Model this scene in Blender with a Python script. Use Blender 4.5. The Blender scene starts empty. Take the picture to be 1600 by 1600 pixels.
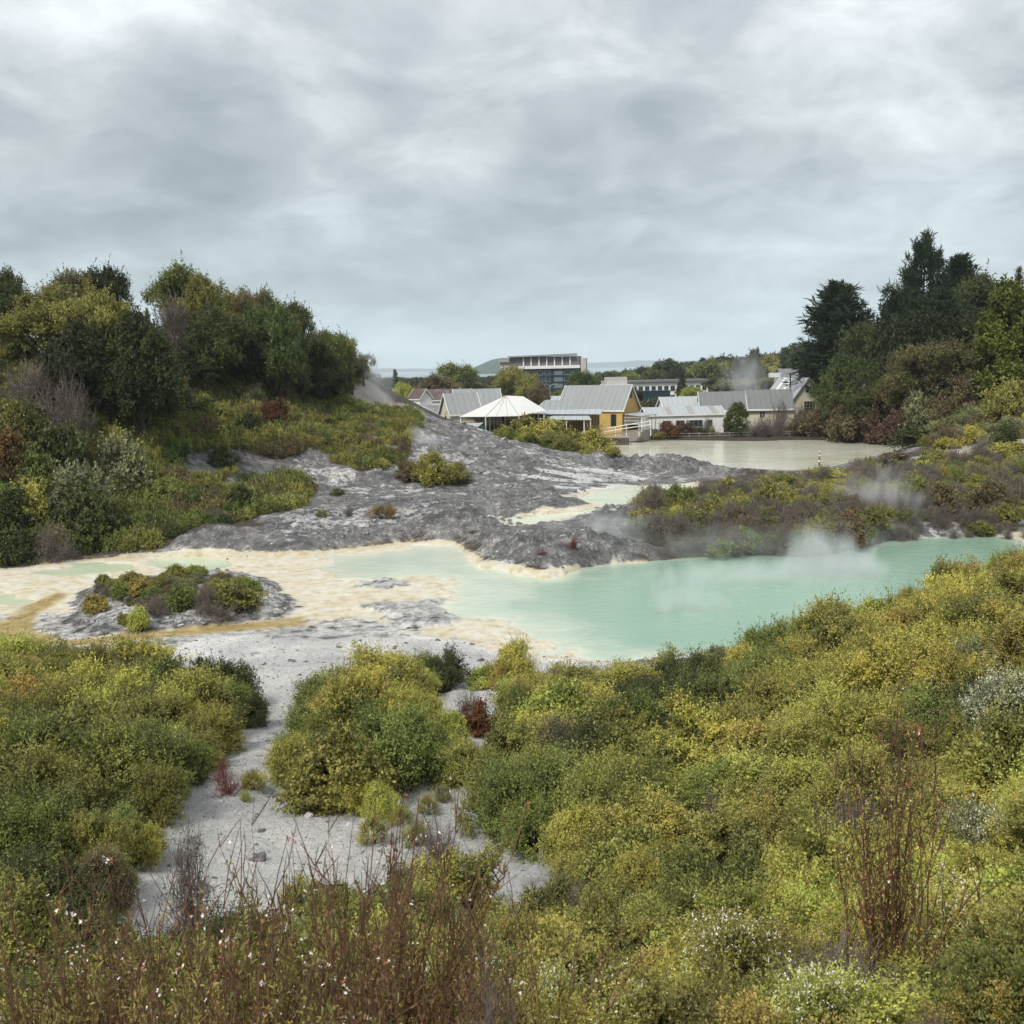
import bpy, math, random
import numpy as np
from mathutils import Matrix, Vector, Euler

C = bpy.context.scene
COL = C.collection
PI = math.pi
R = math.radians

# ------------------------------------------------------------------ camera
PITCH, ROLL, CZ = R(8.0), R(-1.2), 12.0
cam_d = bpy.data.cameras.new("camera")
cam = bpy.data.objects.new("camera", cam_d)
COL.objects.link(cam)
CAMR = Euler((PI / 2 - PITCH, 0, 0)).to_matrix() @ Matrix.Rotation(ROLL, 3, 'Z')
cam.matrix_world = Matrix.Translation((0, 0, CZ)) @ CAMR.to_4x4()
cam_d.sensor_width = 36
cam_d.lens = 36
cam_d.clip_start = 0.1
cam_d.clip_end = 40000
C.camera = cam
cam_d.dof.use_dof = True          # a phone lens: only the stems right in front go soft
cam_d.dof.focus_distance = 55
cam_d.dof.aperture_fstop = 8.0

# ------------------------------------------------------------------ world: overcast sky
SUN_EL, SUN_AZ = R(50), R(-148)        # azimuth from +Y, clockwise; the brightest part of the cloud is behind left
w = bpy.data.worlds.new("World")
C.world = w
w.use_nodes = True
nt = w.node_tree
for n in list(nt.nodes):
    nt.nodes.remove(n)


def N(nt, t, **kw):
    n = nt.nodes.new(t)
    for k, v in kw.items():
        if k.startswith('i_'):
            key = k[2:]
            key = int(key) if key.isdigit() else key.replace('_', ' ')
            n.inputs[key].default_value = v
        else:
            setattr(n, k, v)
    return n


def L(nt, a, ao, b, bi):
    nt.links.new(a.outputs[ao], b.inputs[bi])


def math_node(nt, op, a, b=None, clamp=False):
    n = nt.nodes.new('ShaderNodeMath')
    n.operation = op
    n.use_clamp = clamp
    for i, x in enumerate((a, b)):
        if x is None:
            continue
        if isinstance(x, (int, float)):
            n.inputs[i].default_value = x
        else:
            nt.links.new(x, n.inputs[i])
    return n.outputs[0]


def ramp(nt, fac, stops, interp='LINEAR'):
    n = nt.nodes.new('ShaderNodeValToRGB')
    n.color_ramp.interpolation = interp
    el = n.color_ramp.elements
    while len(el) < len(stops):
        el.new(0.5)
    for e, (p, c) in zip(el, stops):
        e.position = p
        e.color = (c[0], c[1], c[2], 1) if len(c) == 3 else c
    if fac is not None:
        nt.links.new(fac, n.inputs[0])
    return n.outputs[0]


def mix(nt, fac, a, b, mode='MIX'):
    n = nt.nodes.new('ShaderNodeMix')
    n.data_type = 'RGBA'
    n.blend_type = mode
    n.clamp_factor = True
    for i, x in ((0, fac), (6, a), (7, b)):
        if isinstance(x, (int, float)):
            n.inputs[i].default_value = x
        elif isinstance(x, (tuple, list)):
            n.inputs[i].default_value = (x[0], x[1], x[2], 1)
        else:
            nt.links.new(x, n.inputs[i])
    return n.outputs[2]


def noise(nt, vec, scale, detail=4, rough=0.55, dist=0.0):
    n = nt.nodes.new('ShaderNodeTexNoise')
    n.inputs['Scale'].default_value = scale
    n.inputs['Detail'].default_value = detail
    n.inputs['Roughness'].default_value = rough
    n.inputs['Distortion'].default_value = dist
    if vec is not None:
        nt.links.new(vec, n.inputs['Vector'])
    return n.outputs[0]


tc = N(nt, 'ShaderNodeTexCoord')
sep = N(nt, 'ShaderNodeSeparateXYZ')
L(nt, tc, 'Generated', sep, 0)
zz = math_node(nt, "ADD", math_node(nt, "MAXIMUM", sep.outputs[2], 0.0), 0.30)
ux = math_node(nt, 'DIVIDE', sep.outputs[0], zz)
uy = math_node(nt, 'DIVIDE', sep.outputs[1], zz)
cmb = N(nt, 'ShaderNodeCombineXYZ')
nt.links.new(ux, cmb.inputs[0])
nt.links.new(math_node(nt, 'MULTIPLY', uy, 1.0), cmb.inputs[1])
cmb.inputs[2].default_value = 5.1
big = noise(nt, cmb.outputs[0], 1.5, 4, 0.5, 0.5)
fine = noise(nt, cmb.outputs[0], 4.5, 10, 0.62, 0.35)
nsum = math_node(nt, 'ADD', math_node(nt, 'MULTIPLY', big, 0.5), math_node(nt, 'MULTIPLY', fine, 0.5))


def sky_blob(px, py, radius, amount):
    """a darker (-) or thinner (+) part of the cloud deck round one compass direction"""
    d = CAMR @ Vector(((px - 800) / 1600, -(py - 800) / 1600, -1.0))
    d.normalize()
    vm = N(nt, 'ShaderNodeVectorMath', operation='DISTANCE')
    L(nt, tc, 'Generated', vm, 0)
    vm.inputs[1].default_value = d
    x = math_node(nt, 'SUBTRACT', 1.0, math_node(nt, 'DIVIDE', vm.outputs['Value'], radius), True)
    return math_node(nt, 'MULTIPLY', math_node(nt, 'MULTIPLY', x, x), amount)


for bl in ((330, 190, .12, -.16), (425, 165, .06, -.08), (210, 230, .10, -.05), (240, 320, .16, -.05), (1060, 240, .12, -.06), (700, 270, .10, .05), (1480, 390, .13, .10), (1240, 430, .10, .07), (150, 60, .25, .06),
           (1530, 330, .10, .05), (620, 530, .08, .05), (950, 430, .2, -.04), (1300, 100, .25, .03)):
    nsum = math_node(nt, 'ADD', nsum, sky_blob(*bl))
# brightness of the cloud deck with elevation (sine of elevation)
base = ramp(nt, sep.outputs[2], [(0.0, (.39, .47, .515)), (.035, (.355, .42, .455)), (.075, (.26, .303, .326)),
                                 (.14, (.275, .315, .338)), (.20, (.36, .395, .415)), (.31, (.455, .482, .50)), (1.0, (.60, .62, .64))])
mod = ramp(nt, nsum, [(0.31, (.55, .58, .60)), (0.42, (.79, .805, .815)), (0.50, (1.04, 1.035, 1.03)), (0.57, (1.31, 1.295, 1.28)), (0.67, (1.7, 1.67, 1.64))])
cloud = mix(nt, 1.0, base, mod, 'MULTIPLY')
hz = math_node(nt, 'MULTIPLY', sep.outputs[2], 30.0, True)
cloud = mix(nt, hz, (.42, .52, .575), cloud)
cloud = mix(nt, 1.0, cloud, (10, 10, 10), 'MULTIPLY')
sky = N(nt, 'ShaderNodeTexSky')
sky.sky_type = 'NISHITA'
sky.sun_disc = False
sky.sun_elevation = SUN_EL
sky.sun_rotation = SUN_AZ
sky.air_density = 1.5
sky.dust_density = 3.0
skc = mix(nt, 0.93, sky.outputs[0], cloud)
bg = N(nt, 'ShaderNodeBackground')
bg.inputs['Strength'].default_value = 0.1
nt.links.new(skc, bg.inputs['Color'])
wo = N(nt, 'ShaderNodeOutputWorld')
L(nt, bg, 0, wo, 'Surface')

# ------------------------------------------------------------------ sun through the cloud
sd = bpy.data.lights.new("sun", 'SUN')
sd.energy = 2.0
sd.angle = R(11)
sd.color = (1.0, 0.965, 0.90)
sun = bpy.data.objects.new("sun", sd)
COL.objects.link(sun)
sdir = Vector((math.sin(SUN_AZ) * math.cos(SUN_EL), math.cos(SUN_AZ) * math.cos(SUN_EL), math.sin(SUN_EL)))
sun.rotation_euler = sdir.to_track_quat('Z', 'Y').to_euler()
sun.location = sdir * 50

vs = C.view_settings
vs.view_transform = 'Standard'
vs.look = 'None'
vs.gamma = 1
vs.exposure = 0.76
cy = C.cycles
cy.max_bounces = 6
cy.diffuse_bounces = 3
cy.glossy_bounces = 2
cy.transmission_bounces = 3
cy.transparent_max_bounces = 6
cy.volume_bounces = 2
cy.use_adaptive_sampling = True
cy.adaptive_threshold = 0.02
cy.use_denoising = True
try:
    cy.denoiser = 'OPENIMAGEDENOISE'
    cy.denoising_prefilter = 'ACCURATE'
except Exception:
    pass
cy.volume_max_steps = 96
cy.volume_step_rate = 1.0
cy.sample_clamp_indirect = 4.0

# ------------------------------------------------------------------ helpers: pixels to points (photograph is 1600 px)
CM = np.array(CAMR)


def ray(px, py):
    d = CM @ np.array([(px - 800) / 1600, -(py - 800) / 1600, -1.0])
    return d


def at(px, py, Y):
    d = ray(px, py)
    t = Y / d[1]
    return np.array([d[0] * t, Y, CZ + d[2] * t])


def atz(px, py, z):
    d = ray(px, py)
    t = (z - CZ) / d[2]
    return np.array([d[0] * t, d[1] * t, z])


def proj(P):
    q = (np.asarray(P, float) - np.array([0, 0, CZ])) @ CM
    return 800 + 1600 * q[..., 0] / -q[..., 2], 800 - 1600 * q[..., 1] / -q[..., 2]


rng = np.random.default_rng(7)


# ------------------------------------------------------------------ helpers: value noise
def _hash(ix, iy, s):
    h = (ix.astype(np.int64) * 374761393 + iy.astype(np.int64) * 668265263 + s * 1274126177) & 0xffffffff
    h = ((h ^ (h >> 13)) * 1274126177) & 0xffffffff
    return ((h ^ (h >> 16)) & 0xffff) / 65535.0


def vnoise(x, y, s=0):
    ix, iy = np.floor(x), np.floor(y)
    fx, fy = x - ix, y - iy
    fx = fx * fx * (3 - 2 * fx)
    fy = fy * fy * (3 - 2 * fy)
    a, b = _hash(ix, iy, s), _hash(ix + 1, iy, s)
    c, d = _hash(ix, iy + 1, s), _hash(ix + 1, iy + 1, s)
    return (a + (b - a) * fx) * (1 - fy) + (c + (d - c) * fx) * fy


def fbm(x, y, s=0, o=4, g=0.5):
    v, a, t = 0, 1.0, 0
    for k in range(o):
        v = v + a * vnoise(x * 2 ** k + 17.3 * k, y * 2 ** k - 9.1 * k, s + k)
        t += a
        a *= g
    return v / t


def ridged(x, y, s=0, o=4):
    v, a, t = 0, 1.0, 0
    for k in range(o):
        v = v + a * (1 - np.abs(2 * vnoise(x * 2 ** k + 7.7 * k, y * 2 ** k + 3.1 * k, s + k) - 1))
        t += a
        a *= 0.55
    return v / t


def sdpoly(X, Y, poly):
    """signed distance to a closed polygon, positive inside"""
    P = np.asarray(poly, float)[:, :2]
    d2 = np.full(X.shape, 1e18)
    inside = np.zeros(X.shape, bool)
    n = len(P)
    for i in range(n):
        a, b = P[i], P[(i + 1) % n]
        ex, ey = b - a
        wx, wy = X - a[0], Y - a[1]
        t = np.clip((wx * ex + wy * ey) / (ex * ex + ey * ey + 1e-12), 0, 1)
        dx, dy = wx - ex * t, wy - ey * t
        d2 = np.minimum(d2, dx * dx + dy * dy)
        c = ((a[1] <= Y) & (b[1] > Y)) | ((b[1] <= Y) & (a[1] > Y))
        if abs(ey) > 1e-12:
            xs = a[0] + (Y - a[1]) / ey * ex
            inside ^= c & (X < xs)
    d = np.sqrt(d2)
    return np.where(inside, d, -d)


def sstep(a, b, x):
    t = np.clip((x - a) / (b - a), 0, 1)
    return t * t * (3 - 2 * t)


def polyz(pts, z):
    return [atz(px, py, z)[:2] for px, py in pts]


# ------------------------------------------------------------------ helpers: objects
def tag(o, label=None, cat=None, group=None, kind=None):
    if label:
        o['label'] = label
    if cat:
        o['category'] = cat
    if group:
        o['group'] = group
    if kind:
        o['kind'] = kind
    return o


def empty(name, loc, rz=0.0):
    o = bpy.data.objects.new(name, None)
    o.empty_display_size = 0.3
    o.location = [float(v) for v in loc]
    o.rotation_euler = (0, 0, rz)
    COL.objects.link(o)
    return o


def link(name, me, parent=None, col=None, target=None):
    o = bpy.data.objects.new(name, me)
    (target or COL).objects.link(o)
    if parent is not None:
        o.parent = parent
    if col is not None:
        o.color = (col[0], col[1], col[2], 1)
    return o


def quads_mesh(name, V, Q, mats, mi=None, tone=None, smooth=False):
    me = bpy.data.meshes.new(name)
    V = np.ascontiguousarray(V, np.float32)
    Q = np.ascontiguousarray(Q, np.int32)
    me.vertices.add(len(V))
    me.vertices.foreach_set('co', V.ravel())
    k = Q.shape[1]
    me.loops.add(Q.size)
    me.loops.foreach_set('vertex_index', Q.ravel())
    me.polygons.add(len(Q))
    me.polygons.foreach_set('loop_start', np.arange(0, Q.size, k, dtype=np.int32))
    for m in mats:
        me.materials.append(m)
    if mi is not None:
        me.polygons.foreach_set('material_index', np.ascontiguousarray(mi, np.int32))
    if smooth:
        me.polygons.foreach_set('use_smooth', np.ones(len(Q), bool))
    me.update(calc_edges=True)
    if tone is not None:
        a = me.attributes.new('tone', 'FLOAT', 'POINT')
        a.data.foreach_set('value', np.ascontiguousarray(tone, np.float32))
    return me


class MB:
    """collects boxes, prisms and tubes; build() links them as ONE mesh object"""

    def __init__(self):
        self.v, self.f = [], []

    def poly(self, vs, fs):
        b = len(self.v)
        self.v += [tuple(float(c) for c in p) for p in vs]
        self.f += [tuple(i + b for i in f) for f in fs]
        return self

    def box(self, x0, x1, y0, y1, z0, z1):
        vs = [(x, y, z) for z in (z0, z1) for x, y in ((x0, y0), (x1, y0), (x1, y1), (x0, y1))]
        return self.poly(vs, [(3, 2, 1, 0), (4, 5, 6, 7), (0, 1, 5, 4), (1, 2, 6, 5), (2, 3, 7, 6), (3, 0, 4, 7)])

    def prism_x(self, x0, x1, prof):
        """profile of (y, z) pairs extruded along x"""
        n = len(prof)
        vs = [(x0, y, z) for y, z in prof] + [(x1, y, z) for y, z in prof]
        fs = [tuple(range(n - 1, -1, -1)), tuple(range(n, 2 * n))]
        fs += [(i, (i + 1) % n, n + (i + 1) % n, n + i) for i in range(n)]
        return self.poly(vs, fs)

    def slab(self, quad, t):
        """four corners given thickness t downwards (z)"""
        a = [tuple(p) for p in quad]
        b = [(p[0], p[1], p[2] - t) for p in a]
        return self.poly(a + b, [(0, 1, 2, 3), (7, 6, 5, 4), (0, 4, 5, 1), (1, 5, 6, 2), (2, 6, 7, 3), (3, 7, 4, 0)])

    def bar(self, a, b, r, n=6):
        a, b = Vector([float(c) for c in a]), Vector([float(c) for c in b])
        d = (b - a).normalized()
        u = d.orthogonal().normalized()
        v = d.cross(u)
        vs = []
        for p in (a, b):
            for k in range(n):
                t = 2 * PI * k / n
                vs.append(p + (u * math.cos(t) + v * math.sin(t)) * r)
        fs = [tuple(range(n - 1, -1, -1)), tuple(range(n, 2 * n))] + [(k, (k + 1) % n, n + (k + 1) % n, n + k) for k in range(n)]
        return self.poly(vs, fs)

    def build(self, name, mat, parent=None):
        me = bpy.data.meshes.new(name)
        me.from_pydata(self.v, [], self.f)
        me.materials.append(mat)
        me.validate()
        me.update()
        return link(name, me, parent)


# ------------------------------------------------------------------ materials
def new_mat(name):
    m = bpy.data.materials.new(name)
    m.use_nodes = True
    t = m.node_tree
    for n in list(t.nodes):
        t.nodes.remove(n)
    out = N(t, 'ShaderNodeOutputMaterial')
    return m, t, out


def surf_mat(name, col, rough=0.8, var=0.15, scale=3.0, spec=0.3, bump=0.0, bscale=20.0, stretch=None, metal=0.0, stain=None, ribs=0.0):
    m, t, out = new_mat(name)
    co = N(t, 'ShaderNodeTexCoord')
    vec = co.outputs['Object']
    if stretch:
        mp = N(t, 'ShaderNodeMapping')
        mp.inputs['Scale'].default_value = stretch
        t.links.new(vec, mp.inputs[0])
        vec = mp.outputs[0]
    f = noise(t, vec, scale, 5, 0.6)
    c = ramp(t, f, [(0.25, [x * (1 - var) for x in col]), (0.75, [min(1, x * (1 + var)) for x in col])])
    if stain:
        f2 = noise(t, vec, scale * 0.4, 6, 0.7)
        k = ramp(t, f2, [(0.5, (0, 0, 0)), (0.68, (1, 1, 1))])
        c = mix(t, math_node(t, 'MULTIPLY', k, stain[3]), c, stain[:3])
    if ribs:        # laps between the roofing sheets
        wv = N(t, 'ShaderNodeTexWave', wave_type='BANDS', bands_direction='X', wave_profile='SAW')
        wv.inputs['Scale'].default_value = .314 / ribs
        wv.inputs['Distortion'].default_value = 0
        L(t, co, 'Object', wv, 'Vector')
        c = mix(t, ramp(t, wv.outputs['Fac'], [(.86, (0, 0, 0)), (.97, (.55, .55, .55))]), c, [x * .45 for x in col])
    b = N(t, 'ShaderNodeBsdfPrincipled')
    b.inputs['Roughness'].default_value = rough
    b.inputs['Specular IOR Level'].default_value = spec
    b.inputs['Metallic'].default_value = metal
    t.links.new(c, b.inputs['Base Color'])
    if bump:
        bp = N(t, 'ShaderNodeBump')
        bp.inputs['Strength'].default_value = bump
        bp.inputs['Distance'].default_value = 0.05
        t.links.new(noise(t, vec, bscale, 3), bp.inputs['Height'])
        L(t, bp, 0, b, 'Normal')
    L(t, b, 0, out, 'Surface')
    return m


def foliage_mat(name, attr=None):
    m, t, out = new_mat(name)
    oi = N(t, 'ShaderNodeObjectInfo')
    if attr:        # scattered plants carry their colour on the instance
        ia = N(t, 'ShaderNodeAttribute')
        ia.attribute_type = 'INSTANCER'
        ia.attribute_name = attr
        colour = ia.outputs['Color']
    else:
        colour = oi.outputs['Color']
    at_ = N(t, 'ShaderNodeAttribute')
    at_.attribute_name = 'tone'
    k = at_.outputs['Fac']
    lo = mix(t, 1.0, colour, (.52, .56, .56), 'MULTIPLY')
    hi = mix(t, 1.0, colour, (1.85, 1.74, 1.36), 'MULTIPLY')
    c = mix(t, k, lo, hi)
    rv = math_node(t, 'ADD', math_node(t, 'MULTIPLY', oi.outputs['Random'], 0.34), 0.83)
    hs = N(t, 'ShaderNodeHueSaturation')
    t.links.new(c, hs.inputs['Color'])
    t.links.new(rv, hs.inputs['Value'])
    d = N(t, 'ShaderNodeBsdfPrincipled')
    d.inputs['Roughness'].default_value = 0.55
    d.inputs['Specular IOR Level'].default_value = 0.25
    tr = N(t, 'ShaderNodeBsdfTranslucent')
    L(t, hs, 0, d, 'Base Color')
    L(t, hs, 0, tr, 'Color')
    mx = N(t, 'ShaderNodeMixShader')
    mx.inputs[0].default_value = 0.3
    L(t, d, 0, mx, 1)
    L(t, tr, 0, mx, 2)
    L(t, mx, 0, out, 'Surface')
    return m


M = {}
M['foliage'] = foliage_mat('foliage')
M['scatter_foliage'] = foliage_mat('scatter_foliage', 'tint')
M['bark'] = surf_mat('bark', (.075, .058, .045), 0.9, 0.4, 6, 0.1)
M['grey_twig'] = surf_mat('grey_twig', (.17, .145, .13), 0.9, 0.4, 6, 0.1)
M['brown_twig'] = surf_mat('brown_twig', (.13, .072, .045), 0.8, 0.5, 5, 0.2)
M['red_twig'] = surf_mat('red_twig', (.16, .05, .045), 0.8, 0.4, 5, 0.2)
M['petal'] = surf_mat('petal', (.74, .69, .64), 0.7, 0.1, 9, 0.2)
M['rust_leaf'] = surf_mat('rust_leaf', (.27, .115, .05), 0.7, 0.5, 7, 0.2)

# ------------------------------------------------------------------ terrain: heights known at points, thin-plate spline between them
ctrl = []


def cy_(px, py, Y):
    ctrl.append(at(px, py, Y))


def cz_(px, py, z):
    ctrl.append(atz(px, py, z))


for p in [(0, .6, 10.3), (-3, .6, 10.2), (3, .6, 10.4), (0, 3, 9.0), (-3, 3, 8.8), (3, 3, 9.3), (0, 6, 7.4), (-4, 6, 7.2), (4, 6, 8.0),
          (0, 10, 5.6), (-6, 10, 5.5), (6, 10, 6.7), (0, 14, 4.1), (-7, 14, 4.3), (8, 14, 5.7), (-5, 17, 3.3), (1, 20, 2.6), (-10, 17, 4.0),
          (6, 20, 3.7), (11, 20, 5.3), (-4, 24, 2.1), (-12, 25, 2.3), (3, 27, 1.7), (9, 27, 2.5), (15, 28, 4.1), (-6, 28, 1.6),
          (-2, 33, .9), (4, 33, 1.0), (10, 34, 1.4), (17, 36, 2.7), (-15, 34, .9), (24, 36, 4.4), (22, 44, 1.9), (26, 47, 1.6),
          (-14, 40, .3), (-4, 40, .2), (3, 39.5, .15), (9, 39, .25), (-30, 20, 5.5), (-30, 35, 1.5), (30, 20, 8.5), (36, 36, 6.2),
          (-28, 45, .2), (-30, 60, .4), (-15, 50, .25), (-5, 48, .1), (0, 60, .05), (10, 50, -.2), (20, 58, -.2), (30, 66, -.2), (-12, 62, .3),
          (-45, 105, 14.5), (-70, 90, 13), (-62, 68, 6), (-80, 130, 18), (-40, 150, 11), (-60, 180, 11), (-32, 172, 5),
          (70, 100, 6.5), (95, 150, 12), (60, 60, 5), (45, 50, 5), (0, 172, 2.4), (20, 166, 2.4), (42, 174, 2.6), (-18, 160, 3.0),
          (0, 250, 1.5), (60, 260, 3), (-60, 260, 4), (110, 260, 8), (-110, 260, 8), (0, 420, .5), (150, 420, 2), (-150, 420, 3)]:
    ctrl.append(np.array(p, float))
for p in [(420, 860, .5), (600, 822, .9), (750, 832, .8), (850, 855, .9), (930, 862, .7), (870, 822, .8), (800, 812, .7), (950, 777, .8),
          (700, 772, 1.3), (600, 772, 1.6), (500, 792, 1.6), (450, 802, 1.5), (400, 832, 1.2), (300, 852, .9), (200, 864, .6), (850, 752, 1.2),
          (1000, 762, .9), (470, 772, 1.8), (100, 866, .4), (1000, 855, .4), (1150, 864, .3), (1300, 864, .3), (1400, 847, .4), (1500, 836, .5),
          (1620, 830, .6), (1280, 728, 1.0), (960, 700, .7), (1200, 702, .5), (1380, 702, .6)]:
    cz_(*p)
for p in [(700, 720, 100), (620, 700, 102), (560, 682, 105), (620, 647, 125), (720, 667, 125), (800, 692, 122), (900, 714, 116), (900, 742, 104),
          (1000, 732, 114), (1100, 722, 117), (760, 677, 142), (100, 800, 72), (100, 702, 80), (100, 640, 85), (100, 582, 92),
          (250, 642, 92), (250, 602, 98), (250, 562, 104), (330, 622, 102), (330, 582, 108), (400, 662, 100), (420, 622, 110), (450, 592, 120),
          (500, 642, 112), (500, 602, 124), (560, 637, 122), (572, 582, 132), (602, 634, 130), (655, 655, 160), (0, 850, 64), (0, 760, 70),
          (0, 680, 76), (0, 600, 84), (300, 762, 82), (300, 702, 90), (420, 722, 94),
          (1010, 792, 78), (1150, 782, 82), (1250, 764, 86), (1400, 740, 90), (1550, 722, 93), (1660, 712, 95),
          (1430, 700, 148), (1500, 702, 100), (1600, 682, 105), (1600, 642, 118), (1500, 642, 135), (1400, 662, 145), (1300, 682, 152),
          (1300, 642, 170), (1450, 604, 150), (1600, 594, 140), (1620, 565, 160), (980, 674, 158), (880, 668, 158), (1080, 680, 155), (1180, 680, 154)]:
    cy_(*p)
CT = np.array(ctrl)


def lp(X, Y):
    return np.arctan2(X, Y), np.log(np.hypot(X, Y) + 0.3)


def _tps_k(d2):
    return 0.5 * d2 * np.log(d2 + 1e-12)


ca, cr = lp(CT[:, 0], CT[:, 1])
n_ = len(CT)
K = _tps_k((ca[:, None] - ca) ** 2 + (cr[:, None] - cr) ** 2) + np.eye(n_) * 6e-4
P_ = np.stack([np.ones(n_), ca, cr], 1)
A_ = np.block([[K, P_], [P_.T, np.zeros((3, 3))]])
W_ = np.linalg.solve(A_, np.concatenate([CT[:, 2], np.zeros(3)]))


def tps(X, Y):
    sh = X.shape
    a, r = lp(X.ravel(), Y.ravel())
    out = np.empty(a.shape)
    for i in range(0, len(a), 40000):
        s = slice(i, i + 40000)
        k = _tps_k((a[s, None] - ca) ** 2 + (r[s, None] - cr) ** 2)
        out[s] = k @ W_[:n_] + W_[n_] + W_[n_ + 1] * a[s] + W_[n_ + 2] * r[s]
    return out.reshape(sh)


# outlines on the ground (traced at the height of each flat)
FLATS = polyz([(-200, 885), (0, 884), (200, 872), (330, 866), (470, 868), (540, 858), (640, 848), (720, 850), (762, 880), (850, 898), (960, 882), (1150, 872),
               (1300, 872), (1345, 858), (1420, 842), (1520, 836), (1620, 838), (1800, 870), (1500, 940), (1300, 1005), (1100, 1030), (930, 1042),
               (700, 1010), (450, 1045), (200, 1030), (0, 1015), (-250, 1000)], 0.0)
POOL = polyz([(505, 888), (545, 868), (600, 862), (660, 853), (712, 853), (735, 866), (770, 884), (800, 896), (860, 902), (915, 892), (960, 884), (1080, 874),
              (1180, 868), (1270, 870), (1300, 869), (1345, 858), (1420, 843), (1500, 838), (1560, 841), (1610, 855), (1660, 880), (1500, 935), (1400, 968),
              (1300, 995), (1180, 1010), (1100, 1022), (1050, 1028), (980, 1030), (930, 1028), (905, 1006), (870, 986), (820, 972), (770, 962),
              (725, 955), (700, 946), (742, 935), (748, 925), (690, 908), (660, 898), (600, 898), (545, 896)], 0.0)
POOL_B = polyz([(795, 815), (830, 806), (900, 800), (945, 792), (962, 797), (900, 812), (850, 822), (805, 825)], 0.6)
POOL_C = polyz([(898, 779), (935, 769), (985, 762), (1080, 758), (1080, 780), (1000, 790), (965, 795), (930, 788)], 0.75)
PONDL = [(100, 893, 40, 5), (160, 886, 45, 7), (300, 880, 62, 10), (22, 939, 24, 5), (5, 931, 20, 4), (140, 880, 30, 3)]
POND = polyz([(860, 716), (905, 702), (950, 691), (1010, 688), (1090, 689), (1180, 690), (1260, 688), (1340, 690), (1400, 694), (1432, 699), (1420, 708),
              (1370, 722), (1300, 736), (1230, 734), (1150, 730), (1060, 726), (1000, 724), (930, 722)], 1.0)
MOUND = polyz([(98, 966), (112, 945), (138, 920), (200, 902), (300, 895), (370, 894), (400, 902), (425, 918), (450, 932), (462, 948), (440, 960), (390, 970), (300, 979),
               (205, 985), (125, 982)], 0.2)
SHELF = polyz([(545, 912), (590, 904), (640, 905), (648, 915), (600, 922), (560, 920)], 0.05)
SHELF_B = polyz([(570, 945), (640, 938), (705, 936), (690, 950), (712, 960), (705, 980), (640, 985), (590, 965)], 0.05)
GREY_IMG = [(160, 868), (330, 864), (430, 862), (520, 858), (640, 846), (735, 850), (768, 886), (860, 896), (950, 880), (1010, 850), (1000, 770),
            (1200, 745), (1290, 738), (1210, 716), (1080, 712), (1000, 712), (900, 708), (800, 688), (720, 660), (660, 640), (600, 640), (480, 690), (440, 720),
            (480, 770), (400, 830), (250, 850)]
GREY = [CT[0][:2]] and [q[:2] for q in [
    atz(160, 869, .4), atz(330, 864, .5), atz(430, 862, .4), atz(520, 858, .2), atz(640, 846, .1), atz(735, 850, .1), atz(768, 886, .1), atz(860, 897, .1),
    atz(950, 880, .2), atz(1012, 850, .4), atz(1000, 780, .9), atz(1010, 765, .9), at(1200, 748, 108), at(1300, 742, 112), at(1290, 722, 121), at(1210, 716, 122), at(1080, 712, 122),
    at(1000, 710, 124), at(900, 706, 124), at(800, 686, 128), at(720, 660, 132), at(650, 640, 132), at(600, 648, 120), at(480, 690, 102),
    at(430, 722, 95), atz(480, 775, 1.7), atz(400, 830, 1.2), atz(250, 852, .8)]]
TERRACE = [q[:2] for q in [atz(790, 832, .6), atz(800, 808, .7), atz(905, 792, .7), atz(885, 778, .8), atz(850, 758, 1.1), at(790, 748, 100), at(850, 722, 108), at(900, 722, 110),
                           at(985, 733, 110), at(1000, 742, 106), at(1080, 752, 100), atz(1090, 765, .9), atz(1020, 795, .7), atz(960, 805, .7), atz(880, 830, .6)]]
WHITE = [q[:2] for q in [(-16.5, 41), (-14, 46), (-2, 45), (3, 41), (7, 39.5), (8, 37.5), (2, 37), (0, 32), (2.5, 26), (3.2, 21), (2.5, 17), (-1, 14), (-6, 12.5), (-8, 16),
                         (-9.5, 20), (-8, 27), (-9, 33), (-12, 37)]]

# polar sheet: fine where the view needs it, out to the horizon
az = np.concatenate([np.linspace(R(-75), R(-29.5), 34), np.linspace(R(-29), R(29), 640), np.linspace(R(29.5), R(75), 34)])
rr = np.concatenate([np.geomspace(.5, 15, 110, False), np.geomspace(15, 39, 170, False), np.geomspace(39, 74, 330, False),
                     np.geomspace(74, 135, 270, False), np.geomspace(135, 420, 110, False), np.geomspace(420, 16000, 60)])
AZ, RR = np.meshgrid(az, rr)
GX, GY = RR * np.sin(AZ), RR * np.cos(AZ)
near = RR < 600
GZ = np.zeros(GX.shape)
GZ[near] = tps(GX[near], GY[near])
k = sstep(240, 420, RR)
plain = 0.5 - 5.5 * sstep(300, 1500, RR)
GZ = GZ * (1 - k) + plain * k


def region(poly, pad=6):
    P = np.array(poly)
    return (GX > P[:, 0].min() - pad) & (GX < P[:, 0].max() + pad) & (GY > P[:, 1].min() - pad) & (GY < P[:, 1].max() + pad)


def sdf(poly, pad=6):
    m = region(poly, pad)
    s = np.full(GX.shape, -pad * 1.0)
    s[m] = np.maximum(sdpoly(GX[m], GY[m], poly), -pad)
    return s


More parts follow.
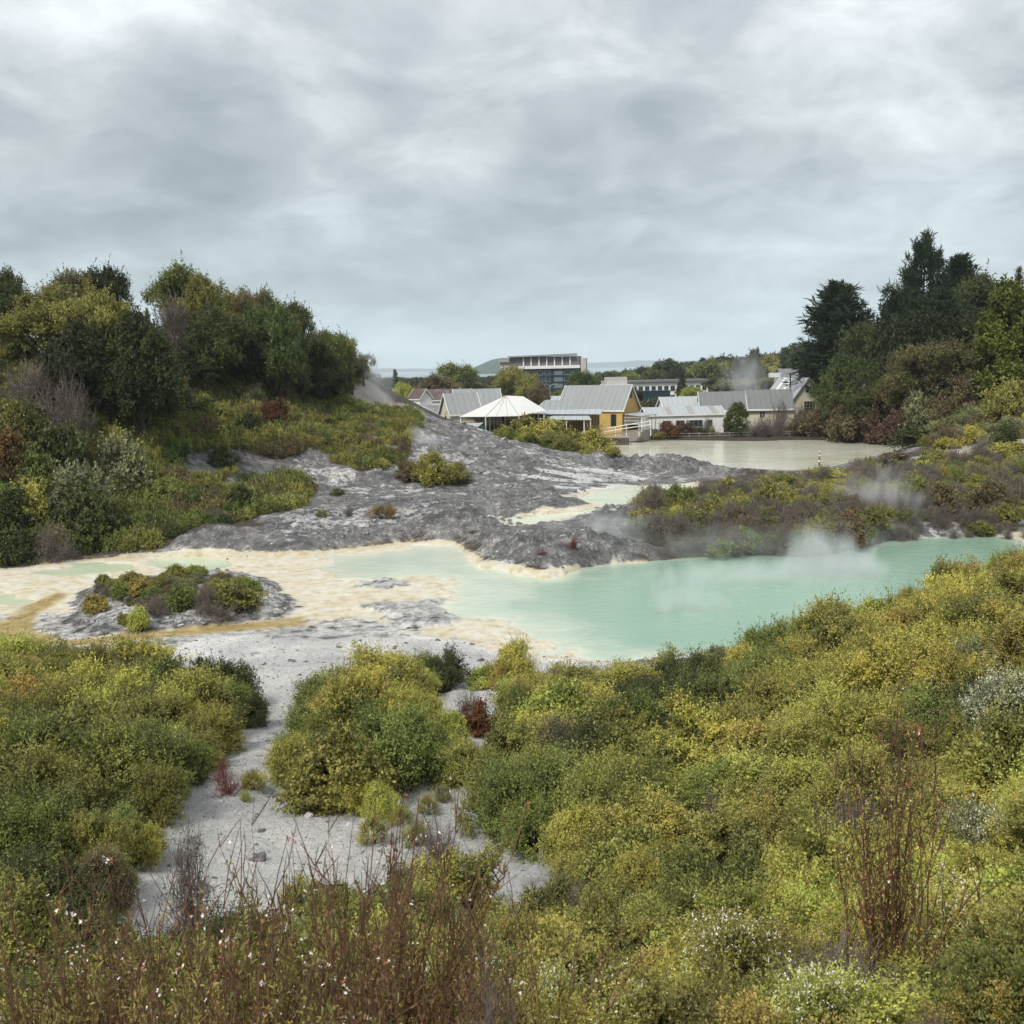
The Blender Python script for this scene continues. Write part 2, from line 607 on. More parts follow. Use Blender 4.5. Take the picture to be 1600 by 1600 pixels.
wob = (fbm(GX / 3.0, GY / 3.0, 3, 4) - .5)
wob2 = (fbm(GX / .9, GY / .9, 9, 4) - .5)
shal = sstep(6, -4, GX) * sstep(50, 56, GY)           # the shallow arm has a ragged crusted shore
s_flat = sdf(FLATS)
s_pool = sdf(POOL)
wide = sstep(10, 2, GX)
s_poolw = s_pool + .7 + wob * (1.4 + 3.2 * wide) + wob2 * (.4 + .9 * wide)
s_grey = sdf(GREY) + wob * 4 + wob2 * 1.5
s_white = sdf(WHITE) + wob * 2.4 + wob2
s_terr = sdf(TERRACE) + wob * 3
s_mound = sdf(MOUND) + wob * 2.2 + wob2 * .5
s_shelf = np.maximum(sdf(SHELF), sdf(SHELF_B)) + wob * 1.8 + wob2 * 1.2
s_pond = sdf(POND) + wob * 2
s_b = sdf(POOL_B) + wob * 1.5 + wob2 * .6
s_c = sdf(POOL_C) + wob * 1.5 + wob2 * .6
s_l = np.full(GX.shape, -4.0)
LPONDS = []
for (px, py, ax, ay) in PONDL:
    poly = polyz([(px + ax * math.cos(t), py + ay * math.sin(t)) for t in np.linspace(0, 2 * PI, 17)[:-1]], 0.05)
    LPONDS.append(poly)
    s_l = np.maximum(s_l, sdf(poly, 4))
s_l = s_l + wob * 1.2 + wob2 * .7

kf = sstep(-1.6, .8, s_flat)
GZ = GZ * (1 - kf) + kf * (.07 + wob * .05 + wob2 * .03)
# dunes under the scrub and the rough spoil of the grey field
gk = sstep(-2.0, 1.5, s_grey) * (1 - kf) * (RR < 200)
pondk = sstep(-4, 0, s_pond)
gk = gk * (1 - sstep(-2.0, .5, s_c)) * (1 - sstep(-2, .5, s_b))
rocky = ridged(GX / 5.0, GY / 5.0, 21, 5)
r2 = ridged(GX / 1.3, GY / 1.3, 31, 4)
r3 = fbm(GX / .45, GY / .45, 41, 3)
amp = .55 + .75 * sstep(.45, .7, fbm(GX / 14, GY / 14, 5, 3))
GZ += gk * amp * ((rocky - .55) * 1.15 + (r2 - .5) * .42 * sstep(.35, .6, fbm(GX / 9, GY / 9, 15, 3)) + (r3 - .5) * .16) * (1 - .8 * sstep(-.5, 1.5, s_terr))
RIDGE = [q[:2] for q in [at(905, 738, 112), at(960, 722, 117), at(1050, 716, 119), at(1150, 718, 119), at(1260, 730, 117), at(1215, 745, 112), at(1040, 748, 110)]]
s_ridge = sdf(RIDGE) + wob * 3
GZ += sstep(-2.0, 3.0, s_ridge) * (.75 + (r2 - .5) * 1.3 + (r3 - .5) * .5 + (rocky - .5) * .8)
KNOB = atz(845, 800, .8)
for (px, py, z, rad, hh) in [(705, 822, .9, 2.0, .7), (905, 862, .6, 5.0, .42), (830, 866, .6, 4, .28), (980, 815, .8, 3.5, .6), (330, 838, .9, 2, .5)]:
    q = atz(px, py, z)
    d = np.hypot(GX - q[0], (GY - q[1]) * 1.1)
    GZ += hh * np.exp(-(d / rad) ** 2) * (1 + (r2 - .5) * 1.2)
mk = sstep(-.3, 3.2, s_mound)
GZ += mk * (.46 + (rocky - .5) * .6) + sstep(-.2, 1.4, s_mound) * (.10 + (r2 - .5) * .25 + (r3 - .5) * .16)
sk = sstep(-.3, .5, s_shelf)
GZ += sk * (.10 + (r2 - .5) * .30 + (r3 - .5) * .2)
bumpy = (1 - kf) * (1 - gk) * (1 - pondk) * sstep(2, 6, RR) * (RR < 230)
GZ += bumpy * ((fbm(GX / 6, GY / 6, 51, 3) - .5) * .55 + wob2 * .22)
wk = sstep(-1.5, 1.0, s_white)
GZ += wk * (1 - kf) * ((r2 - .5) * .16 + (r3 - .5) * .10 + (rocky - .5) * .22)
# basins
GZ = np.where(s_poolw > -.6, GZ - (GZ + .35) * sstep(-.35, 1.4, s_poolw), GZ)
GZ = GZ - (GZ - .35) * sstep(-.5, 1.0, s_b)
GZ = GZ - (GZ - .5) * sstep(-.5, 1.0, s_c)
GZ = GZ - (GZ + .3) * sstep(-.5, .8, s_l) * kf
GZ = np.where((s_pond > -4.6) & (s_pond < 0), np.maximum(GZ, .96 + .10 * np.clip(-s_pond, 0, 4)), GZ)
GZ = GZ - (GZ - .45) * sstep(-.4, 2.2, s_pond)
# the tan overflow channel round the mound
CH = polyz([(60, 985), (75, 955), (110, 930), (90, 925), (40, 945), (0, 968), (-60, 985), (-60, 1012), (0, 1015), (110, 1012), (210, 1002), (330, 992), (430, 985), (490, 978), (480, 962),
            (430, 966), (330, 977), (210, 992), (110, 998)], 0.05)
s_ch = sdf(CH) + wob * .8
# cliff by the fumarole
CLIFF = [q[:2] for q in [at(545, 585, 128), at(575, 560, 130), at(600, 590, 131), at(640, 640, 131), at(620, 660, 124), at(575, 640, 122)]]
s_cl = sdf(CLIFF) + wob * 5
BANK = [q[:2] for q in [at(1395, 712, 97), at(1440, 700, 99), at(1500, 692, 101), at(1560, 680, 103), at(1640, 668, 104), at(1640, 690, 98), at(1560, 702, 97), at(1480, 712, 96)]]
s_bk = sdf(BANK) + wob * 4


def grid_sample(A, X, Y):
    X, Y = np.asarray(X, float), np.asarray(Y, float)
    a, r = np.arctan2(X, Y), np.hypot(X, Y)
    i = np.clip(np.searchsorted(az, a) - 1, 0, len(az) - 2)
    j = np.clip(np.searchsorted(rr, r) - 1, 0, len(rr) - 2)
    fa = np.clip((a - az[i]) / (az[i + 1] - az[i]), 0, 1)
    fr = np.clip((r - rr[j]) / (rr[j + 1] - rr[j]), 0, 1)
    return (A[j, i] * (1 - fa) + A[j, i + 1] * fa) * (1 - fr) + (A[j + 1, i] * (1 - fa) + A[j + 1, i + 1] * fa) * fr


def ground(X, Y):
    return grid_sample(GZ, X, Y)


def ground_mat():
    m, t, out = new_mat('ground')
    a1 = N(t, 'ShaderNodeAttribute')
    a1.attribute_name = 'm1'
    a2 = N(t, 'ShaderNodeAttribute')
    a2.attribute_name = 'm2'
    s1 = N(t, 'ShaderNodeSeparateColor')
    s2 = N(t, 'ShaderNodeSeparateColor')
    L(t, a1, 'Color', s1, 0)
    L(t, a2, 'Color', s2, 0)
    white, cream, tan = s1.outputs
    soil, rock, pink = s2.outputs
    co = N(t, 'ShaderNodeTexCoord')
    v = co.outputs['Object']
    n1 = noise(t, v, .35, 6, .6)
    n2 = noise(t, v, 1.6, 7, .65)
    n3 = noise(t, v, 7.0, 6, .7)
    n4 = noise(t, v, 28.0, 4, .7)

    def thr(mask, amp, nz, sharp=.12):
        # threshold a soft vertex mask with noise so that borders are ragged
        x = math_node(t, 'ADD', mask, math_node(t, 'MULTIPLY', math_node(t, 'SUBTRACT', nz, .5), amp))
        return ramp(t, x, [(.5 - sharp, (0, 0, 0)), (.5 + sharp, (1, 1, 1))])
    # grey sinter spoil: dark grit, pale crusts
    mixn = math_node(t, 'ADD', math_node(t, 'MULTIPLY', n2, .5), math_node(t, 'MULTIPLY', n3, .5))
    rockc = ramp(t, mixn, [(.30, (.055, .055, .057)), (.43, (.112, .110, .110)), (.53, (.20, .197, .193)), (.62, (.47, .46, .445))])
    tint = ramp(t, n1, [(.38, (.62, .62, .65)), (.60, (1.3, 1.29, 1.27))])
    rockc = mix(t, 1.0, rockc, tint, 'MULTIPLY')
    soilc = ramp(t, mixn, [(.3, (.03, .024, .018)), (.5, (.075, .06, .045)), (.68, (.16, .135, .11))])
    c = mix(t, thr(rock, 1.1, n2), soilc, rockc)
    # white silica with grey bits; shadow of its pits is painted into the dark specks
    wn = math_node(t, 'ADD', math_node(t, 'MULTIPLY', n3, .45), math_node(t, 'MULTIPLY', n4, .55))
    whitec = ramp(t, wn, [(.32, (.20, .20, .205)), (.41, (.46, .46, .45)), (.50, (.68, .67, .65)), (.62, (.80, .79, .765))])
    wt = ramp(t, n1, [(.3, (.72, .73, .76)), (.6, (1.05, 1.04, 1.02))])
    whitec = mix(t, 1.0, whitec, wt, 'MULTIPLY')
    c = mix(t, thr(white, 1.0, n2), c, whitec)
    # cream crust round the pools
    crc = ramp(t, n2, [(.30, (.33, .27, .16)), (.40, (.42, .375, .265)), (.50, (.485, .45, .355)), (.64, (.55, .53, .46))])
    crt = ramp(t, n1, [(.35, (.93, .87, .76)), (.6, (1.03, 1.03, 1.02))])
    crc = mix(t, 1.0, crc, crt, 'MULTIPLY')
    mott = ramp(t, math_node(t, 'ADD', math_node(t, 'MULTIPLY', noise(t, v, .9, 7, .68, .6), .7), math_node(t, 'MULTIPLY', n3, .3)), [(.50, (0, 0, 0)), (.60, (.75, .75, .75))])
    crc = mix(t, mott, crc, (.50, .49, .455))
    c = mix(t, thr(cream, .55, n2, .08), c, crc)
    tanc = ramp(t, n2, [(.3, (.20, .14, .045)), (.55, (.37, .28, .12)), (.7, (.50, .42, .25))])
    c = mix(t, thr(tan, .5, n2, .25), c, tanc)
    pkc = ramp(t, n3, [(.3, (.26, .22, .20)), (.5, (.46, .41, .37)), (.68, (.66, .62, .57))])
    c = mix(t, thr(pink, 1.0, n2, .2), c, pkc)
    # litter under the scrub
    lit = ramp(t, n3, [(.3, (.022, .018, .013)), (.55, (.06, .048, .033)), (.7, (.12, .095, .07))])
    c = mix(t, thr(soil, .9, n2), c, lit)
    b = N(t, 'ShaderNodeBsdfPrincipled')
    t.links.new(c, b.inputs['Base Color'])
    rg = ramp(t, tan, [(.3, (.88, .88, .88)), (.8, (.25, .25, .25))])
    t.links.new(rg, b.inputs['Roughness'])
    b.inputs['Specular IOR Level'].default_value = .25
    hgt = math_node(t, 'ADD', math_node(t, 'MULTIPLY', n3, 1.0), math_node(t, 'MULTIPLY', n4, .35))
    bp = N(t, 'ShaderNodeBump')
    flat = math_node(t, 'MAXIMUM', cream, tan)
    t.links.new(math_node(t, 'SUBTRACT', 1.0, math_node(t, 'MULTIPLY', flat, .85)), bp.inputs['Strength'])
    bp.inputs['Distance'].default_value = .16
    t.links.new(hgt, bp.inputs['Height'])
    L(t, bp, 0, b, 'Normal')
    L(t, b, 0, out, 'Surface')
    return m


M['ground'] = ground_mat()
m_white = np.maximum(sstep(-1.2, 1.2, s_white), .86 * sstep(-1, 2.5, s_terr) * (.30 + .70 * sstep(.42, .55, fbm(GX / 3.5 + wob * 2, GY / 2.2, 95, 5))))
m_white = np.maximum(m_white, .55 * sstep(-1, 1, s_flat) * (1 - sstep(-.5, 1, s_mound) * .6))
m_white = np.maximum(m_white, .5 * sstep(-.3, 1, s_mound))
m_cream = sstep(-.9, .9, s_flat + wob * 1.5) * (1 - sstep(-.6, .5, s_mound)) * (1 - sstep(-.3, .4, s_shelf))
band = 1 - sstep(2.2, 5.0, np.abs(s_poolw + .5))
low = sstep(45.5, 49, GY + wob * 4 + .12 * GX)                                  # the near flat is grey-white silica, not cream
m_cream = m_cream * np.maximum(np.maximum(low * .95, band * .9), sstep(0, 1, s_l + 1.5) * .8)
m_cream = m_cream * sstep(.62, .30, GZ)
m_cream = np.maximum(m_cream, .75 * sstep(-2.2, -.4, s_b) * (1 - sstep(0, 1, s_b) * .2))
m_cream = np.maximum(m_cream, .75 * sstep(-2.2, -.4, s_c))
m_tan = .85 * sstep(-.5, .7, s_ch)
m_tan = np.maximum(m_tan, sstep(.5, .2, GZ) * .36 * sstep(-1.2, -.2, s_flat) * (1 - sstep(.3, 1.6, s_flat)) * sstep(52, 58, GY) * sstep(12, 0, GX))
m_rock = np.maximum(sstep(-3.5, 2, s_grey), np.maximum(sstep(-1, 1, s_mound), np.maximum(sstep(-2, 1, s_ridge), sstep(-.3, .4, s_shelf))))
m_rock = np.maximum(m_rock, sstep(-2.5, 0, s_white))
m_rock = np.maximum(m_rock, .42 * (RR > 60) * (RR < 140))
SHORE = polyz([(1405, 846), (1500, 835), (1600, 838), (1700, 845), (1700, 812), (1600, 815), (1500, 815), (1420, 826)], .4)
s_sh = sdf(SHORE) + wob * 2
m_white = np.where(s_sh > -1.5, np.maximum(m_white, .40 * sstep(-1.5, 1, s_sh)), m_white)
PATCH = [q[:2] for q in [at(268, 712, 88), at(330, 694, 92), at(430, 700, 95), at(450, 735, 90), at(400, 768, 85), at(330, 775, 83), at(285, 755, 85)]]
s_pt = sdf(PATCH) + wob * 3
crust = sstep(.52, .60, fbm(GX / 4.5 + wob * 2.5, GY / 3.2 + wob2, 71, 6)) * sstep(-1, 2, s_grey) * (1 - sstep(-2, 1, s_ridge))
m_white = np.maximum(m_white, .47 * crust * (1 - .6 * sstep(-8, 4, GX) * sstep(100, 90, GY)))
m_white = m_white * (1 - .5 * sstep(-.5, 2.0, GX + wob * 3) * (GY < 27) * (s_white > -2))
m_rock = np.maximum(m_rock, sstep(-2, 1, s_pt) * .8)
m_rock = np.maximum(m_rock, np.maximum(sstep(-2, .5, s_sh), .8 * sstep(-7, -3, s_pond) * (RR < 140)))
m_pink = np.maximum(sstep(-3, 1, s_cl), sstep(-2, 1, s_bk))
m_soil = np.clip(1 - np.maximum.reduce([m_rock * 1.1, m_white, m_cream, m_pink, kf]), 0, 1) * .9
m_soil = np.where(RR > 150, .8, m_soil)


def color_attr(me, name, r, g, b):
    a = me.attributes.new(name, 'FLOAT_COLOR', 'POINT')
    arr = np.ones((r.size, 4), np.float32)
    arr[:, 0], arr[:, 1], arr[:, 2] = r.ravel(), g.ravel(), b.ravel()
    a.data.foreach_set('color', arr.ravel())


nr, na = GX.shape
idx = np.arange(nr * na).reshape(nr, na)
Qg = np.stack([idx[:-1, :-1], idx[1:, :-1], idx[1:, 1:], idx[:-1, 1:]], -1).reshape(-1, 4)[:, ::-1]
gme = quads_mesh('ground', np.stack([GX, GY, GZ], -1).reshape(-1, 3), Qg, [M['ground']], smooth=True)
color_attr(gme, 'm1', m_white, m_cream, m_tan)
color_attr(gme, 'm2', m_soil, m_rock, m_pink)
tag(link('ground', gme), kind='structure')


# ------------------------------------------------------------------ water
def water_mat(name, c0, c1, scale, rough=.12, rip=.02, rscale=6.0, dark=None):
    m, t, out = new_mat(name)
    co = N(t, 'ShaderNodeTexCoord')
    v = co.outputs['Object']
    f = noise(t, v, scale, 4, .55, .8)
    c = ramp(t, f, [(.34, c0), (.66, c1)])
    if dark:
        sx = N(t, 'ShaderNodeSeparateXYZ')
        t.links.new(v, sx.inputs[0])
        x = math_node(t, 'ADD', sx.outputs[0], math_node(t, 'MULTIPLY', math_node(t, 'SUBTRACT', f, .5), 14))
        k = ramp(t, math_node(t, 'DIVIDE', math_node(t, 'ADD', x, 15), 40), [(.25, (0, 0, 0)), (.55, (1, 1, 1))])
        c = mix(t, k, c, dark)
    if name == 'pool_water':
        da = N(t, 'ShaderNodeAttribute')
        da.attribute_name = 'depth'
        dd = math_node(t, 'ADD', da.outputs['Fac'], math_node(t, 'MULTIPLY', math_node(t, 'SUBTRACT', noise(t, v, .5, 5, .6, 1.0), .5), .35))
        sh = ramp(t, dd, [(.02, (1, 1, 1)), (.16, (.62, .62, .62)), (.55, (.12, .12, .12)), (.9, (0, 0, 0))])
        c = mix(t, sh, c, (.53, .55, .44))
    b = N(t, 'ShaderNodeBsdfPrincipled')
    t.links.new(c, b.inputs['Base Color'])
    b.inputs['Roughness'].default_value = rough
    b.inputs['IOR'].default_value = 1.33
    mp = N(t, 'ShaderNodeMapping')
    mp.inputs['Scale'].default_value = (1, 1.6, 1)
    mp.inputs['Rotation'].default_value = (0, 0, .5)
    t.links.new(v, mp.inputs[0])
    rp = math_node(t, 'ADD', noise(t, mp.outputs[0], rscale, 3, .6), math_node(t, 'MULTIPLY', noise(t, mp.outputs[0], rscale * .22, 2), 1.5))
    bp = N(t, 'ShaderNodeBump')
    bp.inputs['Strength'].default_value = 1.0
    bp.inputs['Distance'].default_value = rip
    t.links.new(rp, bp.inputs['Height'])
    L(t, bp, 0, b, 'Normal')
    L(t, b, 0, out, 'Surface')
    return m


M['pool'] = water_mat('pool_water', (.295, .385, .325), (.37, .45, .385), .14, .10, .018, 5.0, (.20, .325, .24))
M['pale_pool'] = water_mat('pale_water', (.50, .55, .41), (.60, .62, .49), .3, .15, .008)
M['green_pool'] = water_mat('shallow_water', (.40, .48, .33), (.50, .55, .40), .3, .2, .006)
M['mud_pond'] = water_mat('mud_water', (.56, .555, .44), (.66, .65, .54), .10, .06, .018, 1.6)
M['lake'] = water_mat('lake_water', (.16, .21, .23), (.20, .26, .28), .002, .2, .05, .5)


def water(name, poly, z, mat, grow=1.8):
    P = np.array(poly, float)
    c = P.mean(0)
    # push the outline outwards so the ground makes the shore
    d = np.roll(P, -1, 0) - np.roll(P, 1, 0)
    nrm = np.stack([d[:, 1], -d[:, 0]], 1)
    nrm /= np.linalg.norm(nrm, axis=1, keepdims=True) + 1e-9
    area = np.sum(P[:, 0] * np.roll(P[:, 1], -1) - np.roll(P[:, 0], -1) * P[:, 1])
    if area < 0:
        nrm = -nrm
    Q = P + nrm * grow
    me = bpy.data.meshes.new(name)
    from mathutils.geometry import tessellate_polygon
    tris = tessellate_polygon([[Vector((q[0], q[1], 0)) for q in Q]])
    me.from_pydata([(q[0], q[1], z) for q in Q], [], [tuple(t) for t in tris])
    me.materials.append(mat)
    me.update()
    bm_flip = [p for p in me.polygons if p.normal.z < 0]
    if bm_flip:
        me.flip_normals() if len(bm_flip) == len(me.polygons) else None
    return tag(link(name, me), kind='structure')


# the pool keeps the depth of its bed on its surface: milky pale over the shelves, jade where deep
sel = (s_pool > -2.2) & (RR < 90)
vid = np.full(GX.shape, -1)
rows, cols = np.where(sel)
vid[rows, cols] = np.arange(len(rows))
q4 = np.stack([vid[:-1, :-1], vid[:-1, 1:], vid[1:, 1:], vid[1:, :-1]], -1).reshape(-1, 4)
q4 = q4[(q4 >= 0).all(1)]
pw = quads_mesh('pool_water', np.stack([GX[sel], GY[sel], 0 * GX[sel]], -1), q4, [M['pool']], smooth=True)
dv = pw.attributes.new('depth', 'FLOAT', 'POINT')
dv.data.foreach_set('value', np.ascontiguousarray(np.clip((s_poolw[sel] + .3) / (3.0 + 3.0 * wide[sel]), 0, 1) * (.55 + .45 * sstep(-6, 10, GX[sel] + wob[sel] * 12)), np.float32))
tag(link('pool_water', pw), kind='structure')
water('terrace_pool_water', POOL_B, 0.62, M['pale_pool'], 1.0)
water('terrace_pool_water', POOL_C, 0.78, M['pale_pool'], 1.0)
for i, q in enumerate(LPONDS):
    water('shallow_pool_water', q, -.004 * i, M['green_pool'], .7)
water('pond_water', POND, 1.0, M['mud_pond'], 2.5)
lk = bpy.data.meshes.new('lake_water')
lk.from_pydata([(-7000, 1500, -4), (7000, 1500, -4), (9000, 11500, -4), (-9000, 11500, -4)], [], [(0, 1, 2, 3)])
lk.materials.append(M['lake'])
tag(link('lake_water', lk), kind='structure')
# far shore hills and the island
M['hill'] = surf_mat('far_hill', (.035, .055, .035), .9, .4, .004, .1)


def ridge_hill(name, pts, depth, mat, seed, z0=-6):
    """a ridge running through the points (x, y, height); the flanks fall away in front and behind"""
    P = np.array(pts, float)
    n = 160
    tt = np.linspace(0, 1, n)
    s = np.linspace(0, 1, len(P))
    X, Y, H = (np.interp(tt, s, P[:, i]) for i in range(3))
    prof = np.array([(-1, 0), (-.75, .22), (-.5, .5), (-.25, .8), (0, 1), (.3, .75), (.65, .35), (1, 0)])
    V = []
    for i, (o, h) in enumerate(prof):
        nz_ = fbm(X / (depth * .35) + i * .7, Y / (depth * .35) + i * 1.3, seed, 5) - .5
        V.append(np.stack([X, Y + o * depth + nz_ * depth * .2, z0 + H * h * (1 + nz_ * .5 * (h > 0))], 1))
    V = np.concatenate(V)
    id_ = np.arange(len(prof) * n).reshape(len(prof), n)
    Qh = np.stack([id_[:-1, :-1], id_[:-1, 1:], id_[1:, 1:], id_[1:, :-1]], -1).reshape(-1, 4)
    return tag(link(name, quads_mesh(name, V, Qh, [mat], smooth=True)), kind='structure')


def hp(px, py, Y):
    q = at(px, py, Y)
    return (q[0], Y, max(q[2] + 6, 1))


ridge_hill('island_hill', [hp(690, 592, 3400), hp(715, 584, 3400), hp(740, 574, 3400), hp(765, 563, 3400), hp(785, 559, 3400), hp(815, 558, 3400), hp(850, 566, 3400), hp(885, 578, 3400), hp(905, 586, 3400)], 280, M['hill'], 3)
ridge_hill('far_hills', [hp(-300, 582, 11000), hp(200, 578, 11000), hp(540, 574, 11000), hp(620, 575, 11000), hp(720, 576, 11000), hp(800, 572, 11000), hp(920, 567, 11000),
                         hp(1000, 562, 11000), hp(1080, 565, 11000), hp(1160, 557, 11000), hp(1240, 553, 11000), hp(1330, 540, 11000), hp(1500, 535, 11000), hp(1900, 530, 11000)], 900, M['hill'], 8)

# ------------------------------------------------------------------ plant builders
def unit(v):
    return v / (np.linalg.norm(v, axis=-1, keepdims=True) + 1e-9)


def leaf_quads(p, d, nrm_rand, Ln, Wd, rng):
    """rhombic leaves: base p, direction d (unit)"""
    s = unit(np.cross(d, nrm_rand))        # nrm_rand: the way the blade faces
    Ln, Wd = Ln[:, None], Wd[:, None]
    V = np.stack([p, p + d * Ln * .5 + s * Wd, p + d * Ln, p + d * Ln * .5 - s * Wd], 1).reshape(-1, 3)
    Q = np.arange(len(p) * 4).reshape(-1, 4)
    return V, Q


def tubes(Pts, Rad, sides=4):
    """Pts (n,K,3), Rad (n,K) -> quads"""
    n, K = Pts.shape[:2]
    T = np.gradient(Pts, axis=1)
    T = unit(T)
    ref = np.where(np.abs(T[..., 2:3]) > .9, np.array([1.0, 0, 0]), np.array([0, 0, 1.0]))
    u = unit(np.cross(T, ref))
    v = np.cross(T, u)
    th = np.arange(sides) * 2 * PI / sides
    ring = u[:, :, None] * np.cos(th)[None, None, :, None] + v[:, :, None] * np.sin(th)[None, None, :, None]
    V = (Pts[:, :, None] + ring * Rad[:, :, None, None]).reshape(-1, 3)
    id_ = np.arange(n * K * sides).reshape(n, K, sides)
    nx = np.roll(id_, -1, 2)
    Q = np.stack([id_[:, :-1], nx[:, :-1], nx[:, 1:], id_[:, 1:]], -1).reshape(-1, 4)
    return V, Q


class Acc:
    def __init__(s):
        s.V, s.Q, s.T, s.M, s.n = [], [], [], [], 0

    def add(s, V, Q, tone=.5, mi=0):
        s.V.append(V)
        s.Q.append(Q + s.n)
        s.n += len(V)
        s.T.append(np.full(len(V), tone) if np.isscalar(tone) else tone)
        s.M.append(np.full(len(Q), mi))
        return s

    def mesh(s, name, mats):
        return quads_mesh(name, np.concatenate(s.V), np.concatenate(s.Q), mats, np.concatenate(s.M), np.clip(np.concatenate(s.T), 0, 1))


def dome_clumps(rng, n, rx, ry, rz, zc, rc, low=-.35, shell=(.62, .9)):
    d = unit(rng.normal(size=(n * 3, 3)))
    d = d[d[:, 2] > low][:n]
    r = rng.uniform(*shell, size=(len(d), 1))
    # an uneven outline: the shell swells and sinks with direction
    q = rng.uniform(0, 6.28, 6)
    r = r * (1 + .24 * np.sin(d[:, :1] * 3.1 + q[0]) * np.cos(d[:, 1:2] * 2.7 + q[1]) + .20 * np.sin(d[:, 2:] * 4.0 + d[:, :1] * 3.5 + q[2]))
    c = d * r * np.array([rx, ry, rz]) + np.array([0, 0, zc])
    return c, rng.uniform(.7, 1.25, len(c)) * rc


def sprays(rng, acc, Cn, rc, ns, m, Ln, Wd, centre, up=.45, out=.6, rnd=.65, droop=.1, tipbonus=.34, ltone=.17, twig=0.0, spread=.35, ldir=.55, long=.08):
    n = len(Cn)
    ct = np.clip(rng.normal(.46, .22, n), 0, 1)
    ci = np.repeat(np.arange(n), ns)
    S = len(ci)
    o = Cn[ci] + rng.normal(size=(S, 3)) * (rc[ci, None] * spread)
    od = unit(Cn[ci] - centre)
    d = unit(od * out + np.array([0, 0, up]) + rng.normal(size=(S, 3)) * rnd)
    l = rc[ci] * rng.uniform(.45, 1.0, S) * np.where(rng.random(S) < long, 1.7, 1)
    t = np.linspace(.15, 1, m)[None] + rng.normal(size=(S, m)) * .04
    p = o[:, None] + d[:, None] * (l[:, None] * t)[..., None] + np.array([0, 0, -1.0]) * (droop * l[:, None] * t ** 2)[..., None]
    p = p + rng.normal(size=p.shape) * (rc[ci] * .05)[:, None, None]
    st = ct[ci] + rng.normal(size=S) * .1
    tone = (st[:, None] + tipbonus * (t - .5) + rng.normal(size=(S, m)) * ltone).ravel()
    p = p.reshape(-1, 3)
    dd = unit(np.repeat(d, m, 0) * ldir + rng.normal(size=p.shape) * .6)
    k = len(p)
    # leaves lie roughly along the skin of their clump, so each clump is modelled by the light
    skin = unit(p - np.repeat(Cn[ci], m, 0)) * .9 + np.array([0, 0, .35]) + rng.normal(size=p.shape) * .55
    V, Q = leaf_quads(p, dd, skin, Ln * rng.uniform(.6, 1.3, k), Wd * rng.uniform(.6, 1.2, k) * .5, rng)
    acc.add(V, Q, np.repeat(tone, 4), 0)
    return o, d, l


def branch_tubes(rng, ends, r0, r1, base_spread=.1, K=6, sides=4, sag=.15, wob=.06):
    n = len(ends)
    b = np.zeros((n, 3))
    b[:, :2] = rng.normal(size=(n, 2)) * base_spread
    t = np.linspace(0, 1, K)[None, :, None]
    mid = (b + ends) / 2 + rng.normal(size=(n, 3)) * sag * np.linalg.norm(ends, axis=1, keepdims=True)
    mid[:, 2] = np.maximum(mid[:, 2], .05)
    P = b[:, None] * (1 - t) ** 2 + mid[:, None] * 2 * t * (1 - t) + ends[:, None] * t ** 2
    P = P + rng.normal(size=P.shape) * wob * (t * (1 - t)) * 4 * .25
    Rd = (r0 * (1 - t[..., 0]) + r1 * t[..., 0]) * np.ones((n, 1))
    return tubes(P, Rd, sides)


BARKS = {'bark': 'bark', 'grey': 'grey_twig', 'brown': 'brown_twig', 'red': 'red_twig'}


def make_bush(seed, n=42, ns=46, m=13, Ln=.05, Wd=.026, rz=.85, rc=.32, up=.45, joined=False, rnd=.65, bark='bark', out=.6, nb=26, long=.08, zc=.38, flowers=0, tips=0, tipbonus=.34):
    """a shrub about 1 m in radius and 1.2 m high; returns meshes (foliage, branches[, flowers])"""
    rng = np.random.default_rng(seed)
    Cn, rcs = dome_clumps(rng, n, .9, .9, rz, zc, rc, -.3)
    Cn[:, 2] = np.maximum(Cn[:, 2], .12)
    cen = np.array([0, 0, .1])
    fa = Acc()
    o, d, l = sprays(rng, fa, Cn, rcs, ns, m, Ln, Wd, cen, up=up, rnd=rnd, out=out, long=long, tipbonus=tipbonus)
    br = Acc()
    sel = rng.choice(len(Cn), min(nb, len(Cn)), False)
    V, Q = branch_tubes(rng, Cn[sel], .022, .008)
    br.add(V, Q)
    si = rng.choice(len(o), min(len(o), 260), False)
    P = np.stack([Cn[si // ns] * .8, o[si], o[si] + d[si] * l[si, None]], 1)
    V, Q = tubes(P, np.array([[.008, .005, .002]]) * np.ones((len(si), 1)), 3)
    br.add(V, Q)
    fl = None
    if flowers:
        fl = Acc()
        si = rng.choice(len(o), flowers)
        c = o[si] + d[si] * (l[si] * rng.uniform(.7, 1.1, flowers))[:, None]
        up_ = unit(d[si] + np.array([0, 0, .8]))
        for k in range(3):
            V, Q = leaf_quads(c, unit(rng.normal(size=c.shape) + up_ * .3), up_ + rng.normal(size=c.shape) * .2, np.full(flowers, .027), np.full(flowers, .011), rng)
            fl.add(V, Q, .5, 0)
    if joined:
        a = Acc()
        a.V, a.Q, a.T, a.M, a.n = fa.V + [v for v in br.V], fa.Q + [q + fa.n for q in br.Q], fa.T + br.T, fa.M + [x + 1 for x in br.M], fa.n + br.n
        return a.mesh('scrub', [M['scatter_foliage'], M[BARKS[bark]]])
    r = [fa.mesh('foliage', [M['foliage']]), br.mesh('branches', [M[BARKS[bark]]])]
    if fl:
        r.append(fl.mesh('flowers', [M['petal']]))
    return r


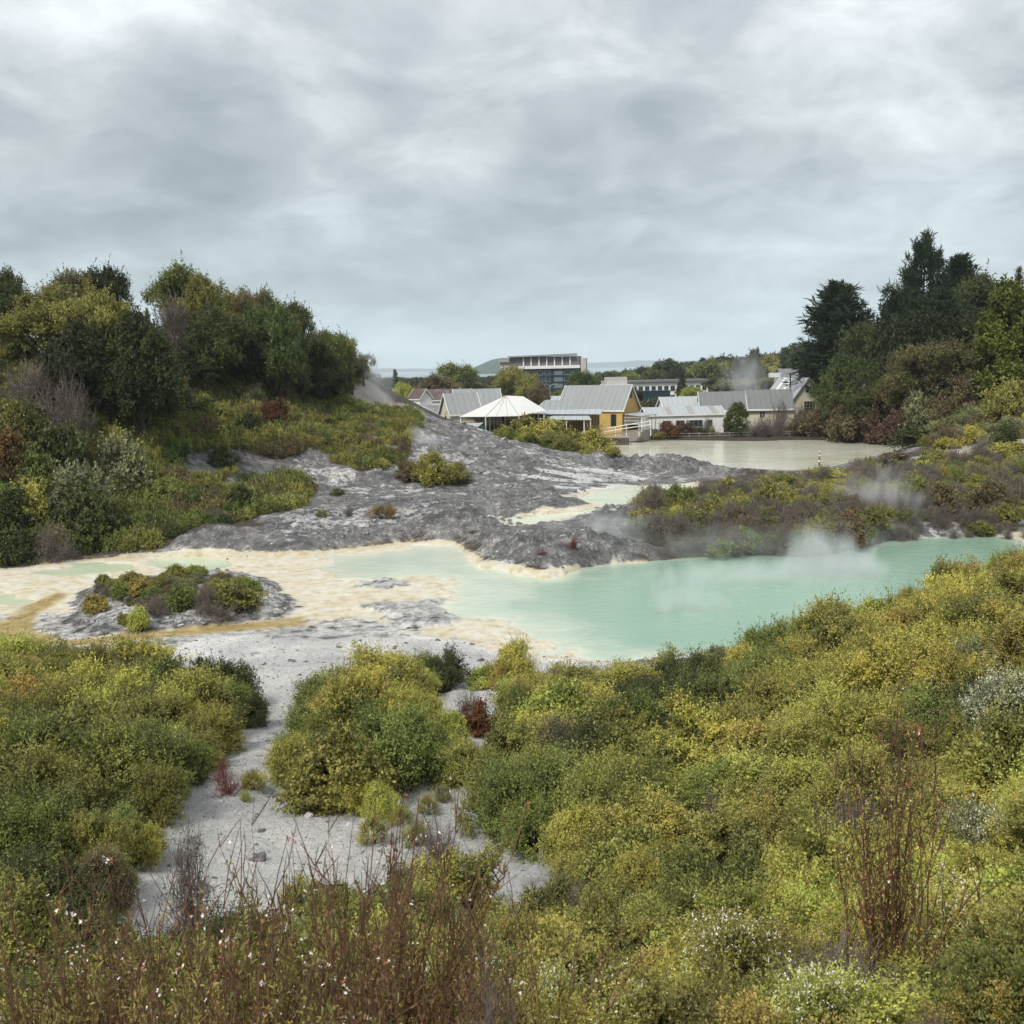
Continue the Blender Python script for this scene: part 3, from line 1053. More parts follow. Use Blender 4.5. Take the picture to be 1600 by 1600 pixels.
def make_dead(seed, n=34, tw=14, mat='grey_twig', H=1.15, R_=1.0, spreadup=.5, joined=False, leaves=0):
    """a bare, densely twigged bush"""
    rng = np.random.default_rng(seed)
    d = unit(rng.normal(size=(n, 3)) + np.array([0, 0, spreadup * 1.6]))
    d[:, 2] = np.abs(d[:, 2]) + .15
    ends = unit(d) * np.array([R_, R_, H]) * rng.uniform(.7, 1.0, (n, 1))
    a = Acc()
    V, Q = branch_tubes(rng, ends, .018, .005, .12, 6, 4, .16, .2)
    a.add(V, Q)
    for lev, (cnt, ln, r0) in enumerate(((tw, .45, .007), (tw * 2, .26, .0045))):
        t = rng.uniform(.3, 1.0, (n, cnt))
        p = (ends[:, None] * t[..., None] + rng.normal(size=(n, cnt, 3)) * .05 * (1 + lev)).reshape(-1, 3)
        dd = unit(np.repeat(unit(ends), cnt, 0) * .7 + rng.normal(size=p.shape) * .75 + np.array([0, 0, .25]))
        q = p + dd * ln * rng.uniform(.4, 1, (len(p), 1))
        mid = (p + q) / 2 + rng.normal(size=p.shape) * .03
        V, Q = tubes(np.stack([p, mid, q], 1), np.array([[r0, r0 * .7, r0 * .3]]) * np.ones((len(p), 1)), 3)
        a.add(V, Q)
    if leaves:
        k = leaves
        i = rng.integers(0, n, k)
        p = ends[i] * rng.uniform(.5, 1.1, (k, 1)) + rng.normal(size=(k, 3)) * .14
        V, Q = leaf_quads(p, unit(rng.normal(size=(k, 3))), rng.normal(size=(k, 3)), np.full(k, .05), np.full(k, .012), rng)
        f = Acc().add(V, Q, np.repeat(np.clip(rng.normal(.4, .2, k), 0, 1), 4))
        if joined:
            b = Acc()
            b.V, b.Q, b.T, b.M, b.n = f.V + a.V, f.Q + [q + f.n for q in a.Q], f.T + a.T, f.M + [x + 1 for x in a.M], f.n + a.n
            return b.mesh('scrub', [M['scatter_foliage'], M[mat]])
        return [f.mesh('foliage', [M['foliage']]), a.mesh('branches', [M[mat]])]
    if joined:
        return a.mesh('scrub', [M[mat]])
    return [None, a.mesh('branches', [M[mat]])]


def make_mat(seed, n=20, ns=22, m=8, Ln=.12, Wd=.05):
    """low spreading fern and scrub, 1 m in radius and .45 m high"""
    rng = np.random.default_rng(seed)
    d = rng.uniform(-1, 1, (n * 2, 2))
    d = d[np.hypot(d[:, 0], d[:, 1]) < 1][:n]
    Cn = np.concatenate([d * .85, rng.uniform(.08, .38, (len(d), 1)) * (1.1 - np.hypot(d[:, :1], d[:, 1:]) * .7)], 1)
    a = Acc()
    sprays(rng, a, Cn, np.full(len(Cn), .36), ns, m, Ln, Wd, np.array([0, 0, -.6]), up=.25, out=.5, rnd=.8, droop=.45, ldir=.8)
    return a.mesh('scrub', [M['scatter_foliage']])


def make_tree(seed, H=1.0, W=.5, trunk=.35, n=80, ns=40, m=11, Ln=.035, Wd=.022, rc=.13, lobes=7, low=-.5, up=.35, rnd=.7, bark='bark', gap=0.0, flat=1.0, long=.06):
    """broadleaf tree of height 1 and crown radius W: lobes of clumps on limbs"""
    rng = np.random.default_rng(seed)
    ch = (H - trunk) / 2
    cz = trunk + ch
    ld = unit(rng.normal(size=(lobes * 4, 3)))
    ld = ld[ld[:, 2] > low][:lobes]
    lc = ld * np.array([W * .56, W * .56, ch * .58]) * rng.uniform(.8, 1.15, (len(ld), 1)) + np.array([0, 0, cz])
    lc = np.concatenate([lc, [[0, 0, cz + ch * .45]], [[0, 0, cz]]])
    lr = rng.uniform(.42, .62, len(lc)) * min(W, ch * 1.1)
    Cs, Rs = [], []
    per = max(5, n // len(lc))
    for c, r in zip(lc, lr):
        d = unit(rng.normal(size=(per * 3, 3)))
        d = d[d[:, 2] > -.45][:per]
        Cs.append(c + d * r * rng.uniform(.55, 1.0, (len(d), 1)) * np.array([1, 1, .85 * flat]))
        Rs.append(rng.uniform(.75, 1.2, len(d)) * rc)
    Cn, rcs = np.concatenate(Cs), np.concatenate(Rs)
    keep = rng.random(len(Cn)) > gap
    Cn, rcs = Cn[keep], rcs[keep]
    fa = Acc()
    sprays(rng, fa, Cn, rcs, ns, m, Ln, Wd, np.array([0, 0, cz - ch * .5]), up=up, rnd=rnd, long=long)
    br = Acc()
    K = 7
    z = np.linspace(0, cz + ch * .2, K)
    tp = np.stack([np.cumsum(rng.normal(size=K)) * .012, np.cumsum(rng.normal(size=K)) * .012, z], 1)[None]
    V, Q = tubes(tp, (.045 * H * np.linspace(1, .25, K) + .012 * np.exp(-np.linspace(0, 8, K)))[None], 7)
    br.add(V, Q)
    sel = np.arange(len(lc))
    st = np.zeros((len(lc), 3))
    st[:, 2] = rng.uniform(trunk * .6, cz * .9, len(lc))
    t = np.linspace(0, 1, 5)[None, :, None]
    P = st[:, None] * (1 - t) + lc[:, None] * t + rng.normal(size=(len(lc), 5, 3)) * .012
    V, Q = tubes(P, np.array([[.02, .016, .012, .009, .006]]) * np.ones((len(lc), 1)), 5)
    br.add(V, Q)
    li = rng.integers(0, len(lc), len(Cn))
    dist = np.linalg.norm(Cn[:, None] - lc[None], axis=2)
    li = dist.argmin(1)
    P = np.stack([lc[li], (lc[li] + Cn) / 2 + rng.normal(size=Cn.shape) * .01, Cn], 1)
    V, Q = tubes(P, np.array([[.006, .004, .002]]) * np.ones((len(Cn), 1)), 3)
    br.add(V, Q)
    return [fa.mesh('crown', [M['foliage']]), br.mesh('trunk', [M[BARKS[bark]]])]


def make_pine(seed, W=.22, whorls=22, per=7, z0=.12, lift=.55, tuft=10, nl=.045, taper=1.0, crown_top=1.0, ragged=.25):
    """pine of height 1: whorled up-curving limbs with needle tufts, upright candles on top"""
    rng = np.random.default_rng(seed)
    fa, br = Acc(), Acc()
    K = 9
    tp = np.stack([np.cumsum(rng.normal(size=K)) * .004, np.cumsum(rng.normal(size=K)) * .004, np.linspace(0, .985, K)], 1)[None]
    V, Q = tubes(tp, (.022 * np.linspace(1, .12, K))[None], 7)
    br.add(V, Q)
    zs = np.linspace(z0, .97, whorls)
    B, E, Ls = [], [], []
    for i, z in enumerate(zs):
        f = (z - z0) / (1 - z0)
        prof = (1 - f) ** taper * (.55 + .45 * min(1, f * 4 + .2)) + .05
        for k in range(per if f < .9 else 4):
            a = rng.uniform(0, 2 * PI)
            l = W * prof * rng.uniform(1 - ragged * 1.6, 1 + ragged * .6)
            B.append([0, 0, z])
            zz_ = z + l * lift * rng.uniform(.5, 1.3)
            E.append([math.cos(a) * l, math.sin(a) * l, zz_])
            Ls.append(l)
    B, E, Ls = np.array(B), np.array(E), np.array(Ls)
    t = np.linspace(0, 1, 5)[None, :, None]
    mid = B * .45 + E * .55
    mid[:, 2] -= Ls * .18
    P = B[:, None] * (1 - t) ** 2 + mid[:, None] * 2 * t * (1 - t) + E[:, None] * t ** 2
    V, Q = tubes(P, np.array([[.005, .004, .003, .002, .001]]) * np.ones((len(B), 1)), 4)
    br.add(V, Q)
    # tufts along the outer two thirds, side shoots spread sideways
    nt_ = np.maximum(4, (Ls / W * 15).astype(int))
    bi = np.repeat(np.arange(len(B)), nt_)
    tt = rng.uniform(.28, 1.0, len(bi))[:, None]
    c = B[bi] * (1 - tt) ** 2 + mid[bi] * 2 * tt * (1 - tt) + E[bi] * tt ** 2
    side = rng.normal(size=c.shape) * np.array([.22, .22, .12]) * Ls[bi, None] * (1.15 - tt * .8)
    c2 = c + side
    V, Q = tubes(np.stack([c, c2], 1), np.full((len(c), 2), .0012), 3)
    br.add(V, Q)
    td = unit(unit(E[bi] - B[bi]) * .5 + np.array([0, 0, .8]) + rng.normal(size=c.shape) * .35)
    ct = np.clip(rng.normal(.42, .18, len(c)), 0, 1)
    p = np.repeat(c2, tuft, 0) + np.repeat(td, tuft, 0) * (rng.uniform(-.3, .9, (len(c2) * tuft, 1)) * nl)
    dd = unit(np.repeat(td, tuft, 0) * .8 + rng.normal(size=p.shape) * .6)
    V, Q = leaf_quads(p, dd, rng.normal(size=p.shape), nl * rng.uniform(.6, 1.2, len(p)), nl * .085 * np.ones(len(p)), rng)
    fa.add(V, Q, np.repeat(np.clip(np.repeat(ct, tuft) + rng.normal(size=len(p)) * .1, 0, 1), 4))
    return [fa.mesh('crown', [M['foliage']]), br.mesh('trunk', [M['bark']])]


def make_cone(seed, W=.28, n=150, ns=26, m=9, Ln=.035, Wd=.018, rc=.075, pw=.75):
    """dense columnar cypress of height 1"""
    rng = np.random.default_rng(seed)
    z = rng.uniform(.03, .97, n) ** 1.1
    r = W * np.minimum(1, (1 - z) ** pw * 1.25) * np.minimum(1, .6 + z * 2.5) * rng.uniform(.72, 1.0, n)
    a = rng.uniform(0, 2 * PI, n)
    Cn = np.stack([r * np.cos(a), r * np.sin(a), z], 1)
    fa = Acc()
    Cc = Cn.copy()
    o = sprays(rng, fa, Cn, rc * rng.uniform(.7, 1.3, n), ns, m, Ln, Wd, np.array([0, 0, .25]), up=.8, out=.4, rnd=.4, droop=0)
    br = Acc()
    V, Q = tubes(np.array([[[0, 0, 0], [0, 0, .5], [0, 0, .93]]]), np.array([[.03, .018, .004]]), 7)
    br.add(V, Q)
    P = np.stack([np.stack([Cn[:, 0] * 0, Cn[:, 1] * 0, Cn[:, 2] * .85], 1), Cn], 1)
    V, Q = tubes(P, np.array([[.004, .0015]]) * np.ones((n, 1)), 3)
    br.add(V, Q)
    return [fa.mesh('crown', [M['foliage']]), br.mesh('trunk', [M['bark']])]


def make_stems(seed, n=130, H=1.0, spread=.35, lean=.22, twigs=3, flowers=260, rust=160, leaf=900, r=.006, leafL=.016):
    """upright wiry heath: many thin stems with dry seed heads, white flowers, needle leaves"""
    rng = np.random.default_rng(seed)
    b = np.zeros((n, 3))
    b[:, :2] = rng.normal(size=(n, 2)) * spread * .5
    h = H * np.where(rng.random(n) < .4, rng.uniform(.75, 1.05, n), rng.uniform(.35, .8, n))
    out = np.concatenate([b[:, :2] * .6 + rng.normal(size=(n, 2)) * lean, np.ones((n, 1))], 1)
    d = unit(out)
    K = 7
    t = np.linspace(0, 1, K)[None, :, None]
    cur = rng.normal(size=(n, 1, 3)) * np.array([.16, .16, 0]) * H
    P = b[:, None] + d[:, None] * h[:, None, None] * t + cur * t ** 2 + rng.normal(size=(n, K, 3)) * .008
    st = Acc()
    V, Q = tubes(P, r * (1.0 - .75 * t[..., 0]) * np.ones((n, 1)), 4)
    st.add(V, Q)
    ends = []
    for lev in range(2):
        si = rng.integers(0, n, n * twigs)
        ki = rng.integers(2 + lev, K, n * twigs)
        p = P[si, ki]
        dd = unit(d[si] + rng.normal(size=p.shape) * .38)
        q = p + dd * (rng.uniform(.10, .32, (len(p), 1)) * H * (1 - lev * .45))
        V, Q = tubes(np.stack([p, (p + q) / 2 + rng.normal(size=p.shape) * .008, q], 1), np.array([[r * .5, r * .4, r * .2]]) * np.ones((len(p), 1)), 3)
        st.add(V, Q)
        ends.append(q)
    ends = np.concatenate(ends + [P[:, -1]])
    res = [st.mesh('stems', [M['brown_twig']])]

    def heads(k, size, petals, mat, name, ztop=0):
        c = ends[rng.integers(0, max(8, len(ends) // 6), k)] + rng.normal(size=(k, 3)) * .016
        a = Acc()
        upv = unit(rng.normal(size=c.shape) * .6 + np.array([0, -.4, .8]))
        for j in range(petals):
            V, Q = leaf_quads(c, unit(np.cross(upv, rng.normal(size=c.shape)) + upv * .25), upv + rng.normal(size=c.shape) * .25, size * rng.uniform(.7, 1.2, k), np.full(k, size * .36), rng)
            a.add(V, Q, .5)
        return a.mesh(name, [mat])
    if flowers:
        res.append(heads(flowers, .0075, 5, M['petal'], 'flowers'))
    if rust:
        res.append(heads(rust, .0105, 5, M['rust_leaf'], 'seed_heads'))
    if leaf:
        si = rng.integers(0, n, leaf)
        tt = rng.uniform(.15, .95, leaf)
        i0 = np.minimum((tt * (K - 1)).astype(int), K - 2)
        fr = (tt * (K - 1) - i0)[:, None]
        p = P[si, i0] * (1 - fr) + P[si, i0 + 1] * fr + rng.normal(size=(leaf, 3)) * .012
        dd = unit(d[si] * .6 + rng.normal(size=p.shape) * .6)
        V, Q = leaf_quads(p, dd, rng.normal(size=p.shape), leafL * rng.uniform(.6, 1.4, leaf), np.full(leaf, leafL * .16), rng)
        res.append(Acc().add(V, Q, np.repeat(np.clip(rng.normal(.45, .22, leaf), 0, 1), 4)).mesh('foliage', [M['foliage']]))
    return res


# ------------------------------------------------------------------ prototypes
PRO = {}
for i in range(4):      # fine manuka-like scrub for the near slope
    PRO['scrub', i] = make_bush(100 + i, n=46, ns=60, m=12, Ln=.048, Wd=.03, rz=[.8, .95, .7, .85][i], rc=[.30, .34, .32, .28][i], up=[.5, .7, .35, .5][i])
PRO['sprout', 0] = make_bush(130, n=16, ns=44, m=13, Ln=.07, Wd=.04, rz=.8, rc=.42, up=.95, out=.35, long=.2)
PRO['sprout', 1] = make_bush(131, n=13, ns=40, m=13, Ln=.07, Wd=.04, rz=1.0, rc=.42, up=1.2, out=.3, long=.3)
PRO['flowering', 0] = make_bush(120, n=46, ns=56, m=12, Ln=.046, Wd=.028, up=.5, flowers=1700)
PRO['flowering', 1] = make_bush(121, n=40, ns=56, m=12, Ln=.046, Wd=.028, up=.7, rz=.95, flowers=2300)
for i in range(3):      # coarser, for 60 to 160 m
    PRO['bush', i] = make_bush(140 + i, n=44, ns=30, m=9, Ln=.10, Wd=.062, rz=[.85, .95, .75][i], rc=.30)
for i in range(2):
    PRO['dead', i] = make_dead(160 + i, leaves=500)
PRO['deadred', 0] = make_dead(165, mat='red_twig', n=26, tw=9, leaves=200)
PRO['bare', 0] = make_dead(170, n=22, tw=12, mat='grey_twig', H=1.25, R_=.8, spreadup=1.2, leaves=350)
for i in range(4):
    PRO['tree', i] = make_tree(200 + i, W=[.46, .52, .42, .5][i], trunk=[.12, .1, .16, .08][i], n=[120, 130, 110, 130][i], ns=42, m=10, Ln=.024, Wd=.017, rc=.115, lobes=[8, 10, 8, 11][i], low=-.45)
for i in range(2):      # layered trees whose crown is stacked in shelves
    PRO['shelf', i] = make_tree(220 + i, W=.5, trunk=.06, n=150, ns=40, m=10, Ln=.022, Wd=.015, rc=.10, lobes=14, low=-.5, up=.6, rnd=.5, flat=.6)
PRO['airy', 0] = make_tree(230, W=.42, trunk=.2, n=70, ns=34, m=10, Ln=.024, Wd=.014, rc=.12, lobes=9, gap=.2)
PRO['airy', 1] = make_tree(231, W=.46, trunk=.22, n=80, ns=34, m=10, Ln=.024, Wd=.014, rc=.11, lobes=10, gap=.15)
for i in range(3):
    PRO['pine', i] = make_pine(240 + i, W=[.20, .26, .36][i], whorls=[24, 20, 15][i], per=[8, 8, 9][i], z0=[.14, .16, .2][i], taper=[.62, .6, .42][i], lift=[.7, .6, .45][i], nl=[.05, .05, .055][i], tuft=11)
PRO['spire', 0] = make_pine(250, W=.17, whorls=26, per=7, z0=.06, taper=.95, lift=.15, nl=.035, tuft=9)
PRO['cone', 0] = make_cone(260)
PRO['column', 0] = make_cone(261, W=.32, n=120, pw=.5, rc=.09)
PRO['bartree', 0] = make_dead(270, n=40, tw=18, mat='grey_twig', H=1.0, R_=.45, spreadup=1.4, leaves=1200)
for i in range(3):
    PRO['heath', i] = make_stems(300 + i, n=[78, 70, 64][i], flowers=[120, 170, 90][i], rust=[70, 40, 90][i], leaf=[13000, 12000, 13000][i], leafL=.024, r=.0052)
PRO['wand', 0] = make_stems(310, n=46, H=1.0, spread=.16, lean=.10, twigs=4, flowers=30, rust=190, leaf=4200, r=.0055, leafL=.02)
PRO['sprig', 0] = make_stems(311, n=11, H=1.0, spread=.10, lean=.16, twigs=3, flowers=22, rust=18, leaf=120, r=.0055)
PART = {'sprout': ('foliage', 'branches'), 'scrub': ('foliage', 'branches'), 'flowering': ('foliage', 'branches', 'flowers'), 'bush': ('foliage', 'branches'), 'dead': ('foliage', 'branches'), 'deadred': ('foliage', 'branches'),
        'bare': ('foliage', 'branches'), 'heath': ('stems', 'flowers', 'seed_heads', 'foliage'), 'wand': ('stems', 'flowers', 'seed_heads', 'foliage'), 'sprig': ('stems', 'flowers', 'seed_heads', 'foliage')}
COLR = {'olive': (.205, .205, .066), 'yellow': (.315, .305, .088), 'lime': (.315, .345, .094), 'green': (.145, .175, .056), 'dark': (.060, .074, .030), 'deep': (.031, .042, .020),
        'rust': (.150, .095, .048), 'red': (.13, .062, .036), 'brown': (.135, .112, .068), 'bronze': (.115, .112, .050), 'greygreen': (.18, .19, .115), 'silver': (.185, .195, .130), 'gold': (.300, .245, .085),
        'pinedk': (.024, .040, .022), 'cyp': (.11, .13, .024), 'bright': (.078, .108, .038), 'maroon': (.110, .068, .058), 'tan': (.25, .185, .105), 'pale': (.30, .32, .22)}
count_ = {}


def hit(px, py):
    """where the line of sight through a pixel meets the ground"""
    d = ray(px, py)
    ts = np.geomspace(3, 400, 3000)
    below = CZ + d[2] / d[1] * ts < ground(d[0] / d[1] * ts, ts)
    return float(ts[np.argmax(below)])


def plantb(kind, name, px, top, base, wpx, *a, **k):
    return plant(kind, name, px, top, wpx, hit(px, base), *a, **k)


def plant(kind, name, px, top, wpx, Y, col, label, cat=None, group=None, h=None, hmin=.3, wz=None, sink=.06):
    """stands a plant on the ground at (pixel column, distance); its height follows from where its top shows"""
    q = at(px, top, Y)
    g = float(ground(q[0], Y))
    if h is None:
        h = max(hmin, q[2] - g)
    if Y < 40 and kind in ('scrub', 'dead', 'deadred', 'flowering'):
        h *= 1.12 if kind == 'scrub' else 1.22
    wd = wpx * Y / 1600 / 2
    i = count_.get(kind, 0)
    n = len([k for k in PRO if k[0] == kind])
    count_[kind] = i + 1
    key = (kind, i % n)
    meshes = PRO[key]
    r = empty(name, (q[0], Y, g - sink * min(h, 2)), rng.uniform(0, 6.28))
    unit_h = {'scrub': 1.25, 'flowering': 1.3, 'sprout': 1.3, 'bush': 1.3, 'dead': 1.2, 'deadred': 1.2, 'bare': 1.3, 'bartree': 1.05}.get(kind, 1.0)
    unit_w = {'tree': .52, 'shelf': .56, 'airy': .48, 'pine': .26, 'spire': .17, 'cone': .3, 'column': .34, 'heath': .38, 'wand': .26, 'sprig': .26, 'bartree': .5}.get(kind, 1.05)
    if kind == 'pine':
        unit_w = [.17, .22, .30][key[1]]
    sz = h / unit_h
    stretch = kind in ('tree', 'shelf', 'airy')
    sw = wd / unit_w * (1.22 if kind in ('tree', 'shelf', 'airy') else 1.12)
    if stretch:
        sw = max(sw, .74 * sz)
    if kind in ('scrub', 'bush', 'flowering', 'sprout'):
        sz = min(sz, sw * 1.35)
    r.scale = (sw, sw * rng.uniform(.9, 1.1), sz)
    names = PART.get(kind, ('crown', 'trunk'))
    for nm, me in zip(names, meshes):
        if me is not None:
            ch = link(nm, me, r, COLR[col] if isinstance(col, str) else col)
            if nm in ('flowers', 'seed_heads'):
                ch['kind'] = 'stuff'
    tag(r, label, cat or ('tree' if 'trunk' in names else 'shrub'), group)
    return r


# ------------------------------------------------------------------ stuff: scattered by one geometry-nodes object each
def scatter(name, label_cat, P, rot, scl, protos, idxs=None):
    hid = bpy.data.collections.new('source_' + name)
    for i, (me, col) in enumerate(protos):
        link('source_%02d' % i, me, None, col, hid)
    me = bpy.data.meshes.new(name)
    me.vertices.add(len(P))
    me.vertices.foreach_set('co', np.ascontiguousarray(P, np.float32).ravel())
    for an, ty, dat in (('rot', 'FLOAT_VECTOR', rot), ('scl', 'FLOAT_VECTOR', scl)):
        a = me.attributes.new(an, ty, 'POINT')
        a.data.foreach_set('vector', np.ascontiguousarray(dat, np.float32).ravel())
    if idxs is None:
        idxs = rng.integers(0, len(protos), len(P))
    a = me.attributes.new('idx', 'INT', 'POINT')
    a.data.foreach_set('value', np.ascontiguousarray(idxs, np.int32))
    pc = np.array([list(c) + [1] for _, c in protos], np.float32)[idxs]
    pc[:, :3] *= rng.uniform(.85, 1.12, (len(P), 1)) * rng.uniform(.95, 1.05, (len(P), 3))
    a = me.attributes.new('tint', 'FLOAT_COLOR', 'POINT')
    a.data.foreach_set('color', np.ascontiguousarray(pc, np.float32).ravel())
    o = link(name, me)
    ng = bpy.data.node_groups.new(name, 'GeometryNodeTree')
    ng.interface.new_socket('Geometry', in_out='INPUT', socket_type='NodeSocketGeometry')
    ng.interface.new_socket('Geometry', in_out='OUTPUT', socket_type='NodeSocketGeometry')
    gi, go = ng.nodes.new('NodeGroupInput'), ng.nodes.new('NodeGroupOutput')
    ci = ng.nodes.new('GeometryNodeCollectionInfo')
    ci.inputs['Collection'].default_value = hid
    ci.inputs['Separate Children'].default_value = True
    ci.inputs['Reset Children'].default_value = True
    ip = ng.nodes.new('GeometryNodeInstanceOnPoints')
    ip.inputs['Pick Instance'].default_value = True

    def na(nm, ty):
        n = ng.nodes.new('GeometryNodeInputNamedAttribute')
        n.data_type = ty
        n.inputs['Name'].default_value = nm
        return n.outputs['Attribute']
    ng.links.new(gi.outputs[0], ip.inputs['Points'])
    ng.links.new(ci.outputs[0], ip.inputs['Instance'])
    ng.links.new(na('idx', 'INT'), ip.inputs['Instance Index'])
    e2r = ng.nodes.new('FunctionNodeEulerToRotation')
    ng.links.new(na('rot', 'FLOAT_VECTOR'), e2r.inputs[0])
    ng.links.new(e2r.outputs[0], ip.inputs['Rotation'])
    ng.links.new(na('scl', 'FLOAT_VECTOR'), ip.inputs['Scale'])
    ng.links.new(ip.outputs[0], go.inputs[0])
    md = o.modifiers.new('scatter', 'NODES')
    md.node_group = ng
    tag(o, label_cat[0], label_cat[1], kind='stuff')
    return o


def poisson(poly, spacing, jitter=.5, keep=None):
    """jittered points in a world polygon at a spacing in metres"""
    P = np.array([q[:2] for q in poly])
    x = np.arange(P[:, 0].min(), P[:, 0].max(), spacing)
    y = np.arange(P[:, 1].min(), P[:, 1].max(), spacing)
    X, Y = np.meshgrid(x, y)
    X = X.ravel() + rng.uniform(-jitter, jitter, X.size) * spacing
    Y = Y.ravel() + rng.uniform(-jitter, jitter, Y.size) * spacing
    ok = (sdpoly(X, Y, P) > 0) & (Y > .5)
    return X[ok], Y[ok]


def img_inside(P, polys):
    x, y = proj(P)
    m = np.zeros(len(P), bool)
    for p in polys:
        m |= sdpoly(x, y, p) > 0
    return m

# ------------------------------------------------------------------ buildings
M['ochre'] = surf_mat('ochre_wall', (.50, .335, .115), .85, .10, 1.2, .2)
M['cream'] = surf_mat('cream_wall', (.56, .53, .40), .85, .10, 1.2, .2, stretch=(1, 1, 6))
M['white_board'] = surf_mat('white_board', (.76, .76, .73), .8, .10, 1.5, .25, stretch=(.6, .6, 9), stain=(.42, .41, .37, .35))
M['white_paint'] = surf_mat('white_paint', (.68, .68, .655), .7, .06, 2, .3)
M['grey_roof'] = surf_mat('grey_roof', (.235, .25, .25), .6, .14, 2.2, .4, stretch=(5, .35, .35), stain=(.15, .155, .15, .5), ribs=.85)
M['dark_roof'] = surf_mat('dark_roof', (.16, .165, .165), .7, .16, 2.2, .35, stretch=(5, .35, .35), stain=(.10, .10, .10, .5), ribs=.85)
M['pale_roof'] = surf_mat('pale_roof', (.335, .355, .37), .55, .10, 2.2, .4, stretch=(5, .35, .35), stain=(.34, .35, .35, .4), ribs=.85)
M['strip'] = surf_mat('roof_strip', (.27, .27, .25), .7, .15, 2, .3)
M['canvas'] = surf_mat('canvas', (.54, .54, .52), .8, .04, .6, .2)
M['timber'] = surf_mat('dark_timber', (.06, .052, .046), .9, .35, 3, .15, stretch=(9, 9, .6))
M['old_wood'] = surf_mat('weathered_wood', (.26, .24, .21), .9, .25, 3, .15, stretch=(6, 6, .8))
M['glass'] = surf_mat('dark_glass', (.025, .03, .034), .12, .3, .8, .5)
M['teal'] = surf_mat('teal_panel', (.010, .032, .040), .6, .12, 1.5, .35)
M['teal_light'] = surf_mat('grey_teal_panel', (.13, .165, .18), .5, .12, 1.2, .4)
M['concrete'] = surf_mat('concrete', (.42, .40, .37), .85, .12, 1.0, .25)
M['metal'] = surf_mat('dull_metal', (.40, .41, .42), .45, .10, 3, .5, metal=.6)
M['black_metal'] = surf_mat('dark_flue', (.05, .05, .05), .5, .2, 3, .4)
M['shutter'] = surf_mat('grey_louvre', (.15, .14, .15), .7, .12, 3, .25)
M['red_roof'] = surf_mat('red_brown_roof', (.095, .070, .066), .8, .3, 2, .2, stain=(.20, .175, .17, .8))
M['red'] = surf_mat('red_cloth', (.30, .05, .05), .8, .2, 3, .2)
M['pinkcloth'] = surf_mat('striped_cloth', (.5, .24, .2), .8, .3, 4, .2)
M['greenbox'] = surf_mat('green_paint', (.02, .14, .09), .6, .15, 3, .3)
M['pinkrock'] = surf_mat('pink_rubble', (.46, .33, .27), .9, .3, 3, .2, .5, 8)
M['decor'] = surf_mat('dark_decor', (.05, .045, .04), .9, .1, 3, .1)


def root(name, label, cat, px, py, Y, rz, group=None):
    q = at(px, py, Y)
    r = empty(name, q, R(rz))
    return tag(r, label, cat, group)


def gable(r, L, W, wh, rh, wall, roof, over=.3, ax='right', trim=None, thick=.12, endover=.3, base=-1.2, strips=None):
    """ridge along x; origin at the front corner ('right' or 'left'); front wall at y = 0"""
    x0, x1 = (-L, 0) if ax == 'right' else (0, L)
    m = MB()
    m.prism_x(x0, x1, [(0, base), (W, base), (W, wh), (W / 2, wh + rh), (0, wh)])
    m.build('wall', wall, r)
    k = rh / (W / 2)
    rf = MB()
    a, b = x0 - endover, x1 + endover
    e = wh - over * k + .03
    t = wh + rh + .03
    rf.poly([(a, -over, e), (b, -over, e), (b, W / 2, t), (a, W / 2, t), (a, W + over, e), (b, W + over, e),
             (a, -over, e + thick), (b, -over, e + thick), (b, W / 2, t + thick), (a, W / 2, t + thick), (a, W + over, e + thick), (b, W + over, e + thick)],
            [(6, 7, 8, 9), (9, 8, 11, 10), (1, 0, 3, 2), (2, 3, 4, 5), (0, 1, 7, 6), (5, 4, 10, 11), (0, 6, 9, 3), (3, 9, 10, 4), (1, 2, 8, 7), (2, 5, 11, 8)])
    ro = rf.build('roof', roof, r)
    if strips:
        for (sx, sw_) in strips:
            s = MB()
            s.poly([(sx, -over - .01, e + thick + .02), (sx + sw_, -over - .01, e + thick + .02), (sx + sw_ + 0, W / 2, t + thick + .02), (sx, W / 2, t + thick + .02)], [(0, 1, 2, 3)])
            s.build('roof_strip', M['strip'], ro)
    if trim:
        for end, xx in (('a', a), ('b', b)):
            tm = MB()
            xa, xb = (xx - .06, xx) if end == 'a' else (xx, xx + .06)
            for (ya, yb, za, zb) in ((-over, W / 2, e - .12, t - .12), (W / 2, W + over, t - .12, e - .12)):
                tm.poly([(xa, ya, za), (xb, ya, za), (xb, yb, zb), (xa, yb, zb), (xa, ya, za + .3), (xb, ya, za + .3), (xb, yb, zb + .3), (xa, yb, zb + .3)],
                        [(3, 2, 1, 0), (4, 5, 6, 7), (0, 1, 5, 4), (1, 2, 6, 5), (2, 3, 7, 6), (3, 0, 4, 7)])
            tm.build('barge_board', trim, ro)
        tm = MB()
        tm.box(a, b, -over - .06, -over, e - .08, e + .14)
        tm.build('gutter', trim, ro)
    return x0, x1, ro


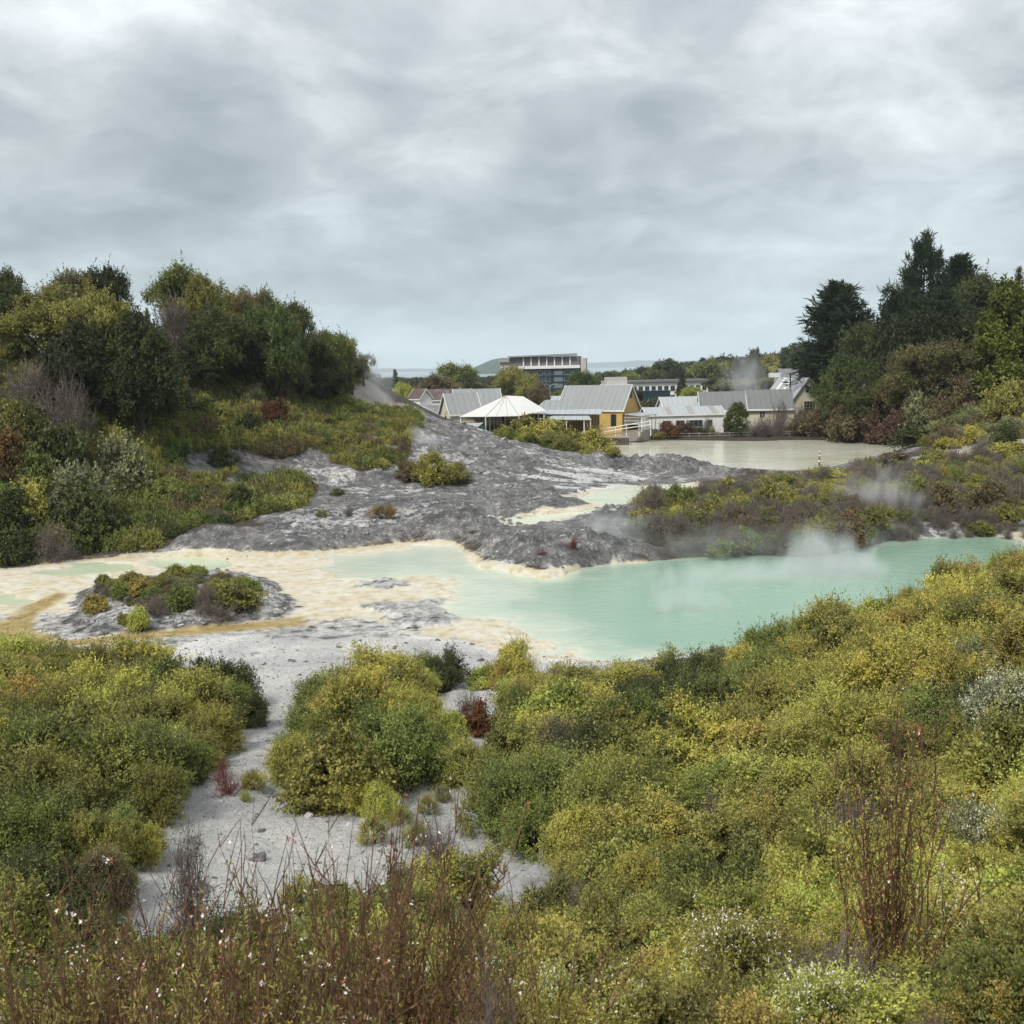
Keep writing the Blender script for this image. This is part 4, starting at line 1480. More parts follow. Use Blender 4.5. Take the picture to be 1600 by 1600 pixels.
def window(r, x, z, w, h, face='front', y=0.0, nx=2, ny=1, frame=None, name='window', glass=None, fw=.07):
    """frame standing a little proud with a pane behind its bars"""
    def put(m, u0, u1, v0, v1, d0, d1):
        if face == 'front':
            m.box(x + u0, x + u1, y - d1, y - d0, z + v0, z + v1)
        elif face == 'right':
            m.box(y + d0, y + d1, x + u0, x + u1, z + v0, z + v1)
        else:
            m.box(y - d1, y - d0, x + u0, x + u1, z + v0, z + v1)
    f = MB()
    put(f, 0, fw, 0, h, .004, .07)
    put(f, w - fw, w, 0, h, .004, .07)
    put(f, fw, w - fw, 0, fw, .004, .07)
    put(f, fw, w - fw, h - fw, h, .004, .07)
    for i in range(1, nx):
        put(f, w * i / nx - .02, w * i / nx + .02, fw, h - fw, .004, .06)
    for j in range(1, ny):
        put(f, fw, w - fw, h * j / ny - .018, h * j / ny + .018, .004, .055)
    fo = f.build(name, frame or M['white_paint'], r)
    g = MB()
    put(g, fw * .5, w - fw * .5, fw * .5, h - fw * .5, .002, .03)
    g.build('pane', glass or M['glass'], fo)
    return fo


# ochre house with steep grey roof, lean-to porch
r = root('ochre_house', 'ochre yellow house with steep grey roof and white barge boards', 'house', 972, 674, 150, -29)
LH_, WH_ = 10.4, 6.6
gable(r, LH_, WH_, 3.1, 3.45, M['ochre'], M['grey_roof'], .18, 'right', M['white_paint'])
window(r, -1.75, .75, .85, 1.75, 'front', 0, 1, 4, M['timber'])
window(r, WH_ / 2 - .55, 4.7, 1.1, 1.1, 'right', 0, 2, 1, M['old_wood'])
window(r, 1.2, 1.0, 1.1, 1.3, 'right', 0, 2, 2, M['white_paint'])
p = MB()
p.slab([(.1, .2, 2.55), (3.0, .2, 2.25), (3.0, 6.2, 2.25), (.1, 6.2, 2.55)], .1)
po = p.build('porch_roof', M['pale_roof'], r)
for yy in (.35, 3.2, 6.0):
    m = MB()
    m.box(2.8, 2.92, yy, yy + .12, -.6, 2.2)
    m.build('porch_post', M['white_paint'], r)
la = MB()
for k in range(9):
    la.box(2.83, 2.88, .5 + k * .31, .54 + k * .31, .1, 2.1)
for k in range(6):
    la.box(2.82, 2.89, .47, 3.2, .1 + k * .38, .15 + k * .38)
for k in range(8):
    la.box(.3 + k * .31, .34 + k * .31, .36, .41, 1.0, 2.15)
for k in range(3):
    la.box(.2, 2.8, .35, .42, 1.0 + k * .5, 1.05 + k * .5)
la.build('lattice', M['white_paint'], r)
dk = MB()
dk.box(.02, 3.1, -.2, 6.3, -1.4, -.02)
dk.build('porch_deck', M['old_wood'], r)
# ramp and its rail
r = root('entrance_ramp', 'timber ramp with white handrails in front of the ochre house', 'ramp', 944, 676, 147, -14)
m = MB()
m.slab([(-.2, 0, -.35), (3.4, 0, .25), (6.6, 1.4, .55), (6.6, 2.6, .55), (3.4, 1.4, .25), (-.2, 1.4, -.35)][:4], .15)
m.build('deck', M['old_wood'], r)
m = MB()
for (a, b) in (((0, 0, .55), (3.2, -.02, 1.1)), ((0, 0, .1), (3.2, -.02, .62)), ((3.2, -.02, 1.1), (6.6, 1.4, 1.55)), ((3.2, -.02, .62), (6.6, 1.4, 1.05))):
    a, b = np.array(a), np.array(b)
    m.poly([a + (0, -.05, -.06), a + (0, .05, -.06), b + (0, .05, -.06), b + (0, -.05, -.06), a + (0, -.05, .06), a + (0, .05, .06), b + (0, .05, .06), b + (0, -.05, .06)],
           [(3, 2, 1, 0), (4, 5, 6, 7), (0, 1, 5, 4), (1, 2, 6, 5), (2, 3, 7, 6), (3, 0, 4, 7)])
m.build('handrail', M['white_paint'], r)
for t, zt in ((0.05, .58), (1.6, .86), (3.2, 1.12), (4.9, 1.35), (6.5, 1.55)):
    yy = 0 if t < 3.3 else (t - 3.2) * .41
    m = MB()
    m.box(t - .05, t + .05, yy + .052, yy + .16, -.6, zt)
    m.build('post', M['white_paint'], r)
# jetty / retaining boards below the ramp
r = root('landing_stage', 'weathered plank landing at the pond edge under the ramp', 'landing', 954, 683, 143, -4)
m = MB()
m.box(0, 2.6, 0, 2.2, -.12, 0)
m.build('deck', M['old_wood'], r)
m = MB()
for k in range(11):
    m.box(k * .235, k * .235 + .2, .02, .08, -1.1, -.125)
m.build('board_wall', M['timber'], r)

# verandah and low annex on the left of the ochre house
r = root('verandah', 'low verandah with pale sheet awnings on the left of the ochre house', 'verandah', 838, 668, 147, -8)
m = MB()
m.slab([(-.6, 1.5, 2.45), (5.4, 1.5, 2.35), (5.2, 5.0, 3.65), (.8, 5.0, 3.75)], .1)
m.build('annex_roof', M['grey_roof'], r)
m = MB()
m.slab([(-2.2, -.6, 2.02), (9.3, -.6, 1.85), (9.6, 1.45, 2.45), (-1.2, 1.45, 2.42)], .09)
m.build('awning', M['pale_roof'], r)
m = MB()
m.slab([(1.2, -1.9, 1.25), (8.0, -1.9, 1.12), (7.6, -.62, 1.62), (2.4, -.62, 1.68)], .08)
m.build('lower_awning', M['pale_roof'], r)
for x, y, t in ((1.4, -1.7, 1.2), (4.4, -1.7, 1.12), (6.9, -1.7, 1.1), (-1.9, -.4, 1.9), (7.8, -1.6, 1.1)):
    m = MB()
    m.box(x, x + .12, y, y + .12, -1.2, t)
    m.build('post', M['white_paint'], r)
m = MB()
for k in range(46):
    m.box(-1.6 + k * .23, -1.6 + k * .23 + .2, 1.6 + .02 * (k % 2), 1.7, -1.2, 2.3)
m.build('back_wall', M['timber'], r)

# white cottage
r = root('white_cottage', 'low white weatherboard cottage with striped pale roof by the pond', 'cottage', 1013, 679, 157, 5)
x0, x1, ro = gable(r, 11.8, 5.4, 2.85, 1.05, M['white_board'], M['pale_roof'], .2, 'left', M['white_paint'], strips=[(3.0, .9), (6.4, .9), (10.0, .9)])
for x, w_, n in ((2.2, 1.35, 2), (4.3, 1.35, 2), (6.4, 2.1, 3), (9.2, .8, 1)):
    window(r, x, 1.0, w_, 1.05, 'front', 0, n, 1, M['old_wood'])
window(r, 1.2, 1.0, 1.2, 1.05, 'right', 11.8, 2, 1, M['old_wood'])
dp = MB()
for k in range(12):
    dp.box(.02, 11.78, -.025, -.004, .05 + k * .225, .065 + k * .225)
dp.build('weatherboard_lap', M['white_board'], r)
m = MB()
m.bar((.5, -.07, 0), (.5, -.07, 2.6), .045)
m.build('downpipe', M['metal'], r)
r = root('pale_roofed_shed', 'pale roofed gable shed showing behind the white cottage', 'shed', 1038, 662, 166, 6)
gable(r, 5.6, 4.2, 2.6, 1.5, M['white_board'], M['pale_roof'], .3, 'left', M['white_paint'])

# cream house: long grey roof and tall gable
r = root('cream_house', 'cream house with long dull grey roof behind the pond shrubs', 'house', 1164, 672, 162, -6)
gable(r, 6.8, 6.4, 3.3, 2.6, M['cream'], M['dark_roof'], .35, 'right', M['white_paint'])
m = MB()
m.prism_x(.02, 7.6, [(.3, -1.2), (6.4, -1.2), (6.4, 3.4), (3.3, 6.0), (.3, 3.4)])
m.build('wing_wall', M['cream'], r)
m = MB()
m.poly([(.32, -.1, 3.15), (7.6, -.1, 3.15), (7.6, 3.3, 6.12), (.32, 3.3, 6.12), (.32, -.1, 3.27), (7.6, -.1, 3.27), (7.6, 3.3, 6.24), (.32, 3.3, 6.24)],
       [(3, 2, 1, 0), (4, 5, 6, 7), (0, 1, 5, 4), (1, 2, 6, 5), (2, 3, 7, 6), (3, 0, 4, 7)])
m.poly([(.32, 3.3, 6.122), (7.6, 3.3, 6.122), (7.6, 6.8, 3.1), (.32, 6.8, 3.1), (.32, 3.3, 6.236), (7.6, 3.3, 6.236), (7.6, 6.8, 3.22), (.32, 6.8, 3.22)],
       [(3, 2, 1, 0), (4, 5, 6, 7), (0, 1, 5, 4), (1, 2, 6, 5), (2, 3, 7, 6), (3, 0, 4, 7)])
m.build('wing_roof', M['dark_roof'], r)
m = MB()
m.box(.32, 7.6, -.16, -.1, 3.0, 3.28)
m.build('gutter', M['white_paint'], r)
window(r, 2.2, 1.9, .95, .95, 'front', .3, 2, 2, M['white_paint'])
r = root('gabled_house', 'tall cream gabled house with big paned window and metal flue', 'house', 1239, 668, 163, -74)
# the gable end faces the viewer: ridge runs away along -x of this frame
gable(r, 8.6, 5.2, 4.6, 3.1, M['cream'], M['pale_roof'], .35, 'right', M['dark_roof'], strips=None)
window(r, 1.9, 1.6, 2.0, 2.5, 'right', 0, 4, 5, M['old_wood'])
window(r, 2.15, 5.5, .6, 1.0, 'right', 0, 1, 2, M['old_wood'])
m = MB()
m.bar((-3.0, 1.2, 5.3), (-3.0, 1.2, 8.2), .13, 8)
m.bar((-3.0, 1.2, 8.2), (-3.0, 1.2, 8.45), .2, 8)
m.build('flue', M['black_metal'], r)
m = MB()
for sx in (-7.0, -4.9):
    k = 3.1 / 2.6
    m.poly([(sx, .2, 4.6 + .2 * k + .19), (sx + .7, .2, 4.6 + .2 * k + .19), (sx + .7, 2.5, 4.6 + 2.5 * k + .19), (sx, 2.5, 4.6 + 2.5 * k + .19)], [(0, 1, 2, 3)])
m.build('roof_light', M['white_paint'], r)
r = root('far_grey_roofed_house', 'grey roofed house with white roof unit behind the tall gabled house', 'house', 1224, 606, 215, 4)
gable(r, 8, 6, 2.2, 1.6, M['concrete'], M['dark_roof'], .3, 'left')
m = MB()
m.box(-2.2, -.1, 1, 3, 2.2, 3.1)
m.build('roof_unit', M['white_paint'], r)

# market tent
r = root('market_tent', 'big white peaked marquee on white poles left of the ochre house', 'tent', 783, 676, 141, -4)
m = MB()
A = {'fl': (-5.6, -1.2, 2.35), 'fm': (-1.9, -2.2, 2.35), 'fr': (2.6, -1.7, 2.35), 'r': (6.2, .6, 2.9), 'br': (5.8, 5.5, 2.9), 'bl': (-4.2, 6.0, 2.5), 't1': (.6, 2.0, 5.0), 't2': (3.0, 2.2, 4.85)}
V = list(A.values())
K_ = {k: i for i, k in enumerate(A)}
F = [('fl', 'fm', 't1'), ('fm', 'fr', 't1'), ('fr', 't2', 't1'), ('fr', 'r', 't2'), ('r', 'br', 't2'), ('br', 't1', 't2'), ('br', 'bl', 't1'), ('bl', 'fl', 't1')]
n8 = len(V)
V2 = V + [(a, b, c - .06) for a, b, c in V]
Fi = [tuple(K_[k] for k in f) for f in F]
ring = [K_[k] for k in ('fl', 'fm', 'fr', 'r', 'br', 'bl')]
Fs = Fi + [tuple(i + n8 for i in reversed(f)) for f in Fi] + [(ring[i], ring[i] + n8, ring[(i + 1) % 6] + n8, ring[(i + 1) % 6]) for i in range(6)]
m.poly(V2, Fs)
cv = m.build('canopy', M['canvas'], r)
m = MB()
for f in ('fl', 'fm', 'fr'):
    a, b = np.array(A[f]), np.array(A['t1'])
    m.bar(a + (0, 0, .03), b + (0, 0, .03), .03, 5)
for q in (.33, .66):
    a = np.array(A['fm']) * (1 - q) + np.array(A['fr']) * q
    m.bar(a + (0, 0, .03), np.array(A['t1']) + (0, 0, .03), .02, 5)
m.build('seam', M['strip'], cv)
for (x, y) in ((-1.9, -2.1), (-5.4, -1.1), (2.6, -1.6), (5.9, .7), (-1.4, 5.6), (4.9, 5.3), (.4, 2.0), (-1.55, 0.0)):
    m = MB()
    m.bar((x, y, -1.0), (x, y, 2.4 if y < 3 else 2.55), .075, 8)
    m.build('pole', M['white_paint'], r)
r = root('closed_umbrella', 'dark red furled market umbrella at the right edge of the white tent', 'umbrella', 820, 668, 138, 0)
m = MB()
m.bar((0, 0, -.6), (0, 0, 1.0), .03, 6)
m.build('pole', M['old_wood'], r)
m = MB()
for k in range(6):
    t = k * PI / 3
    m.poly([(0, 0, 2.3), (.22 * math.cos(t), .22 * math.sin(t), 1.0), (.22 * math.cos(t + PI / 3), .22 * math.sin(t + PI / 3), 1.0), (0, 0, .95)], [(0, 1, 2), (1, 3, 2)])
m.build('cover', M['red'], r)
r = root('striped_banner', 'faded red and white striped cloth hung under the white tent', 'banner', 790, 653, 144, -3)
for k in range(7):
    m = MB()
    m.box(k * .26, k * .26 + .255, 0, .02, -.35, .12)
    m.build('stripe', M['pinkcloth' if k % 2 else 'canvas'], r)
r = root('board_fence', 'dark vertical board fence standing behind the white tent', 'fence', 747, 668, 147, -4)
m = MB()
for k in range(52):
    m.box(k * .2, k * .2 + .18, 0, .03, -1.0, 1.55 + .06 * math.sin(k * 1.7))
m.build('boards', M['timber'], r)
m = MB()
for zz_ in (.2, 1.2):
    m.box(0, 10.4, .032, .09, zz_, zz_ + .1)
m.build('rail', M['timber'], r)
r = root('board_fence', 'short dark board fence in front of the decorated gable end', 'fence', 690, 668, 143, 4)
m = MB()
for k in range(8):
    m.box(k * .2, k * .2 + .18, 0, .03, -1.0, .95)
m.build('boards', M['timber'], r)
r = root('awning_stall', 'low stall under a silver sheet awning left of the tent pole', 'stall', 707, 676, 137, -2)
m = MB()
m.slab([(-.4, -.3, .62), (3.4, -.3, .72), (4.1, 1.6, 1.18), (.6, 1.6, 1.10)], .05)
m.build('awning', M['pale_roof'], r)
for x, y in ((0, -.2), (3.2, -.2), (.7, 1.45), (3.8, 1.45)):
    m = MB()
    m.box(x, x + .09, y, y + .09, -1.2, .6 if y < 0 else 1.05)
    m.build('post', M['old_wood'], r)
m = MB()
m.box(.1, 3.1, .2, 1.2, -1.2, .05)
m.build('counter', M['red'], r)
r = root('green_bin', 'green box standing at the right end of the silver awning stall', 'box', 750, 672, 139, 0)
m = MB()
m.box(0, .75, 0, .6, -1, .45)
m.build('body', M['greenbox'], r)
m = MB()
m.box(-.04, .79, -.04, .64, .452, .56)
m.build('lid', M['greenbox'], r)
bmh = MB()
rr_ = np.random.default_rng(5)
for k in range(60):
    a, d = rr_.uniform(0, 6.28), rr_.uniform(0, 1) ** .7
    x, y = math.cos(a) * d * 1.3, math.sin(a) * d * .8
    z = (1 - d) * .75
    s = rr_.uniform(.12, .3)
    q = [(x + s * rr_.normal() * .8, y + s * rr_.normal() * .8, z + s * rr_.normal() * .6) for _ in range(5)]
    bmh.poly([(x - s, y, z), (x, y - s, z - .1), (x + s, y, z), (x, y + s, z - .1), (x, y, z + s), (x, y, z - s)], [(0, 1, 4), (1, 2, 4), (2, 3, 4), (3, 0, 4), (1, 0, 5), (2, 1, 5), (3, 2, 5), (0, 3, 5)])
o = bmh.build('rubble_heap', M['pinkrock'])
q = at(737, 676, 133)
o.location = q
tag(o, 'heap of pinkish broken stone in front of the silver awning stall', 'rubble', kind='stuff')

# cream barn with decorated gable end, and the bigger roof behind
r = root('cream_barn', 'cream barn with grey roof and dark marks dotted on its gable end', 'barn', 705, 670, 145, 22)
gable(r, 4.5, 4.6, 2.1, 2.7, M['cream'], M['grey_roof'], .25, 'left', M['white_paint'])
for k in range(20):
    m = MB()
    v = .5 + (k * .618 % 1) * 3.2
    zt = 2.0 + min(v, 4.6 - v) * 1.0
    zq = .5 + (k * .377 % 1) * (zt - .6)
    m.box(-.03, -.004, v, v + .16, zq, zq + .11)
    m.build('gable_mark', M['decor'], r)
window(r, 2.0, .4, .55, 1.3, 'left', 0, 1, 1, M['timber'])
r = root('long_grey_roofed_hall', 'long hall with grey roof rising behind the cream barn', 'hall', 716, 670, 152, 9)
gable(r, 6.6, 7.2, 2.4, 3.2, M['cream'], M['grey_roof'], .3, 'left', M['white_paint'])
r = root('grey_roofed_shed', 'low grey roofed shed veiled by steam at the far left of the village', 'shed', 636, 668, 152, 3)
gable(r, 5.2, 6.0, 1.4, 1.6, M['concrete'], M['dark_roof'], .3, 'left')
r = root('white_dome_tent', 'small rounded white tent above the shed veiled by steam', 'tent', 638, 643, 172, 0)
m = MB()
n = 14
prof = [(1.0, 0), (1.0, .7), (.93, 1.05), (.7, 1.35), (.36, 1.52), (0, 1.58)]
vs_ = [(math.cos(2 * PI * k / n) * a * .95, math.sin(2 * PI * k / n) * a, z) for a, z in prof[:-1] for k in range(n)] + [(0, 0, 1.58)]
fs_ = [(j * n + k, j * n + (k + 1) % n, (j + 1) * n + (k + 1) % n, (j + 1) * n + k) for j in range(4) for k in range(n)] + [(4 * n + k, 4 * n + (k + 1) % n, 5 * n) for k in range(n)]
m.poly(vs_, fs_)
m.build('canopy', M['canvas'], r)
m = MB()
m.box(-.35, .35, -1.0, -.9, -.8, .6)
m.box(-.96, .96, -.3, .3, -.8, 0)
m.build('base', M['old_wood'], r)
r = root('red_roofed_building', 'building with blotchy red brown roof behind the cream barn', 'building', 668, 642, 225, 4)
gable(r, 9.5, 7, 2.3, 2.2, M['white_board'], M['red_roof'], .3, 'left', M['white_paint'])
r = root('white_gable_house', 'small house with white gable below the brown crowned tree', 'house', 656, 640, 212, -50)
gable(r, 4.0, 3.2, 2.2, 1.9, M['white_board'], M['red_roof'], .2, 'right', M['white_paint'])
r = root('white_roofed_block', 'low block with broken white roofs left of the long hall', 'building', 690, 626, 262, 2)
m = MB()
m.box(0, 4.6, 0, 5, -2, 1.9)
m.build('wall', M['concrete'], r)
m = MB()
m.slab([(-.3, -.3, 2.0), (2.4, -.3, 2.3), (2.4, 5.2, 2.6), (-.3, 5.2, 2.4)], .3)
m.slab([(2.45, -.3, 2.5), (4.9, -.3, 2.9), (4.9, 5.2, 3.1), (2.45, 5.2, 2.8)], .3)
m.build('roof', M['canvas'], r)
r = root('pale_blue_block', 'small pale blue white block among the trees left of the hotel', 'building', 750, 626, 300, 0)
m = MB()
m.box(0, 3.2, 0, 4, -2, 2.6)
m.build('wall', M['teal_light'], r)
m = MB()
m.box(-.2, 3.4, -.2, 4.2, 2.603, 2.95)
m.build('roof', M['white_paint'], r)
r = root('blue_grey_roofed_shed', 'blue grey roofed shed between the tent and the hotel', 'shed', 852, 640, 200, -3)
gable(r, 4.4, 5, 1.2, 1.2, M['concrete'], M['pale_roof'], .3, 'left')

# hotel tower
r = root('hotel_tower', 'seven storey dark glass hotel with flat white topped roof storey', 'hotel', 797, 634, 420, -7)
m = MB()
Lx, Ly, st = 29.0, 16.0, 2.62
m.box(0, Lx, 0, Ly, -6, 14.6)
m.build('wall', M['teal'], r)
for i in range(6):
    z = .4 + (i - 1) * st + 1.2
    for k, (x, w_) in enumerate(((1.2, 2.6), (4.6, 2.6), (8.0, 2.6), (11.3, 2.3), (14.4, 2.2), (18.2, 3.4), (22.3, 2.9), (25.9, 2.4))):
        window(r, x, z, w_, 1.95, 'front', 0, 3 if k != 5 else 4, 1, M['teal_light'], glass=M['glass'] if k != 5 else M['teal_light'], fw=.22)
    m = MB()
    m.box(-.2, Lx - .2, -.35, -.01, z - .56, z - .24)
    m.build('balcony_slab', M['teal'], r)
m = MB()
m.box(2.0, Lx - .2, -1.0, -.02, 14.7, 15.9)
m.build('white_band', M['white_paint'], r)
m = MB()
m.box(0.01, Lx - .5, .3, Ly, 14.61, 19.5)
m.build('penthouse', M['shutter'], r)
for k in range(7):
    x = 5.6 + k * 3.15
    m = MB()
    m.box(x, x + .5, -.35, .29, 15.91, 19.4)
    m.build('column', M['white_paint'], r)
m = MB()
m.poly([(-.5, -1.8, 19.5), (Lx - 2.2, -1.8, 19.9), (Lx - 2.2, Ly, 19.9), (-.5, Ly, 19.5), (-.5, -1.8, 20.0), (Lx - 2.2, -1.8, 20.6), (Lx - 2.2, Ly, 20.6), (-.5, Ly, 20.0)],
       [(3, 2, 1, 0), (4, 5, 6, 7), (0, 1, 5, 4), (1, 2, 6, 5), (2, 3, 7, 6), (3, 0, 4, 7)])
m.build('roof', M['metal'], r)
m = MB()
m.box(Lx + .01, Lx + 2.1, -.4, 10, -6, 18.6)
m.build('end_wall', M['concrete'], r)
m = MB()
m.box(-4.0, -.01, 1.5, 12, -6, 17.6)
m.build('side_wing', M['concrete'], r)
m = MB()
m.box(-4.5, 3.0, .4, 12.5, 17.63, 18.5)
m.build('side_wing_roof', M['metal'], r)
for i in range(6):
    window(r, -1.6, 1 + i * st, .9, 1.5, 'front', 1.5, 1, 1, M['metal'])

# long white building
r = root('white_office_block', 'long white two storey block with a row of square windows', 'building', 985, 640, 325, 5)
m = MB()
m.box(0, 25.0, 0, 10, -4, 8.4)
m.build('wall', M['white_paint'], r)
m = MB()
m.box(-.6, 25.5, -.8, 10.6, 8.42, 9.1)
m.build('roof', M['dark_roof'], r)
for k in range(12):
    window(r, .6 + k * 2.05, 5.5, 1.4, 1.75, 'front', 0, 2, 1, M['metal'])
    window(r, .6 + k * 2.05, 2.6, 1.4, 1.75, 'front', 0, 2, 1, M['metal'])
r = root('teal_wall_block', 'plain dark teal block in front of the long white building', 'building', 996, 636, 245, 3)
m = MB()
m.box(0, 7.9, 0, 5, -2, 3.6)
m.build('wall', M['teal'], r)
m = MB()
m.box(-.1, 8.0, -.1, 5.1, 3.603, 3.75)
m.build('coping', M['teal'], r)
m = MB()
m.bar((2.6, -.3, -1), (2.6, -.3, 2.0), .06)
m.box(2.3, 2.7, -.4, -.2, 1.2, 1.5)
m.build('vent_pipe', M['metal'], r)
r = root('white_flat_roofed_block', 'flat roofed white block with a grey plant room left of the long white building', 'building', 930, 622, 300, 3)
m = MB()
m.box(0, 10.5, 0, 8, -3, 3.2)
m.build('wall', M['white_paint'], r)
m = MB()
m.box(-.3, 10.8, -.4, 8.3, 3.203, 3.75)
m.build('roof', M['white_paint'], r)
m = MB()
m.box(3.6, 9.6, 1, 6, 3.76, 5.9)
m.build('plant_room', M['concrete'], r)
m = MB()
m.box(2.0, 3.0, 1, 2, 3.76, 5.0)
m.build('roof_vent', M['metal'], r)

# street lamp
r = root('street_lamp', 'curved twin armed street lamp before the hotel', 'street lamp', 860, 642, 205, 0)
m = MB()
m.bar((0, 0, -1), (0, 0, 4.6), .07, 8)
m.build('pole', M['metal'], r)
for s in (1, -1):
    m = MB()
    pts = [(s * 1.0 * (1 - math.cos(t)), 0, 4.58 + .75 * math.sin(t)) for t in np.linspace(0, PI / 2, 6)]
    for a, b in zip(pts[:-1], pts[1:]):
        m.bar(a, b, .05, 6)
    ar = m.build('arm', M['metal'], r)
    m = MB()
    m.box(min(s * 1.0, s * 1.55), max(s * 1.0, s * 1.55), -.1, .1, 5.26, 5.36)
    m.build('lamp_head', M['metal'], ar)

# post in the pond, low fence on the far shore
r = root('marker_post', 'thin brown and white banded post standing in the pond', 'post', 1280, 728, float(atz(1280, 728, 1.0)[1]), 0)
m = MB()
m.bar((0, 0, -.8), (0, 0, 1.62), .075, 10)
m.build('shaft', M['brown_twig'], r)
for z in (.45, 1.05, 1.45):
    m = MB()
    m.bar((0, 0, z), (0, 0, z + .17), .083, 10)
    m.build('band', M['white_paint'], r)
r = root('rail_fence', 'low weathered rail fence along the far shore of the pond', 'fence', 1014, 686, 152, 2)
m = MB()
for z in (.25, .62):
    m.box(0, 23, 0, .05, z, z + .09)
m.build('rail', M['old_wood'], r)
for k in range(16):
    m = MB()
    m.box(k * 1.5, k * 1.5 + .1, .052, .15, -.8, .8)
    m.build('post', M['old_wood'], r)
# flax
r = root('flax_plant', 'spiky grey green flax with sword leaves beside the column shaped shrub', 'plant', 1112, 688, 154, 0)
g_ = np.random.default_rng(11)
nf = 150
aa = g_.uniform(0, 6.28, nf)
el_ = g_.uniform(.25, 1.45, nf)
LL = g_.uniform(1.4, 2.9, nf)
dirs = np.stack([np.cos(aa) * np.cos(el_), np.sin(aa) * np.cos(el_), np.sin(el_)], 1)
t = np.linspace(0, 1, 5)
Pf = dirs[:, None] * (LL[:, None] * t)[..., None]
Pf[..., 2] -= (LL[:, None] * t ** 2.5) * .35 * np.cos(el_)[:, None]
sv = unit(np.cross(dirs, [0, 0, 1.0]))[:, None] * (np.array([.06, .07, .06, .04, .008]))[None, :, None]
Vf = np.stack([Pf - sv, Pf + sv], 2)
idf = np.arange(nf * 10).reshape(nf, 5, 2)
Qf = np.stack([idf[:, :-1, 0], idf[:, :-1, 1], idf[:, 1:, 1], idf[:, 1:, 0]], -1).reshape(-1, 4)
link('leaves', quads_mesh('leaves', Vf.reshape(-1, 3), Qf, [M['foliage']], tone=np.repeat(np.clip(g_.normal(.5, .25, nf), 0, 1), 10)), r, COLR['greygreen'])

# ------------------------------------------------------------------ planting: trees on the left hill
LH = 'trees crowning the left hill'
T = [
    ('tree', 'broad_tree', 4, 432, 66, 96, 'dark', 'dark rounded tree cut off by the left edge of the view, high on the hill'),
    ('shelf', 'broad_tree', 62, 448, 150, 90, 'olive', 'broad olive green tree with layered crown, largest on the left hill'),
    ('tree', 'broad_tree', 108, 428, 84, 101, 'bronze', 'brown tinged tree top rising behind the broad layered olive tree'),
    ('tree', 'broad_tree', 158, 421, 66, 104, 'deep', 'very dark tree top beside the brown tinged one, left of the sky gap'),
    ('shelf', 'broad_tree', 150, 452, 124, 87, 'olive', 'mid green layered tree standing right of the broad olive tree'),
    ('tree', 'broad_tree', 205, 492, 92, 86, 'dark', 'dark green tree whose crown slopes down to the sky gap'),
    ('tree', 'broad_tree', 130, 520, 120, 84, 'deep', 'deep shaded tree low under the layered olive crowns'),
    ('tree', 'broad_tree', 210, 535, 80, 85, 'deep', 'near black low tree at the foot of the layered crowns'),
    ('spire', 'conifer', 229, 480, 18, 112, 'green', 'tiny pointed conifer in the sky gap between the tall crowns'),
    ('tree', 'broad_tree', 283, 421, 96, 110, 'green', 'tall leafy green tree right of the sky gap, highest there'),
    ('tree', 'broad_tree', 318, 438, 84, 107, 'olive', 'olive tree leaning against the tall leafy green tree'),
    ('bartree', 'bare_tree', 268, 472, 66, 103, 'brown', 'grey brown leafless twiggy tree below the tall leafy tree'),
    ('tree', 'broad_tree', 335, 490, 90, 103, 'dark', 'dark tree with shaded crown in the middle of the left hill'),
    ('tree', 'broad_tree', 374, 462, 62, 117, 'rust', 'russet topped tree between the dark crowns on the left hill'),
    ('airy', 'broad_tree', 388, 447, 34, 122, 'dark', 'thin spindly tree top poking above the russet crown'),
    ('shelf', 'broad_tree', 412, 458, 74, 116, 'bronze', 'domed brown green tree right of the russet crown'),
    ('tree', 'broad_tree', 452, 476, 62, 122, 'dark', 'dark green tree where the hill crest starts to drop'),
    ('tree', 'broad_tree', 420, 476, 56, 108, 'bright', 'bright green upright tree standing in front of the domed brown one'),
    ('tree', 'broad_tree', 447, 540, 62, 106, 'bright', 'bright green leafy tree low on the slope beside the red brown bush'),
    ('tree', 'broad_tree', 486, 524, 66, 118, 'dark', 'rounded dark tree on the falling crest, first after the bright ones'),
    ('tree', 'broad_tree', 516, 520, 58, 122, 'green', 'rounded green tree in the middle of the falling crest'),
    ('airy', 'broad_tree', 545, 529, 50, 126, 'greygreen', 'loose grey green tree near the fumarole cliff'),
    ('airy', 'broad_tree', 566, 549, 34, 130, 'silver', 'pale grey scrubby tree right at the edge of the fumarole cliff'),
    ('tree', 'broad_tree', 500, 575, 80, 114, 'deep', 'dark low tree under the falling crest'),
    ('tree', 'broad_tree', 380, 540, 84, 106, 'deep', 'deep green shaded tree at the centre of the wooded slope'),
    ('tree', 'broad_tree', 300, 560, 84, 101, 'deep', 'dark low tree above the open green slope'),
]
for a in T:
    plant(a[0], a[1], *a[2:7], a[7], group=LH)
